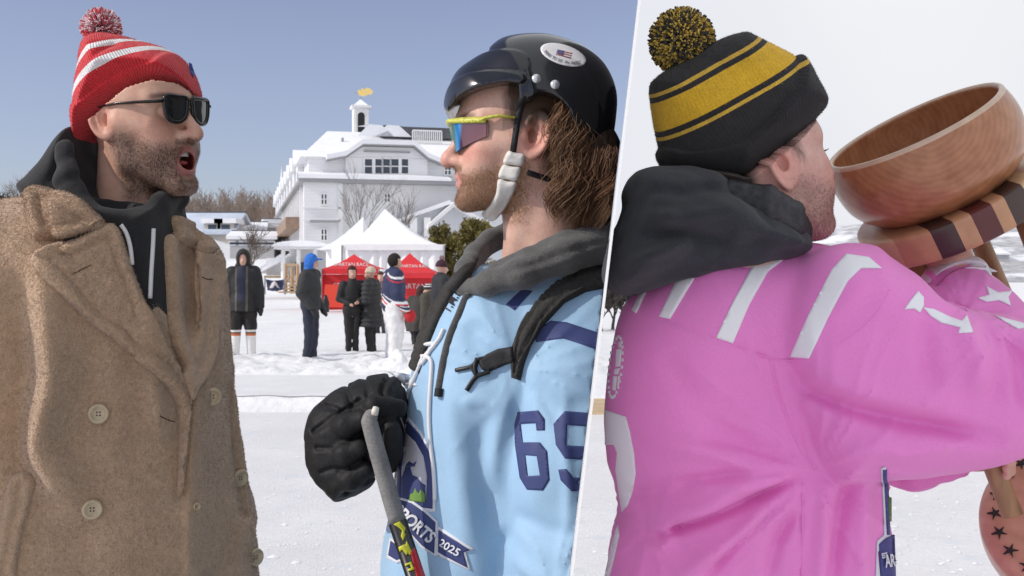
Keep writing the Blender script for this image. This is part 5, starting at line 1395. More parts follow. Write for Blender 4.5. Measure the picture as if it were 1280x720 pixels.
        d = d + fold(U, V, [(20, 620), (60, 606), (100, 612)], 10, -5)
        d = d + fold(U, V, [(224, 500), (223, 560), (222, 640), (228, 800), (232, 1000)], 7, -10, taper=False) + fold(U, V, [(240, 505), (239, 600), (243, 800), (250, 1000)], 9, 9, taper=False)
        a = a + d * (W_ < 20)
        sl = chain_sdf(U, W_, V, [(-38, -50, 330), (-44, -72, 430), (-38, -96, 520), (-10, -120, 610)], [62, 60, 54, 48], 14)
        sl = sl + fold(U, V, [(-30, 480), (0, 505), (20, 500)], 9, 6) + fold(U, V, [(-30, 420), (5, 440), (20, 430)], 9, 4) + fold(U, V, [(-20, 540), (8, 555), (14, 540)], 8, -5)
        a = smin(a, sl, 9)
        a = a + 2.2 * vnoise(U / 26, W_ / 26, V / 26, 2)
        a = smax(a, -cap(U, W_, V, (150, -30, 150), (168, -70, 262), 46, 38), 8)
        cut = infl(U, W_, V, front([(95, 150), (112, 255), (136, 292), (158, 335), (184, 388), (208, 440), (214, 400), (212, 350), (210, 300), (222, 262), (235, 240), (230, 150)]), -60, 140, 80, 14)
        return smax(a, -cut, 5)
    CT = sdf('coat', coat, (-170, -310, 200), (350, 225, 1010), 3.4, tr, fl, t, flip=True, bvh=True, sm=2,
             post=fuzz_post(60000, .0024, .00045, region=lambda c, n: (c[:, 2] > .98) * (n[:, 1] < .25) * (c[:, 0] > -.95), seed=5))
    T = bvh_of(CT, HD)
    # black sweatshirt in the opening of the coat
    # lapels and collar with a rolled, stitched edge
    def roll(tk):
        def f(d, p):
            h = tk * np.sqrt(np.maximum(1 - (1 - np.clip(d / 7, 0, 1)) ** 2, 0)) * (1.0) + tk * .38 * np.exp(-((d - 7) / 5.5) ** 2) - tk * .22 * np.exp(-((d - 17.5) / 2.2) ** 2)
            return h +   .0005 * vnoise(p[:, 0] / 9, p[:, 1] / 9, 0, 3)
        return f
    def fleece(nm, ring, tk, seed, settle=26, **kw):
        o = applique(nm, ring, T, fl, t, sp=3.0, smooth=True, settle=settle, prof=roll(tk), sink=.016, bvh=True, **kw); T.insert(0, BV[o.name])
        me = o.data; n = len(me.vertices); co = np.empty(n * 3, np.float32); me.vertices.foreach_get('co', co); co = co.reshape(-1, 3) + feet
        Fq = [tuple(p.vertices) for p in me.polygons]; Q = np.array([q if len(q) == 4 else q + (q[2],) for q in Fq])
        V2, Q2, _ = fuzz_post(9000, .0024, .00045, seed=seed)(co.astype(float), Q, None)
        nm2 = obj('fibres', V2[n:], Q2[len(Q):] - n, fl, o, False)      # pile of the same fleece
        with bpy.context.temp_override(active_object=o, object=o, selected_objects=[o, nm2], selected_editable_objects=[o, nm2]): bpy.ops.object.join()
        return o
    fleece('lapel', [(130, 280), (100, 296), (69, 307), (42, 320), (39, 333), (65, 359), (108, 400), (144, 427), (180, 456), (204, 480), (217, 500), (223, 530), (222, 590), (221, 622), (231, 600), (237, 540), (240, 496), (228, 472), (203, 430), (181, 376), (164, 331), (148, 286)], .013, 11)
    fleece('lapel', [(205, 300), (216, 293), (231, 304), (254, 314), (277, 325), (281, 341), (273, 376), (270, 428), (262, 460), (251, 482), (242, 500), (236, 490), (224, 455), (214, 428), (209, 398), (206, 345)], .011, 12)
    fleece('collar', [(33, 240), (48, 232), (84, 246), (119, 266), (131, 279), (124, 286), (104, 291), (87, 296), (47, 301), (37, 290), (31, 262)], .014, 13)
    fleece('collar', [(215, 270), (236, 277), (266, 305), (270, 314), (256, 316), (232, 306), (218, 294)], .011, 14)
    dk = mat('dark_stitching', (.10, .06, .04), .9)
    for pts in ([(90, 343), (102, 337), (114, 331)], [(252, 346), (259, 349), (266, 349)], [(200, 520), (210, 525), (218, 527)]): laid_tube('buttonhole', pts, T, .0011, dk, t, -.0002)
    # pocket
    fleece('pocket_flap', [(9, 604), (20, 592), (34, 590), (44, 602), (40, 622), (30, 660), (22, 700), (14, 760), (-14, 760), (-6, 690), (2, 640)], .008, 15, settle=14)
    # buttons
    bm_ = mat('horn_button', (.50, .40, .26), .3, noise=(60, .15), coat=.3)
    for px, py in ((123, 517), (115, 636), (265, 495), (299, 597), (244, 633), (318, 696)):
        o_, d_, h = rayhit(T, px, py)
        if h is None: continue
        n = h[1] if h[1].dot(d_) < 0 else -h[1]; n = (n * .6 + Vector((.25, -1, .05)).normalized() * .6).normalized()
        if px in (244,): r = 4.5 * k
        else: r = 11.5 * k
        Mx = Matrix.Translation(h[0] + n * .003) @ n.to_track_quat('Z', 'Y').to_matrix().to_4x4()
        m = MB(); m.lathe([(0, .0012), (r * .35, .0012), (r * .62, .0020), (r * .72, .0046), (r * .88, .0050), (r, .0030), (r, -.004), (0, -.004)], Mx, 32); b = m.build('button', bm_, t, True)
        m = MB()
        for sx, sy in ((1, 1), (-1, 1), (1, -1), (-1, -1)): m.lathe([(0, .0016), (r * .09, .0016), (r * .09, -.001)], Mx @ Matrix.Translation((sx * r * .15, sy * r * .15, 0)), 8)
        m.build('thread_hole', dk, b)
    cord = mat('white_cord', (.75, .74, .73), .9, bumps=[('noise', 700, .5, .001)])
    T2 = bvh_of(HD)
    laid_tube('drawstring', [(151, 281), (158, 292), (163, 310), (165, 331)], T2, .0034, cord, t, .003, D - .1)
    laid_tube('drawstring', [(190, 286), (189, 310), (187, 345), (186, 373)], T2, .0034, cord, t, .003, D - .1)
    # ---- legs and boots (below the picture)
    hip = P(130, 0, D); tm = mat('dark_trousers', (.03, .03, .035), .85)
    for i, (dx, dy) in enumerate(((-.10, -.06), (.10, .07))):
        x, y = feet[0] + dx, feet[1] + dy
        sdf('trouser_leg', lambda X, Y, Z: chain_sdf(X, Y, Z, [(x * .98 + .0, y, .95), (x, y, .52), (x, y, .10)], [.10, .085, .07], .03), (x - .2, y - .2, .08), (x + .2, y + .2, 1.05), .02, lambda V: V, tm, t)
        sdf('boot', lambda X, Y, Z: smin(cap(X, Y, Z, (x - .04, y, .05), (x + .18, y - .07, .042), .05, .042), cap(X, Y, Z, (x, y, .06), (x, y, .16), .055, .06), .03), (x - .2, y - .2, .0), (x + .35, y + .2, .24), .015, lambda V: V, mat('boot_leather', (.02, .018, .016), .5), t)
left_man()

# ================================================================== man in the light blue jersey
def cut_by_panel(V, Q, at, margin=.0015):
    """he stands against the board: nothing of him lies beyond its face"""
    d = (V - np.array([0, 0, CZ])) @ np.array(PN)
    q = Q[(d[Q] < -margin).any(1)]
    V = V - np.outer(np.maximum(d + margin, 0), np.array(PN))
    return V, q, at
def clip_panel(o):
    """the same cut for a finished mesh object"""
    if o is None: return o
    me = o.data; L = Vector(root_loc(o.parent)) if o.parent else Vector()
    bm = bmesh.new(); bm.from_mesh(me); p = Vector((0, 0, CZ)) - L - PN * .0015
    bmesh.ops.bisect_plane(bm, geom=bm.verts[:] + bm.edges[:] + bm.faces[:], plane_co=p, plane_no=PN, clear_outer=True)
    bm.to_mesh(me); bm.free(); return o
def blue_man():
    D = 1.72; k = D / F; tr = px_world(D); feet = np.array([P(640, 0, D)[0] + .06, D + .05, 0]); FRONT[0] = -70
    t = thing('person', 'long haired man in black helmet, mirrored visor glasses and light blue jersey', 'person', feet)
    post = cut_by_panel
    hw, HM = place_head(552, 201, D, 188, 0, 0, 1.0)
    sk = mat('skin', attr='Col', rough=.45, sss=.12, noise=[(60, .06), (300, .05)], bumps=[('noise', 500, .25, .002), ('noise', 120, .15, .002)], stub=((.22, .11, .055), 1300))
    def ex(V, A, C):     # hair at the temple and behind the ear
        x, y, z = A.T; nn = vnoise(x * 300, y * 300, z * 90, 4); w = np.clip((.040 + .004 * nn - x) / .016, 0, 1) * np.clip((y - .045) / .01, 0, 1) * np.clip((z + .012 + .008 * nn) / .03, 0, 1); w = np.maximum(w, np.clip((-.024 - x) / .014, 0, 1) * np.clip((z + .09) / .03, 0, 1))
        return C * (1 - w[:, None]) + np.array((.085, .048, .028)) * w[:, None]
    # ---- helmet
    hm = mat('black_helmet_plastic', (.010, .011, .014), .20, spec=.55, coat=.4, noise=(40, .1), bumps=[('noise', 14, .10, .004)])
    outer = [(558, 132), (563, 143), (575, 131), (600, 122), (632, 117), (648, 117), (651, 140), (657, 150), (664, 137), (675, 129), (692, 134), (708, 148), (716, 172), (720, 192), (735, 203), (757, 207), (764, 180), (770, 148), (771, 122), (764, 96), (750, 75), (725, 57), (692, 46), (664, 43), (633, 47), (616, 58), (592, 76), (572, 90), (561, 110)]
    rear = [(612, 70), (622, 54), (636, 46.5), (664, 43), (692, 45.5), (725, 57), (750, 75), (764, 96), (771, 120), (770, 148), (765, 180), (758, 207), (735, 203), (719, 193), (715, 172), (707, 148), (692, 134), (675, 129), (664, 137), (657, 150), (650, 142), (646, 110), (636, 84)]
    front = [(556, 132), (562, 144), (576, 131), (600, 122), (632, 117), (650, 119), (660, 112), (662, 92), (652, 78), (632, 73), (610, 72), (591, 77), (572, 90), (561, 108)]
    brow = [(555, 132), (562, 145), (576, 131), (600, 122), (632, 117), (650, 119), (656, 111), (640, 104), (605, 100), (580, 104), (563, 112)]
    ext = [(557, 131), (561, 109), (572, 90), (591, 76), (614, 57), (633, 47), (664, 43), (692, 45.5), (725, 57), (750, 75), (764, 96), (771, 120), (770, 148), (765, 180), (757, 207), (742, 262), (690, 292), (610, 285), (566, 220), (556, 160)]
    def shell(U, W_, V):
        o = infl(U, W_, V, ext, 0, 86, 86, 88)
        a = o + fold(U, V, [(672, 52), (720, 74), (748, 110), (756, 160)], 3.0, 1.6) + fold(U, V, [(640, 62), (655, 80), (664, 110), (668, 128)], 2.5, -1.2)
        f = smax(a, poly_d(U, V, crom(rear, 5, True)), 1.5)
        f = np.minimum(f, smax(o - 1.5 + .05 * np.maximum(V - 80, 0), poly_d(U, V, crom(front, 5, True)), 2.5)); f = np.minimum(f, smax(o - 4.2, poly_d(U, V, crom(brow, 5, True)), 2.5))
        e = infl(U, V * 0 + np.abs(W_), V, [(650, 146), (660, 138), (676, 130), (694, 137), (706, 152), (713, 178), (716, 220), (650, 220)], 92, 66, 66, 8)
        return smax(f, -e, 2)
    def scalp(U, W_, V): return infl(U, W_, V, ext, 0, 86, 86, 88)
    body = sdf('body', head_fn(0, jaw=1.0, nose=1.6, chin=.006, crease=0, neck_to=(-.055, 0, -.21), neck_r=(.058, .064)), (-.13, -.11, -.30), (.14, .11, .14), .0021, hw, sk, t,
               attrs=skin_attrs((.66, .405, .315), stub_fn=beard(0, strength=.8, top=-.034, neck=-.145), red=.75, lip=(.55, .22, .19), brow_col=(.16, .09, .05), extra=ex), bvh=True, post=tuck(D, scalp, (664, 0, 165), [(540, 143), (563, 143), (576, 131), (600, 122), (632, 118), (648, 118), (652, 128), (660, 134), (676, 129), (694, 136), (706, 150), (716, 180), (740, 205), (790, 205)], 5))
    FB = bvh_of(body); whiskers(body, 11000, .0036, .00018, (.30, .165, .085), t)
    H = sdf('helmet', shell, (545, -100, 36), (780, 100, 214), 2.0, tr, hm, t, bvh=True, flip=True, sm=1)
    HB = bvh_of(H)
    ap = applique('sticker', [[(704 + 29.5 * math.cos(a) * .955 - 12.5 * math.sin(a) * .30, 68.8 + 29.5 * math.cos(a) * .30 + 12.5 * math.sin(a) * .955) for a in np.linspace(0, 2 * math.pi, 40, endpoint=False)]], HB, mat('white_sticker', (.78, .77, .78), .35), t, .0006, 1, 2.5)
    SB = HB
    def loc(u, v): return (704 + u * .955 - v * .30, 68.8 + u * .30 + v * .955)
    applique('sticker_flag', [[loc(-9, -4), loc(0, -5), loc(0, 2), loc(-9, 3)]], SB, mat('sticker_blue', (.10, .12, .26), .5), ap, .0010, .5, 2)
    for i in range(3): applique('sticker_flag', [[loc(-8 + 8 * (i == 0), -4.6 + i * 3.0), loc(10, -5.4 + i * 3.0), loc(10, -4.0 + i * 3.0), loc(-8 + 8 * (i == 0), -3.2 + i * 3.0)]], SB, mat('sticker_red', (.45, .16, .15), .5), ap, .0010, .5, 2)
    gm = mat('sticker_grey', (.22, .22, .25), .6)
    for i, (a, ch) in enumerate(zip(np.linspace(2.75, .4, 21), 'PROUD TO BE AN AMERICAN')):
        if ch == ' ': continue
        u, v = 24 * math.cos(a), 8.4 * math.sin(a); w = loc(u, v); text_on('sticker_lettering', ch, w[0], w[1], 5.2, -17 + (a - 1.57) * -22, HB, gm, ap, 1, .0014, .02)
    riv = mat('steel_rivet', (.62, .64, .66), .3, metal=.6)
    for px, py in ((670.5, 98), (694, 105.5), (654, 130)):
        w = on(HB, px, py, 0); o_, d_, h = rayhit(HB, px, py); n = h[1] if h[1].dot(d_) < 0 else -h[1]; r = (.0075 if py < 120 else .0035)
        m = MB(); m.lathe([(0, r * .5), (r * .5, r * .42), (r * .85, r * .22), (r, -.001)], Matrix.Translation(w) @ n.to_track_quat('Z', 'Y').to_matrix().to_4x4(), 20); m.build('rivet', riv, t, True)
    # ---- mirrored visor glasses
    lm = bpy.data.materials.new('iridescent_visor'); lm.use_nodes = True; N = lm.node_tree.nodes; Lk = lm.node_tree.links; b = N['Principled BSDF']
    a = N.new('ShaderNodeAttribute'); a.attribute_name = 'u'; r = N.new('ShaderNodeValToRGB'); cols = [(0, (.30, .34, .05)), (.07, (.05, .16, .08)), (.20, (.015, .10, .08)), (.30, (.02, .16, .15)), (.38, (.03, .26, .60)), (.46, (.04, .28, .68)), (.53, (.10, .05, .09)), (.8, (.17, .07, .09)), (1, (.26, .12, .11))]  # coating tints, with the green and teal reflection painted across the lens
    while len(r.color_ramp.elements) < len(cols): r.color_ramp.elements.new(1)
    for e, (p_, c_) in zip(r.color_ramp.elements, cols): e.position = p_; e.color = (*c_, 1)
    Lk.new(a.outputs['Fac'], r.inputs[0]); Lk.new(r.outputs[0], b.inputs['Base Color']); b.inputs['Roughness'].default_value = .05; b.inputs['Metallic'].default_value = .25; b.inputs['Coat Weight'].default_value = .15
    fm = mat('yellow_green_frame', (.62, .62, .10), .45, noise=(160, .25), spots=((.30, .33, .05), 260, .56, .64))
    def lens_pt(s, v): # s -1..1 across the face, v 0..1 top to bottom
        A_ = abs(s); y = s * .072; x = .112 - .006 * A_ ** 2 - .044 * A_ ** 2.6
        top = .020 - .006 * A_; bot = -.030 + .004 * np.exp(-(s / .10) ** 2) * 5 + .020 * A_ ** 2.2
        z = top + (bot - top) * v; return (x - .010 * v * (1 - A_), y, z)
    nu, nv = 60, 14; V = np.array([lens_pt(-1 + 2 * i / nu, j / nv) for j in range(nv + 1) for i in range(nu + 1)]); Fq = [(j * (nu + 1) + i, j * (nu + 1) + i + 1, (j + 1) * (nu + 1) + i + 1, (j + 1) * (nu + 1) + i) for j in range(nv) for i in range(nu)]
    V2 = V - [.0022, 0, 0]; n = len(V); Fq2 = [tuple(q + n for q in f[::-1]) for f in Fq]
    u = np.array([abs(-1 + 2 * i / nu) * .85 + .12 * (j / nv - .3) for j in range(nv + 1) for i in range(nu + 1)])
    tp = MB(); tp.tube(hw(np.array([lens_pt(s, -.02) for s in np.linspace(-1, 1, 41)])), .0052, 8, .75)
    for q in (1, -1): tp.tube(hw(np.array([lens_pt(q * .93, .05), (.064, q * .076, .017), (.045, q * .079, .020), (.02, q * .081, .018)])), [.0045, .0055, .005, .004], 8, .5, (0, 0, 1))
    sg = tp.build('sport_glasses', fm, t, True, fix=False)
    obj('visor_lens', hw(np.concatenate([V, V2])), Fq + Fq2, lm, sg, True, {'u': np.clip(np.concatenate([u, u]), 0, 1)})
    # ---- chin strap
    wm = mat('white_strap_pad', (.70, .68, .64), .6, bumps=[('noise', 90, .3, .003)], noise=(50, .08)); bk = mat('black_webbing', (.016, .016, .018), .7, bumps=[('noise', 400, .4, .002)])
    FH = FB + HB
    applique('strap', [[(650, 118), (658, 120), (651, 150), (645, 192), (637, 192), (643, 150)]], FH, bk, t, .003, 2, 3, settle=6)
    applique('strap', [[(660, 212), (690, 222), (720, 218), (740, 210), (740, 216), (720, 225), (690, 229), (658, 219)]], FH, bk, t, .003, 2, 3, settle=6)
    cup = []
    for ring in ([(635, 189), (645, 190), (656, 194), (653, 207), (640, 206), (629, 203)], [(629, 206), (640, 208), (651, 210), (646, 225), (634, 224), (623, 221)], [(623, 224), (635, 226), (646, 228), (638, 250), (629, 264), (619, 274), (609, 272), (602, 267), (612, 256), (620, 240)]):
        applique('chin_cup', [ring], FH, wm, t, .007, 4, 2.5, settle=8, smooth=True)
    # ---- hair: long wavy locks
    rg = np.random.default_rng(12); hairm = mat('brown_hair', attr='Col', rough=.55, spec=.35); V = []; Fq = []; Cc = []
    for g_ in range(120):
        kind = 0 if g_ < 42 else (1 if g_ < 98 else 2)
        if kind == 0:        # curls showing in the ear opening behind the ear
            a_ = rg.uniform(0, 1); r0 = np.array([700 + 20 * a_ + rg.uniform(-3, 5), 136 + 58 * a_ * rg.uniform(.5, 1), rg.uniform(-66, -52)]); L = rg.uniform(40, 85); out = rg.uniform(-12, 18)
        elif kind == 1:      # long waves falling to the shoulder
            r0 = np.array([rg.uniform(712, 795), rg.uniform(176, 206), rg.uniform(-80, 60)]); r0[1] = max(r0[1], 196 if r0[0] > 716 else 0); L = rg.uniform(62, 96); out = rg.uniform(-14, 16)
        else:                # curls brought forward along the neck
            r0 = np.array([rg.uniform(696, 722), rg.uniform(200, 226), rg.uniform(-76, -60)]); L = rg.uniform(38, 66); out = rg.uniform(-6, 16)
        ph, am, fq = rg.uniform(0, 6.28), rg.uniform(5.0, 11.0), rg.uniform(5.0, 8.5); hue = rg.uniform(.65, 1.45); red = rg.uniform(-.01, .02)
        for s_ in range(46):
            n = 15; sp = rg.normal(size=3) * [4.8, 4.8, 3]; dp = rg.normal() * .35; da = rg.uniform(.75, 1.25); fly = rg.random() < .12; pts = []
            for jn in range(n):
                q = jn / (n - 1); tight = 1 - .25 * q if not fly else 1 + 1.2 * q
                vv = r0[1] + L * q * (1 + .06 * sp[2] / 3) + sp[2] * tight
                if vv > 287: vv = 287 + (vv - 287) * .25
                e = min(1, q * 2.2)
                pts.append((r0[0] + out * q ** 1.4 + sp[0] * tight + am * da * math.sin(ph + dp + q * fq) * e, r0[2] - 6 * math.sin(q * 3) + sp[1] * tight + am * da * .8 * math.cos(ph + dp + q * fq) * e, vv))
            pts = tr(np.array(pts)); rr = np.interp(np.linspace(0, 1, n), [0, .1, .7, 1], [.34, .46, .40, .15]) * rg.uniform(.8, 1.3) * k
            a, b_ = tube_geo(pts, rr, 3); o = len(V); V += a; Fq += [tuple(q + o for q in f) for f in b_]
            c = np.array([.135 + red, .074, .040]) * hue * rg.uniform(.85, 1.2); Cc += [c] * len(a)
    Va = np.array(V)
    hair = obj('hair', Va, Fq, hairm, t, True, {'Col': np.clip(np.array(Cc), 0, 1)}); clip_panel(hair)
    sdf('hair_mass', lambda U, W_, Vv: smin(ell(U, W_, Vv, (735, -5, 205), (44, 60, 60)), ell(U, W_, Vv, (738, -10, 250), (36, 56, 34)), 20), (650, -100, 130), (800, 90, 300), 3, tr, mat('brown_hair_mass', (.05, .028, .016), .6, noise=(80, .4, (1, 1, .2)), bumps=[('noise', 90, .8, .01, (1, 1, .15))]), t, flip=True, post=post)
    # ---- jersey
    FRONT[0] = -112
    jm = mat('light_blue_jersey', (.325, .515, .71), .62, sheen=.12, noise=[(6, .03), (500, .05)], bumps=[('noise', 900, .25, .0012), ('noise', 12, .2, .01)])
    chest = [(598, 330), (576, 338), (556, 362), (540, 392), (525, 425), (514, 460), (507, 500), (502, 545), (496, 590), (486, 640), (478, 690), (474, 740), (466, 1000), (860, 1000), (870, 600), (860, 420), (830, 350), (760, 325), (700, 318), (640, 330)]
    def torso(U, W_, V):
        a = infl(U, W_, V, chest, 10, 118, 130, 110)
        d = fold(U, V, [(560, 470), (566, 560), (580, 640), (600, 740)], 18, -9) + fold(U, V, [(600, 520), (606, 600), (622, 690)], 13, 8) + fold(U, V, [(640, 470), (622, 540), (612, 620)], 12, -8)
        d = d + fold(U, V, [(540, 560), (545, 640), (556, 740)], 11, 5) + fold(U, V, [(520, 560), (512, 640), (500, 740)], 10, -5) + fold(U, V, [(640, 660), (625, 700), (618, 760)], 10, 8) + fold(U, V, [(590, 400), (600, 440), (640, 480)], 14, 5)
        d = d + fold(U, V, [(575, 510), (600, 500), (640, 515)], 10, -5)
        a = a + d * (W_ < 10)
        ar = chain_sdf(U, W_, V, [(742, -20, 402), (716, -58, 480), (712, -74, 570), (720, -92, 660), (730, -118, 760)], [72, 78, 78, 74, 70], 22)
        ar = ar + fold(U, V, [(650, 470), (690, 500), (740, 505)], 9, 4) + fold(U, V, [(640, 640), (690, 655), (735, 650)], 12, 7) + fold(U, V, [(640, 690), (680, 712), (730, 712)], 11, -7) + fold(U, V, [(706, 480), (704, 540), (708, 600), (706, 660)], 6, -4)
        ar = ar + fold(U, V, [(660, 430), (668, 500), (664, 600)], 10, -3)
        f = smin(a, ar, 10) + creases(U, V, (648, 460), 4.5, 3.2, 22, 150, 3) + creases(U, V, (690, 720), 4, 3.5, 20, 130, 5) + 1.6 * vnoise(U / 30, W_ / 30, V / 40, 6)
        return smax(f, -cap(U, W_, V, (672, 10, 240), (650, -30, 335), 44, 40), 10)
    J = sdf('jersey', torso, (440, -210, 300), (830, 150, 1010), 3.3, tr, jm, t, flip=True, bvh=True, sm=3, post=post)
    # far forearm towards the glove
    sdf('jersey_sleeve', lambda U, W_, V: chain_sdf(U, W_, V, [(580, 90, 480), (540, 70, 506), (500, 40, 522)], [38, 32, 28], 10), (420, -40, 400), (620, 150, 560), 3.5, tr, jm, t, flip=True)
    TJ = bvh_of(J)
    gh = mat('charcoal_sweatshirt', (.085, .083, .080), .92, sheen=.2, noise=[(60, .15), (400, .25)], bumps=[('noise', 300, .4, .002), ('noise', 30, .3, .006)])
    def hood(U, W_, V):
        a = chain_sdf(U, W_, V, [(582, -58, 360), (612, -84, 354), (652, -96, 341), (700, -84, 322), (750, -50, 306), (800, -10, 298)], [10, 14, 18, 21, 25, 28], 8)
        b = chain_sdf(U, W_, V, [(620, -78, 334), (660, -86, 322), (704, -66, 306), (760, -30, 292), (800, 0, 285)], [7, 11, 14, 16, 18], 6)
        c = chain_sdf(U, W_, V, [(582, -58, 358), (583, -20, 338), (594, 20, 318), (612, 50, 300), (650, 80, 285), (720, 90, 275), (790, 60, 280)], [10, 13, 14, 14, 18, 24, 26], 8)
        f = smin(smin(a, b, 7), c, 6)
        return f + fold(U, V, [(610, 346), (660, 333), (720, 312), (780, 296)], 4, 3.0, taper=True) + fold(U, V, [(640, 352), (700, 338), (760, 322)], 4, 2) + 1.5 * vnoise(U / 18, W_ / 18, V / 12, 9)
    HD = sdf('hoodie', hood, (560, -130, 250), (830, 125, 380), 2.6, tr, gh, t, flip=True, bvh=True, post=post)
    TH_ = bvh_of(J, HD)
    nv = mat('navy_print', (.040, .055, .17), .6); wh = mat('white_print', (.70, .72, .78), .6)
    C = clip_panel
    six = [(647, 515), (673, 513), (681, 524), (681, 538), (671, 538), (670, 529), (651, 530), (654, 553), (675, 553), (684, 564), (687, 600), (679, 613), (659, 612), (650, 597), (644, 555), (643, 530)]
    C(applique('numeral', [six, [(657, 569), (671, 570), (675, 594), (660, 595)]], TJ, nv, t, .0009, 1, 3))
    nine = [(706, 514), (735, 516), (744, 526), (744, 600), (736, 613), (714, 614), (701, 600), (698, 587), (708, 586), (716, 597), (730, 597), (733, 575), (706, 573), (695, 556), (692, 530)]
    C(applique('numeral', [nine, [(709, 531), (734, 533), (734, 558), (708, 557)]], TJ, nv, t, .0009, 1, 3))
    C(applique('sleeve_stripe', [[(668, 416), (688, 401), (708, 403), (760, 420), (757, 441), (704, 423), (670, 428)]], TJ, nv, t, .0009, 1, 3))
    applique('collar_patch', [[(632, 381), (643, 388), (666, 364), (652, 362)]], TJ, nv, t, .0009, 1, 3)
    # emblem on the chest
    gy = mat('grey_print', (.50, .50, .55), .6); gr = mat('green_print', (.16, .30, .06), .6)
    em = applique('chest_emblem', [[(505, 525), (511, 522), (527, 540), (540, 563), (545, 592), (545, 640), (520, 640), (492, 632), (494, 590)]], TJ, wh, t, .0010, 1, 3)
    lay = lambda nm, r, m, tk=.0016: applique(nm, r, TJ, m, em, tk, .6, 2.5)
    lay('shield_border', [[(506, 529), (511, 527), (525, 542), (537, 564), (542, 592), (541, 636), (496, 630), (498, 590)], [(508, 541), (520, 552), (530, 570), (534, 594), (533, 626), (503, 622), (503, 590)]], nv)
    lay('shield_field', [(508, 541), (520, 552), (530, 570), (534, 594), (533, 626), (503, 622), (503, 590)], gy)
    lay('mountain', [(503, 622), (503, 598), (507, 588), (510, 579), (514, 584), (517, 594), (522, 596), (528, 604), (532, 606), (533, 626)], nv, .0022)
    lay('tree_patch', [(513, 626), (514, 618), (518, 616), (520, 610), (524, 617), (527, 611), (532, 618), (532, 628)], gr, .0026)
    lay('bird', [(508, 583), (513, 577), (518, 580), (522, 576), (520, 583), (514, 584)], nv, .0024)
    lay('ribbon', [(495, 620), (517, 626), (532, 637), (548, 652), (546, 696), (528, 685), (506, 660), (497, 650)], wh, .0022)
    lay('ribbon', [(495, 623), (516, 629), (531, 640), (545, 653), (543, 692), (529, 682), (507, 658), (498, 648)], nv, .0030)
    lay('ribbon', [(546, 657), (551, 659), (573, 673), (593, 686), (583, 690), (589, 713), (545, 693)], wh, .0018)
    lay('ribbon', [(549, 662), (572, 676), (588, 687), (580, 690), (585, 709), (548, 690)], nv, .0026)
    lay('ribbon', [(488, 672), (502, 680), (507, 700), (497, 704), (484, 697)], wh, .0018)
    lay('ribbon', [(490, 676), (500, 683), (504, 698), (497, 700), (487, 694)], nv, .0026)
    text_on('ribbon_lettering', 'SPORTS', 520, 655, 21, -42, TJ, wh, em, .8, .005, .03)
    text_on('ribbon_lettering', '2025', 564, 684, 14, -30, TJ, wh, em, 1.0, .005, .02)
    bl = mat('black_print', (.015, .015, .02), .6)
    text_on('chest_lettering', 'T.M.E', 566, 377, 15, 58, TJ, bl, t, .9, .002, .02)
    # laces and strings
    lc = mat('white_lace', (.76, .76, .78), .9, bumps=[('wave', 500, .3, .001, 'DIAGONAL')])
    L_ = lambda nm, pts, r, m, off=.003, **kw: laid_tube(nm, pts, TH_, r, m, t, off, D - .1, **kw)
    L_('lace', [(556, 412), (550, 425), (538, 440), (531, 446), (526, 440), (533, 432), (545, 430)], .0032, lc)
    L_('lace', [(531, 446), (526, 458), (518, 478), (511, 495), (508, 520), (508, 535)], .0032, lc)
    L_('lace', [(533, 445), (541, 452), (540, 480), (538, 520), (540, 555), (544, 590), (545, 626)], .0032, lc)
    L_('lace', [(548, 428), (541, 436), (534, 448), (529, 455)], .0032, lc)
    L_('hood_string', [(586, 366), (576, 392), (564, 420), (556, 450), (552, 475), (550, 488)], .0062, gh, .002, flat=.4)
    L_('string_tip', [(551, 486), (550, 496)], .0068, bk, .003)
    # ---- glove
    FRONT[0] = -75
    gm_ = mat('black_leather_glove', (.014, .014, .015), .62, spec=.3, noise=(60, .2), bumps=[('noise', 120, .5, .003), ('noise', 500, .3, .001)])
    gl = [(387, 538), (390, 520), (398, 506), (424, 484), (446, 474), (463, 468), (489, 465), (504, 474), (512, 496), (512, 530), (506, 562), (497, 584), (478, 590), (466, 604), (446, 614), (425, 620), (410, 606), (397, 592), (388, 570)]
    def glove(U, W_, V):
        a = infl(U, W_, V, gl, -28, 58, 56, 46)
        g = 0
        for pts, w, am in (([(391, 540), (420, 520), (440, 508), (450, 500)], 3, 4.5), ([(398, 510), (420, 512), (436, 524)], 3, 4), ([(424, 486), (436, 500), (442, 520), (440, 560), (430, 618)], 3, 5), ([(396, 560), (420, 560), (440, 565)], 3, 4.5),
                          ([(402, 590), (420, 584), (438, 590)], 3, 4), ([(446, 475), (458, 490), (462, 505)], 3, 4), ([(486, 466), (478, 484), (480, 500), (500, 516), (511, 520)], 3, 5), ([(464, 506), (456, 520), (456, 560), (462, 604)], 3.2, 5.5),
                          ([(440, 540), (452, 545)], 3, 4), ([(478, 500), (486, 530), (486, 560), (480, 588)], 3, 4.5), ([(460, 560), (440, 575), (434, 600)], 3, 3.5), ([(500, 480), (494, 500), (504, 540), (496, 580)], 3, 3)):
            g = g + fold(U, V, pts, w, am, taper=False)
        a = a + g * (W_ < 0)
        th = ell(U, W_, V, (497, -80, 543), (15, 16, 31)); th = smin(th, cap(U, W_, V, (478, -82, 498), (505, -70, 502), 13, 11), 8)
        fg = chain_sdf(U, W_, V, [(425, -60, 530), (446, -84, 520), (464, -90, 512)], [15, 14, 10], 6); fg = np.minimum(fg, chain_sdf(U, W_, V, [(420, -60, 560), (445, -84, 554), (462, -88, 545)], [15, 14, 11], 6))
        fg = np.minimum(fg, chain_sdf(U, W_, V, [(428, -60, 592), (450, -80, 584), (468, -84, 572)], [14, 13, 10], 6))
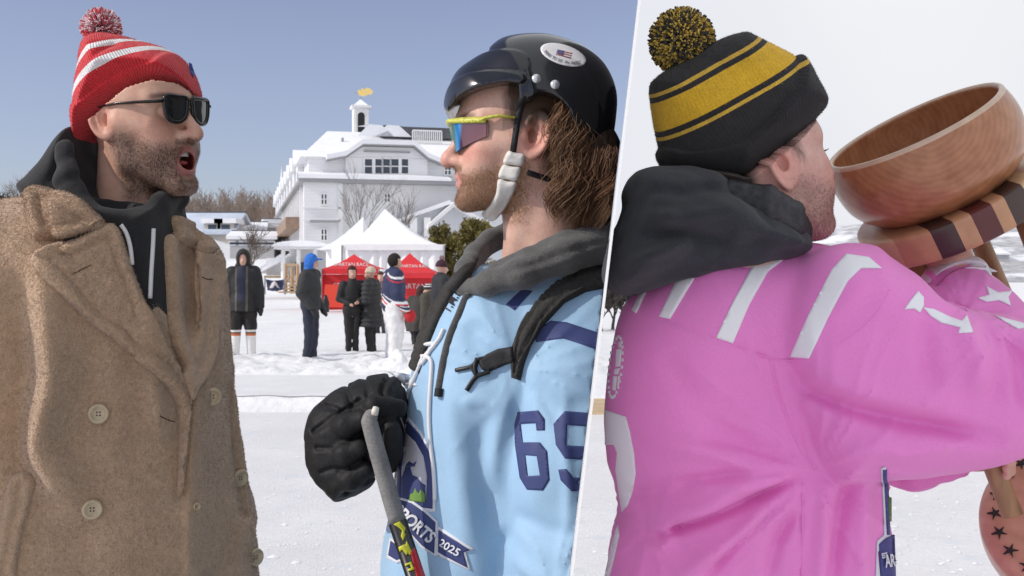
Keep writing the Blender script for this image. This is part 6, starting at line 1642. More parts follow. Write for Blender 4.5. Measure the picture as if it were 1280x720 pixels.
        return smin(smin(a, th, 4), fg, 4) + 1.0 * vnoise(U / 9, W_ / 9, V / 9, 4)
    G = sdf('glove', glove, (375, -110, 455), (525, 40, 632), 1.9, tr, gm_, t, flip=True, bvh=True)
    laid_tube('glove_stitching', [(500, 522), (506, 540), (504, 562)], bvh_of(G), .0012, mat('grey_thread', (.35, .35, .36), .8), t, .0005)
    applique('glove_cuff', [[(484, 464), (512, 468), (522, 482), (508, 486), (498, 474)]], bvh_of(G) + TJ, wh, t, .004, 3, 3)
    # ---- legs and skates below the picture
    tm = mat('black_hockey_trousers', (.02, .02, .025), .8)
    for dx, dy in ((-.12, -.06), (.02, .10)):
        x, y = feet[0] + dx, feet[1] + dy
        sdf('trouser_leg', lambda X, Y, Z: chain_sdf(X, Y, Z, [(x, y, .86), (x - .01, y, .52), (x, y, .14)], [.11, .10, .075], .03), (x - .2, y - .2, .08), (x + .2, y + .2, 1.05), .02, lambda V: V, tm, t, post=post)
        sdf('boot', lambda X, Y, Z: smin(cap(X, Y, Z, (x + .05, y, .055), (x - .17, y - .03, .045), .055, .045), cap(X, Y, Z, (x, y, .06), (x, y, .18), .06, .065), .03), (x - .3, y - .2, .0), (x + .2, y + .2, .26), .015, lambda V: V, mat('boot_leather', (.02, .018, .016), .5), t)
    # ---- backpack worn over the jersey
    bpk = thing('backpack', 'black backpack with padded shoulder strap and loose chest clip on blue jersey', 'backpack', P(720, 500, D + .25))
    st = mat('black_strap_padding', (.035, .033, .030), .8, noise=(200, .25), bumps=[('noise', 350, .4, .002)])
    edge = lambda tk: (lambda d, p: tk * np.sqrt(np.maximum(1 - (1 - np.clip(d / 3.5, 0, 1)) ** 2, 0)) - tk * .35 * np.exp(-((d - 7) / 1.4) ** 2))
    near = applique('shoulder_strap', [[(800, 328), (764, 331), (726, 339), (693, 357), (666, 382), (647, 412), (638, 438), (639, 472), (651, 476), (656, 454), (664, 433), (680, 407), (706, 379), (733, 365), (765, 359), (800, 358)]], TH_, st, bpk, .012, 4, 3, settle=10, smooth=False, prof=edge(.012), bvh=True, sink=.01); C(near)
    far = applique('shoulder_strap', [[(598, 322), (580, 334), (556, 362), (538, 392), (524, 426), (514, 462), (524, 468), (536, 432), (550, 398), (568, 366), (590, 342)]], TH_, st, bpk, .010, 4, 3, settle=6, prof=edge(.010), sink=.01)
    TB = TH_ + bvh_of(near)
    applique('chest_strap', [[(641, 433), (643, 452), (628, 458), (610, 466), (602, 462), (597, 452), (608, 443), (622, 436)]], TB, bk, bpk, .006, 2, 2.5, settle=6)
    for pts, r in (([(607, 448), (598, 451), (591, 458), (583, 461), (571, 464)], .0032), ([(612, 465), (602, 468), (596, 471), (590, 480), (584, 489)], .0034), ([(597, 450), (594, 460), (597, 472)], .0036), ([(590, 459), (596, 470)], .003)):
        laid_tube('clip', pts, TB, r, M['black'], bpk, .004, flat=.6)
    sdf('pack_body', lambda U, W_, V: infl(U, W_, V, [(700, 380), (760, 350), (820, 360), (820, 640), (700, 640)], 180, 60, 60, 30), (690, 100, 340), (830, 260, 660), 5, tr, st, bpk, flip=True, post=post)
blue_man()
def hockey_stick():
    k = 1.72 / F; tr = px_world(1.72)
    a = [(468, -104, 514), (462, -104, 524), (464, -106, 536), (476, -108, 580), (497, -112, 652), (520, -116, 722), (640, -140, 1090), (720, -150, 1330)]
    a = [(*front([(q[0], q[2])], q[1])[0], q[1]) for q in a]; a = [(q[0], q[2], q[1]) for q in a]; V = tr(np.array(a, float)); b = V[-1].copy(); b[2] = .02
    t = thing('hockey_stick', 'hockey stick with grey taped handle and black red yellow shaft held in black glove', 'hockey stick', b)
    tape = mat('grey_grip_tape', (.22, .215, .21), .8, noise=[(30, .15), (250, .15)], bumps=[('wave', 60, .15, .001, 'Z', 1.5), ('noise', 400, .3, .001)])
    q = crom(V[:5], 6); g = MB(); r = np.interp(np.arange(len(q)), [0, 3, 8, len(q) - 1], [.006, .0100, .0120, .0130]); g.tube(q, r, 12, .75); g.build('grip', tape, t, True, fix=False)
    m = MB(); m.tube([V[0] + [.003, -.004, .006], V[0] + [0, -.002, -.004]], [.0045, .006], 10); m.build('end_cap', mat('pale_end', (.75, .70, .62), .6), t, True)
    sb = mat('black_carbon', (.014, .014, .015), .25, coat=.5)
    end = V[5] + (V[5] - V[4]) / np.linalg.norm(V[5] - V[4]) * 1.05
    d = (V[5] - V[4]) / np.linalg.norm(V[5] - V[4]); n_ = max(0, (V[4][2] - .06) / -d[2]); tip = V[4] + d * n_
    def seg(s0, s1, nm, mm, rr=.0140):
        m = MB(); m.tube([V[4] + d * s0, V[4] + d * s1], [rr, rr], 12, .75); return m.build(nm, mm, t, True, fix=False)
    sh = seg(.0, n_, 'shaft', sb)
    red = mat('red_shaft_paint', (.60, .03, .035), .3, coat=.4); yel = mat('yellow_shaft_paint', (.62, .62, .04), .4)
    V2, F2 = tube_geo([V[4] + d * .0, V[4] + d * .4], [.0142, .0142], 12, .75); SH = BVHTree.FromPolygons([tuple(v) for v in V2], F2)
    applique('red_panel', [[(513, 690), (518, 684), (532, 722), (535, 745), (526, 745)]], [SH], red, sh, .0006, .5, 2)
    for ring in ([(492, 655), (500, 652), (507, 660), (505, 666), (499, 660)], [(503, 662), (507, 668), (504, 676), (501, 670)], [(498, 684), (506, 680), (511, 690), (508, 694), (503, 687), (500, 690)], [(508, 676), (515, 690), (512, 694), (506, 684)], [(506, 705), (514, 702), (518, 712), (510, 714), (510, 711), (514, 710), (512, 705), (507, 708)]):
        applique('yellow_mark', [ring], [SH], yel, sh, .0006, .3, 2)
    m = MB(); m.tube([tip, tip + np.array([-.10, -.02, -.02]), tip + np.array([-.30, -.03, -.01])], [.016, .03, .03], 10, .25, (0, -1, 0)); m.build('blade', sb, t, True, fix=False)
hockey_stick()

# ================================================================== man in the pink jersey, drinking from the bowl
DP = 1.42
def pink_man():
    D = DP; k = D / F; tr = px_world(D); feet = np.array([P(930, 0, D)[0], D + .05, 0]); FRONT[0] = -70
    t = thing('person', 'man in bright pink jersey and yellow banded bobble hat drinking from wooden bowl', 'person', feet)
    # ---- hat
    hatm = mat('black_gold_knit', ramp=('s', -600, -440, [(-600, (.020, .019, .021)), (-557, (.60, .38, .05)), (-552.5, (.020, .019, .021)), (-546, (.66, .40, .025)), (-512, (.020, .019, .021)), (-506, (.60, .38, .05)), (-501.5, (.020, .019, .021))]),
               rough=.95, sheen=.06, noise=[(40, .12), (500, .18)], rib=('rib', .22, .0008), bumps=[('noise', 900, .35, .0015)])
    ho = [(813, 106), (820, 97), (832, 88), (862, 72), (896, 51), (928, 41), (944, 47), (970, 60), (990, 71), (1000, 85), (1016, 110), (1020, 140), (990, 172), (955, 200), (920, 222), (870, 224), (834, 210), (822, 172), (815, 132)]
    cuff = [(822, 187), (860, 177), (896, 163), (920, 142), (937, 119), (962, 95), (988, 75), (998, 69), (1008, 80), (1018, 99), (1032, 129), (1020, 148), (992, 177), (960, 203), (925, 229), (898, 224), (866, 220), (834, 213)]
    def S(U, W_, V): return -.49 * U - .871 * V - .178 * W_
    def hat(U, W_, V):
        a = infl(U, W_, V, ho, 6, 88, 92, 74); s = S(U, W_, V)
        b = infl(U, W_, V, cuff, 6, 94, 96, 64)
        a = a + fold(U, V, [(880, 62), (905, 85), (920, 110)], 5, 1.5) + fold(U, V, [(925, 46), (936, 70), (960, 100)], 6, -1.5)
        return smin(a, np.maximum(b, poly_d(U, V, crom(cuff, 5, True))), 1.2)
    def hat_at(V):
        u, w, v = V.T; c = -.871 * (u - 920) + .49 * (v - 130); return {'s': S(u, w, v), 'rib': np.arctan2(c, -(w - 6)) * 120}
    H = sdf('hat', hat, (804, -98, 34), (1040, 106, 236), 2.0, tr, hatm, t, attrs=hat_at, bvh=True, flip=True, post=fuzz_post(22000, .0014, .00016, seed=4))
    pompom('pompom', tr(np.array([[853, 6, 50]]))[0], 41 * k, ((.56, .38, .05), (.030, .026, .020), .52), t, 4200, 6)
    hw, HM = place_head(974, 208, D, 22, 13, -3, 1.0, (-.012, -.076, -.012))
    sk = mat('skin', attr='Col', rough=.45, sss=.12, noise=[(60, .07), (300, .06)], bumps=[('noise', 500, .25, .002), ('noise', 120, .15, .002)], stub=((.13, .075, .055), 1500))
    def ex(V, A, C):
        x, y, z = A.T; nn = vnoise(x * 400, y * 400, z * 120, 4); w = np.clip((.032 + .006 * nn - x) / .014, 0, 1) * np.clip((x - .004) / .01, 0, 1) * np.clip((y - .045) / .01, 0, 1) * np.clip((z + .022 + .010 * nn) / .03, 0, 1) * .75; w = np.maximum(w, np.clip((-.03 - x) / .012, 0, 1) * np.clip((z + .055) / .02, 0, 1))
        C = C * (1 - w[:, None]) + np.array((.035, .025, .02)) * w[:, None]; return C
    B = sdf('body', head_fn(0, nose=1.0, neck_to=(-.05, 0, -.17), eyes_closed=True, jaw=1.02, crease=0), (-.13, -.11, -.26), (.14, .11, .14), .0021, hw, sk, t,
        attrs=skin_attrs((.66, .40, .34), stub_fn=beard(0, strength=.5, top=-.022, neck=-.135), red=.55, lip=(.50, .20, .18), extra=ex), bvh=True,
        post=tuck(D, hat, (915, 6, 145), [(800, 214), (834, 212), (900, 224), (925, 229), (960, 202), (992, 176), (1020, 147), (1032, 129), (1080, 128)], 4))
    whiskers(B, 4200, .0022, .00015, (.12, .075, .055), t)
    eyl = MB()
    for i in range(14):
        y = -.024 - .0012 * i; p0 = np.array([.0895 - .00020 * i * i / 3, y, -.004]); eyl.tube(hw(np.array([p0, p0 + [.006, -.0004 * i, -.002], p0 + [.011, -.0006 * i, .000]])), [.0005, .0004, .0002], 4)
    eyl.build('eyelashes', mat('lash', (.02, .015, .012), .6), t, True, fix=False)
    # ---- hood and neck gaiter
    hm = mat('black_sweatshirt', (.024, .027, .034), .9, sheen=.1, noise=[(30, .2), (400, .25)], bumps=[('noise', 400, .35, .0015), ('noise', 25, .3, .006)])
    ring = [(754, 345), (764, 296), (779, 264), (779, 238), (797, 214), (840, 208), (884, 213), (914, 232), (940, 250), (968, 272), (990, 290), (1004, 312), (975, 326), (925, 330), (876, 332), (842, 346), (802, 366), (770, 368)]
    def hood(U, W_, V):
        a = infl(U, W_, V, ring, 5, 126, 124, 48)
        a = smin(a, chain_sdf(U, W_, V, [(800, -52, 334), (860, -66, 318), (930, -68, 308), (982, -52, 302)], [26, 25, 22, 15], 8), 14)
        a = a + fold(U, V, [(790, 232), (840, 246), (890, 240), (920, 250)], 9, 5) + fold(U, V, [(780, 262), (830, 275), (890, 268), (940, 270)], 11, -6) + fold(U, V, [(790, 300), (850, 292), (910, 300)], 10, 6) + fold(U, V, [(770, 330), (810, 318), (860, 300)], 9, -4)
        a = a + fold(U, V, [(900, 225), (930, 255), (960, 290)], 7, 4) + 1.6 * vnoise(U / 22, W_ / 22, V / 16, 3)
        return a
    HD = sdf('hoodie', hood, (740, -150, 196), (1016, 150, 384), 2.8, tr, hm, t, bvh=True, flip=True)
    gm = mat('dark_gaiter', (.030, .031, .036), .55, noise=[(90, .5)], bumps=[('noise', 60, .5, .006)])
    def gaiter(U, W_, V):
        f = None
        for i in range(4):
            o = i * 8
            g = chain_sdf(U, W_, V, [(900 - o, -70, 240 + o), (942, -84, 249 + o), (975, -70, 266 + o), (996, -30, 284 + o * .6), (1000, 10, 292 + o * .5), (985, 60, 280), (930, 85, 262)], [9, 10.5, 10.5, 9.5, 8, 9, 10], 5)
            f = g if f is None else smin(f, g, 4)
        return f + 1.2 * vnoise(U / 9, W_ / 12, V / 5, 2)
    sdf('neck_gaiter', gaiter, (870, -110, 222), (1016, 105, 335), 2.2, tr, gm, t, flip=True)
    # ---- jersey
    FRONT[0] = -112
    jm = mat('pink_jersey', (.84, .235, .62), .55, sheen=.15, noise=[(5, .03), (500, .05)], bumps=[('noise', 1000, .25, .001), ('noise', 10, .2, .01)])
    body = [(790, 372), (778, 396), (766, 440), (760, 490), (757, 540), (761, 580), (770, 606), (776, 640), (766, 680), (760, 720), (752, 800), (745, 1060), (1130, 1060), (1122, 760), (1114, 680), (1109, 590), (1112, 500), (1112, 400), (1080, 322), (1040, 306), (1000, 302), (930, 302), (870, 306), (830, 330)]
    upper = [(950, 430), (975, 350), (1010, 312), (1062, 308), (1084, 322), (1120, 348), (1150, 374), (1200, 388), (1250, 396), (1290, 420), (1306, 470), (1296, 520), (1262, 549), (1200, 572), (1110, 583), (1050, 588), (1012, 590), (985, 540)]
    fore = [(1164, 352), (1185, 336), (1208, 326), (1236, 328), (1251, 344), (1268, 366), (1292, 410), (1304, 470), (1240, 440), (1190, 410), (1166, 378)]
    def jersey(U, W_, V):
        a = infl(U, W_, V, body, 20, 122, 130, 112)
        d = fold(U, V, [(1012, 592), (960, 620), (905, 645), (850, 668), (826, 684)], 5.5, 11) + fold(U, V, [(1012, 588), (940, 602), (870, 640), (812, 660)], 14, -9)
        d = d + fold(U, V, [(1008, 602), (970, 640), (930, 668), (880, 700), (850, 740)], 12, -9) + fold(U, V, [(1000, 610), (955, 652), (915, 690), (880, 730)], 5, 7) + fold(U, V, [(1000, 640), (976, 680), (960, 730)], 7, 6) + fold(U, V, [(1006, 590), (950, 592), (890, 600), (850, 610)], 6, 5)
        d = d + fold(U, V, [(1000, 585), (930, 575), (860, 562), (800, 556)], 12, -5) + fold(U, V, [(1000, 580), (930, 560), (870, 545)], 9, 4) + fold(U, V, [(960, 560), (900, 530), (860, 490), (835, 440)], 16, 4)
        d = d + fold(U, V, [(800, 700), (830, 690), (840, 672), (815, 670)], 7, -6) + fold(U, V, [(790, 640), (830, 620), (880, 606)], 12, 5)
        d = d + fold(U, V, [(1070, 590), (1058, 640), (1046, 720), (1040, 800)], 9, 9) + fold(U, V, [(1090, 590), (1086, 660), (1080, 760)], 11, -6) + fold(U, V, [(1030, 600), (1030, 680), (1025, 760)], 10, -5) + fold(U, V, [(1002, 602), (1003, 660), (1002, 760)], 2.2, 2.0, taper=False)
        d = d + fold(U, V, [(836, 398), (900, 425), (960, 446)], 3, 1.8, taper=False)
        a = a + 1.55 * d * (W_ < 30)
        u = infl(U, W_, V, upper, -66, 90, 76, 70)
        e = fold(U, V, [(965, 450), (1020, 490), (1090, 515), (1170, 530), (1240, 545)], 10, 13) + fold(U, V, [(1000, 470), (1080, 488), (1180, 500)], 16, -6) + fold(U, V, [(1010, 560), (1080, 556), (1180, 556)], 18, -4)
        e = e + fold(U, V, [(1148, 385), (1140, 430), (1150, 480)], 12, 6) + fold(U, V, [(1180, 396), (1200, 440), (1200, 490)], 13, -6) + fold(U, V, [(1246, 415), (1256, 460), (1262, 510)], 10, 7) + fold(U, V, [(1270, 420), (1276, 470), (1284, 500)], 9, -5) + fold(U, V, [(1220, 400), (1228, 450), (1222, 500)], 9, 4)
        e = e + fold(U, V, [(1090, 345), (1060, 390), (1010, 430)], 12, 3)
        u = u + 1.35 * e * (W_ < -40)
        f = smin(a, u, np.interp(V, [380, 520], [13, 4]))
        yf = np.interp(V, [310, 345, 440, 470], [52, 34, -56, -66]); g = infl(U, W_, V, fore, yf, 46, 44, 40)
        h = fold(U, V, [(1172, 350), (1205, 336), (1240, 342)], 6, -4) + fold(U, V, [(1168, 368), (1200, 352), (1250, 362)], 5, 5) + fold(U, V, [(1172, 384), (1210, 378), (1260, 388)], 7, -5) + fold(U, V, [(1190, 405), (1230, 392), (1280, 408)], 5, 6) + fold(U, V, [(1200, 420), (1250, 420), (1290, 440)], 8, -5)
        g = g + h * (W_ < yf)
        f = smin(f, g, 6) + creases(U, V, (1018, 592), 5.5, 4.2, 26, 230, 3) + creases(U, V, (1225, 400), 5, 3.6, 20, 120, 7) + creases(U, V, (820, 670), 4, 2.6, 20, 120, 9) + 1.5 * vnoise(U / 40, W_ / 40, V / 40, 8)
        return smax(f, -cap(U, W_, V, (905, 20, 220), (890, 15, 285), 58, 46), 12)
    J = sdf('jersey', jersey, (736, -192, 290), (1316, 165, 1064), 3.4, tr, jm, t, bvh=True, flip=True, sm=1)
    far_ = sdf('far_sleeve', lambda U, W_, V: chain_sdf(U, W_, V, [(1070, 110, 480), (1122, 120, 586), (1176, 90, 606), (1222, 60, 592)], [60, 36, 24, 17], 14) + 1.5 * vnoise(U / 12, W_ / 12, V / 8, 3) + fold(U, V, [(1110, 580), (1160, 588), (1200, 580)], 4, 2.5),
              (980, 20, 400), (1250, 190, 650), 3, tr, jm, t, flip=True)
    T = bvh_of(J); A = applique
    wh = mat('white_twill', (.86, .87, .90), .6, bumps=[('noise', 700, .3, .001)])
    for ringw in ([(790, 388), (796, 392), (806, 370), (816, 348), (808, 352)], [(824, 396), (838, 399), (866, 352), (884, 318), (902, 306), (880, 306), (866, 318), (846, 350)], [(895, 422), (916, 429), (936, 382), (960, 340), (1004, 306), (972, 304), (940, 334), (916, 378)],
                  [(988, 446), (1012, 448), (1034, 400), (1060, 352), (1076, 336), (1102, 336), (1086, 322), (1058, 318), (1040, 338), (1012, 392)]):
        A('shoulder_stripe', [ringw], T, wh, t, .0012, 1, 3.5)
    for ringw in ([(1130, 387), (1136, 378), (1147, 364), (1154, 372), (1154, 382), (1149, 391), (1142, 386)], [(1153, 384), (1166, 386), (1186, 396), (1202, 402), (1208, 394), (1216, 416), (1198, 417), (1200, 410), (1176, 404), (1164, 396)],
                  [(1222, 373), (1236, 369), (1232, 358), (1247, 366), (1265, 364), (1260, 372), (1263, 383), (1248, 376), (1232, 378)], [(1206, 336), (1216, 331), (1232, 333), (1246, 340), (1238, 340), (1239, 346), (1230, 338), (1218, 336)], [(1243, 395), (1262, 400), (1278, 404), (1284, 410), (1272, 412), (1258, 404)]):
        A('sleeve_star', [ringw], T, wh, t, .0012, 1, 2.5)
    A('back_numeral', [[(757, 512), (768, 516), (783, 521), (788, 540), (793, 566), (795, 592), (791, 616), (785, 632), (778, 640), (774, 616), (770, 588), (772, 566), (768, 556), (757, 556)]], T, wh, t, .0012, 1, 3)
    A('back_numeral', [[(766, 676), (773, 656), (775, 668), (768, 700), (762, 722), (754, 760), (748, 760)]], T, wh, t, .0012, 1, 3)
    for a in np.linspace(0, 2 * math.pi, 26, endpoint=False):
        u, v = 770 + 8 * math.cos(a) + (460 - 460) * 0 - .10 * 40 * math.sin(a), 459 + 38 * math.sin(a)
        A('crest_dot', [[(u - 1.3, v - 2), (u + 1.3, v - 2), (u + 1.3, v + 2), (u - 1.3, v + 2)]], T, wh, t, .0010, .4, 1.8)
    for ringw in ([(773, 428), (777, 427), (778, 434), (774, 435)], [(771, 437), (778, 436), (776, 458), (770, 459)], [(769, 461), (776, 460), (773, 468), (768, 468)], [(767, 470), (772, 470), (770, 488), (766, 488)], [(773, 470), (776, 469), (774, 484), (772, 485)]):
        A('crest_figure', [ringw], T, wh, t, .0010, .4, 1.8)
    seam = lambda pts, off=-.0004: laid_tube('seam', pts, T, .0012, jm, t, off)
    seam([(790, 382), (836, 397), (900, 424), (960, 447), (1010, 449), (1060, 424), (1096, 392), (1112, 362)]); seam([(962, 448), (970, 490), (985, 530), (1003, 566), (1018, 588)]); seam([(966, 448), (974, 490), (989, 530), (1007, 566), (1021, 586)]); seam([(1003, 604), (1003, 660), (1002, 730)])
    # front emblem, seen edge-on at the side of the chest
    nv = mat('navy_print', (.055, .06, .23), .6); gr = mat('green_print', (.12, .20, .07), .6); lt = mat('pale_print', (.68, .70, .76), .6)
    A('front_emblem', [[(1101, 584), (1107, 582), (1109, 640), (1112, 672), (1096, 690), (1100, 730), (1093, 730), (1095, 676), (1104, 668)]], T, lt, t, .0014, .6, 2)
    A('front_emblem', [[(1103, 586), (1108, 586), (1111, 668), (1107, 668)]], T, nv, t, .0022, .6, 2); A('front_emblem', [[(1108, 620), (1112, 622), (1112, 652), (1109, 652)]], T, gr, t, .0026, .6, 2)
    A('front_emblem', [[(1097, 680), (1106, 672), (1116, 668), (1118, 730), (1100, 730)]], T, nv, t, .0024, .6, 2)
    text_on('emblem_lettering', 'ARS', 1110, 701, 22, 6, T, lt, t, .42, .005, .03, fb=D); text_on('emblem_lettering', 'EST', 1101, 694, 9, 10, T, lt, t, .5, .005, .03, fb=D)
    # ---- cuff, hands
    cm = mat('white_knit_cuff', (.76, .70, .76), .8, bumps=[('noise', 500, .4, .001)])
    def cuf(U, W_, V):
        f = cap(U, W_, V, (1203, -62, 330), (1212, -58, 312), 39, 37) if False else infl(U, W_, V, [(1163, 356), (1169, 340), (1188, 325), (1212, 317), (1238, 320), (1250, 334), (1254, 348), (1238, 340), (1212, 336), (1189, 344), (1170, 360)], 50, 42, 40, 14)
        return f
    CU = sdf('sleeve_cuff', cuf, (1154, 0, 300), (1264, 100, 372), 1.8, tr, cm, t, flip=True, bvh=True)
    laid_tube('cuff_stitching', [(1172, 357), (1190, 341), (1212, 334), (1236, 337), (1249, 346)], bvh_of(CU, J), .0013, mat('pink_thread', (.45, .10, .25), .8), t, .0006)
    hs = mat('hand_skin', (.60, .34, .27), .5, sss=.12, noise=[(60, .1)], bumps=[('noise', 300, .3, .002)])
    def hand1(U, W_, V):        # right hand under the striped disc, fingers up behind it, thumb on the near side
        f = smin(cap(U, W_, V, (1206, -60, 330), (1200, -52, 312), 30, 30), ell(U, W_, V, (1200, -44, 300), (36, 26, 26)), 14)
        for i, (a, b, c) in enumerate((((1176, -34, 296), (1180, -6, 296), (1192, 14, 296)), ((1192, -30, 290), (1198, 0, 292), (1208, 20, 290)), ((1208, -28, 286), (1214, 2, 288), (1226, 20, 284)), ((1222, -30, 288), (1230, -4, 284), (1240, 12, 280)))):
            f = smin(f, chain_sdf(U, W_, V, [a, b, c], [9.5, 9, 7.5], 4), 5)
        return smin(f, chain_sdf(U, W_, V, [(1178, -56, 318), (1160, -52, 312), (1148, -40, 304)], [12, 10, 8], 4), 6)
    sdf('hand', lambda U, W_, V: hand1(U, W_ - 104, V), (1130, -8, 236), (1256, 148, 360), 1.9, tr, hs, t, flip=True)
    def hand2(U, W_, V):        # left hand closed round the lower leg of the trophy
        f = smin(cap(U, W_, V, (1190, 60, 578), (1212, 40, 576), 15, 15), ell(U, W_, V, (1226, 34, 572), (20, 13, 20)), 8)
        for i in range(4):
            v = 560 + i * 9.5; f = smin(f, chain_sdf(U, W_, V, [(1232, 32, v), (1254, 22, v - 3), (1262, -2, v), (1250, -18, v + 3)], [7, 6.8, 6.2, 5.4], 3), 3)
        return smin(f, chain_sdf(U, W_, V, [(1214, 26, 572), (1222, 2, 566), (1236, -16, 560)], [8, 7, 6], 3), 4)
    sdf('hand', hand2, (1170, -36, 535), (1276, 84, 610), 1.8, tr, hs, t, flip=True)
    # ---- legs and boots below the picture
    tm = mat('dark_trousers', (.03, .03, .035), .85)
    for dx, dy in ((-.11, -.05), (.12, .05)):
        x, y = feet[0] + dx, feet[1] + dy
        sdf('trouser_leg', lambda X, Y, Z: chain_sdf(X, Y, Z, [(x, y, .92), (x, y, .52), (x, y, .12)], [.11, .09, .07], .03), (x - .2, y - .2, .08), (x + .2, y + .2, 1.05), .02, lambda V: V, tm, t)
        sdf('boot', lambda X, Y, Z: smin(cap(X, Y, Z, (x - .04, y, .055), (x + .17, y + .05, .045), .055, .045), cap(X, Y, Z, (x, y, .06), (x, y, .18), .06, .065), .03), (x - .2, y - .2, .0), (x + .3, y + .25, .26), .015, lambda V: V, mat('boot_leather', (.02, .018, .016), .5), t)
pink_man()
def trophy():
    D = DP; k = D / F
    c = P(1142, 160, D + .055); ax = Vector((-.475, -.15, .86)).normalized()
    t = thing('wooden_trophy', 'wooden bowl trophy with striped round plinth, rod legs and star decorated base', 'trophy', c)
    q = ax.to_track_quat('Z', 'X').to_matrix().to_4x4(); Mx = Matrix.Translation(c) @ q
    def wood(name, a, b, sc, ring=1.0, rough=.34, st=None):
        m = bpy.data.materials.new(name); m.use_nodes = True; N = m.node_tree.nodes; L = m.node_tree.links; bs = N['Principled BSDF']
        g = N.new('ShaderNodeAttribute'); g.attribute_name = 'loc'
        mp = N.new('ShaderNodeMapping'); mp.inputs['Scale'].default_value = sc; mp.inputs['Rotation'].default_value = (.35, .2, .5); L.new(g.outputs['Vector'], mp.inputs[0])
        w = N.new('ShaderNodeTexWave'); w.wave_type = 'RINGS'; w.rings_direction = 'Y'; w.inputs['Scale'].default_value = ring; w.inputs['Distortion'].default_value = 3.2; w.inputs['Detail'].default_value = 3; w.inputs['Detail Scale'].default_value = 1.2; L.new(mp.outputs[0], w.inputs[0])
        n = N.new('ShaderNodeTexNoise'); n.inputs['Scale'].default_value = 6; n.inputs['Detail'].default_value = 5; L.new(g.outputs['Vector'], n.inputs[0])
        ad = N.new('ShaderNodeMath'); ad.operation = 'MULTIPLY_ADD'; ad.inputs[1].default_value = .16; L.new(w.outputs[1], ad.inputs[0])
        ml = N.new('ShaderNodeMath'); ml.operation = 'MULTIPLY'; ml.inputs[1].default_value = 1.05; L.new(n.outputs[0], ml.inputs[0]); L.new(ml.outputs[0], ad.inputs[2])
        r = N.new('ShaderNodeValToRGB'); r.color_ramp.elements[0].position = .25; r.color_ramp.elements[1].position = .85; r.color_ramp.elements[0].color = (*a, 1); r.color_ramp.elements[1].color = (*b, 1); L.new(ad.outputs[0], r.inputs[0])
        col = r.outputs[0]
        if st:
            s = N.new('ShaderNodeSeparateXYZ'); L.new(g.outputs['Vector'], s.inputs[0]); mr = N.new('ShaderNodeMapRange'); mr.inputs[1].default_value = -1.2; mr.inputs[2].default_value = 1.2; L.new(s.outputs[0], mr.inputs[0])
            rr = N.new('ShaderNodeValToRGB'); rr.color_ramp.interpolation = 'CONSTANT'
            while len(rr.color_ramp.elements) < len(st): rr.color_ramp.elements.new(1)
            for e, (p, cc) in zip(rr.color_ramp.elements, st): e.position = (p + 1.2) / 2.4; e.color = (*cc, 1)
            L.new(mr.outputs[0], rr.inputs[0]); v = N.new('ShaderNodeMix'); v.data_type = 'RGBA'; v.blend_type = 'MULTIPLY'; v.inputs[0].default_value = 1; L.new(rr.outputs[0], v.inputs[6]); L.new(col, v.inputs[7]); col = v.outputs[2]
        L.new(col, bs.inputs['Base Color']); bs.inputs['Roughness'].default_value = rough; bs.inputs['Coat Weight'].default_value = .25; bs.inputs['Coat Roughness'].default_value = .2
        bp = N.new('ShaderNodeBump'); bp.inputs['Strength'].default_value = .08; bp.inputs['Distance'].default_value = .002; L.new(ad.outputs[0], bp.inputs['Height']); L.new(bp.outputs[0], bs.inputs['Normal'])
        return m
    def lathe(name, prof, M_, m, sc, parent=t, seg=96, bvh=False):
        V = []; Fq = []; Lc = []; n = len(prof)
        for i in range(seg):
            an = 2 * math.pi * i / seg
            for r, z in prof: p = Vector((r * math.cos(an), r * math.sin(an), z)); V.append(M_ @ p); Lc.append(p / sc)
        for i in range(seg):
            for j in range(n - 1): a, b = i * n + j, ((i + 1) % seg) * n + j; Fq.append((a, b, b + 1, a + 1))
        Lc = np.array([tuple(x) for x in Lc]); o = obj(name, np.array([tuple(v) for v in V]), Fq, m, parent, True, None, bvh)
        at = o.data.attributes.new('loc', 'FLOAT_VECTOR', 'POINT'); at.data.foreach_set('vector', Lc.astype(np.float32).ravel())
        bm = bmesh.new(); bm.from_mesh(o.data); bmesh.ops.recalc_face_normals(bm, faces=bm.faces); bm.to_mesh(o.data); bm.free(); return o
    R = 117 * k
    cp = lambda pr, n=5: [tuple(p) for p in crom(pr, n)]
    outer = cp([(R, 0), (R * 1.045, -.020), (R * 1.055, -.042), (R * 1.0, -.072), (R * .84, -.096), (R * .58, -.112), (R * .30, -.118), (.0, -.119)])
    inner = cp([(0, -.096), (R * .35, -.094), (R * .62, -.086), (R * .82, -.070), (R * .93, -.05), (R * .955, -.02), (R * .93, .001)])
    wb = wood('cherry_wood', (.29, .108, .045), (.45, .205, .10), (1, 1, 1.0), 5.0, .3)
    lathe('bowl', outer[::-1] + [(R * .985, .0025), (R * .95, .003)] + inner[::-1], Mx, wb, R, bvh=True)
    lathe('bowl_rim', cp([(R * .935, .0005), (R * .945, .0035), (R * .975, .0045), (R * .998, .002), (R * 1.004, -.003)], 4), Mx, wood('pale_rim_wood', (.50, .34, .24), (.62, .46, .34), (1, 1, 1), 2, .35), R)
    # striped plinth
    d_ = .146; Rp = 124 * k; th = .044
    ux = Vector((.86, -.12, .40)); ux = (ux - ax * ux.dot(ax)).normalized(); uy = ax.cross(ux)
    Q = Matrix(((ux.x, uy.x, ax.x, 0), (ux.y, uy.y, ax.y, 0), (ux.z, uy.z, ax.z, 0), (0, 0, 0, 1)))
    pc = np.array(c) - np.array(ax) * .104; Mp = Matrix.Translation(pc) @ Q
    lt, md, dk, pu = (1.0, .74, .46), (.85, .50, .30), (.085, .045, .040), (.17, .035, .040)
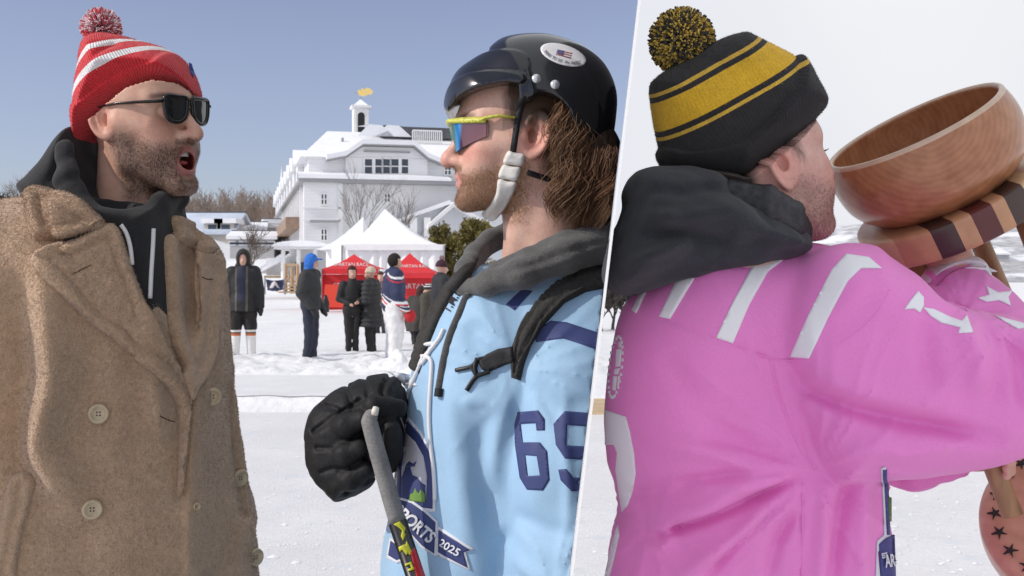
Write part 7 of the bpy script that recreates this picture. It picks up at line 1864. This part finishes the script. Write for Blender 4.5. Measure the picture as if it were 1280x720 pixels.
    st = [(-1.2, lt), (-.80, md), (-.50, dk), (-.29, md), (-.12, pu), (.10, md), (.24, dk), (.46, lt), (.62, md), (.74, lt)]
    pr = [(0, 0), (Rp * .96, 0), (Rp * .99, -.002), (Rp, -.006), (Rp, -th + .006), (Rp * .99, -th + .002), (Rp * .96, -th), (0, -th)]
    pr2 = []
    for a, b in zip(pr[:-1], pr[1:]):
        for s in np.linspace(0, 1, 8, endpoint=False): pr2.append((a[0] + (b[0] - a[0]) * s, a[1] + (b[1] - a[1]) * s))
    lathe('striped_plinth', pr2 + [pr[-1]], Mp, wood('laminated_wood', (.50, .44, .38), (.66, .60, .54), (1, 1, .3), 1.6, .38, st), Rp, seg=160)
    lathe('bowl_foot', [(0, .012), (R * .40, .012), (R * .43, .0), (R * .43, -.008), (0, -.008)], Mp, wood('dark_foot_wood', (.05, .03, .025), (.10, .06, .05), (1, 1, 1), 2, .4), R)
    # base with stars
    bc = P(1352, 642, D + .03); bx = Vector((-.40, -.62, .68)).normalized(); Mb = Matrix.Translation(bc) @ bx.to_track_quat('Z', 'X').to_matrix().to_4x4(); Rb = 108 * k
    base = lathe('base', cp([(0, .004), (Rp * .5, .004), (Rp * .86, .001), (Rp * .97, -.006), (Rp, -.018), (Rp * .99, -.045), (Rp * .88, -.082), (Rp * .6, -.108), (0, -.115)], 5), Mb, wood('salmon_wood', (.48, .24, .15), (.66, .36, .24), (1, 1, 1), 1.6, .3), Rp, bvh=True)
    bkm = mat('black_inlay', (.02, .018, .018), .5)
    for i in range(22):
        a = 2 * math.pi * i / 22; p = Mb @ Vector((Rp * .82 * math.cos(a), Rp * .82 * math.sin(a), .02)); d = p - Vector((0, 0, CZ)); px, py = 640 + F * d.x / d.y, HY - F * d.z / d.y
        if px > 1300 or px < 1200: continue
        # star drawn on the base's own plane, with thickness
        V = []; cen = Mb @ Vector((Rp * .82 * math.cos(a), Rp * .82 * math.sin(a), .0)); e1, e2, e3 = Mb.to_3x3().col[0], Mb.to_3x3().col[1], Mb.to_3x3().col[2]
        rr = [cen + (e1 * math.cos(b) + e2 * math.sin(b)) * ((.0105 if j % 2 == 0 else .0032)) + e3 * .0006 for j, b in enumerate(np.linspace(0, 2 * math.pi, 10, endpoint=False) + a)]
        m = MB(); m.prism([np.array(v) for v in rr], (0, 0, 0), np.array(e3 * .0030)); m.build('star', bkm, base)
    # rod legs
    rod = mat('grained_rod', (.34, .19, .105), .45, noise=[(60, .35, (1, 1, .12)), (9, .15)], bumps=[('noise', 90, .3, .002, (1, 1, .1))])
    def leg(a, b, r=.0135):
        m = MB(); m.tube([np.array(a), np.array(a) * .5 + np.array(b) * .5, np.array(b)], [r, r, r], 14); m.build('leg', rod, t, True, fix=False)
    leg(P(1138, 312, D + .06), P(1266, 645, D + .0)); leg(P(1268, 240, D + .03), P(1408, 600, D - .01)); leg(P(1215, 280, D + .16), P(1362, 620, D + .08))
trophy()
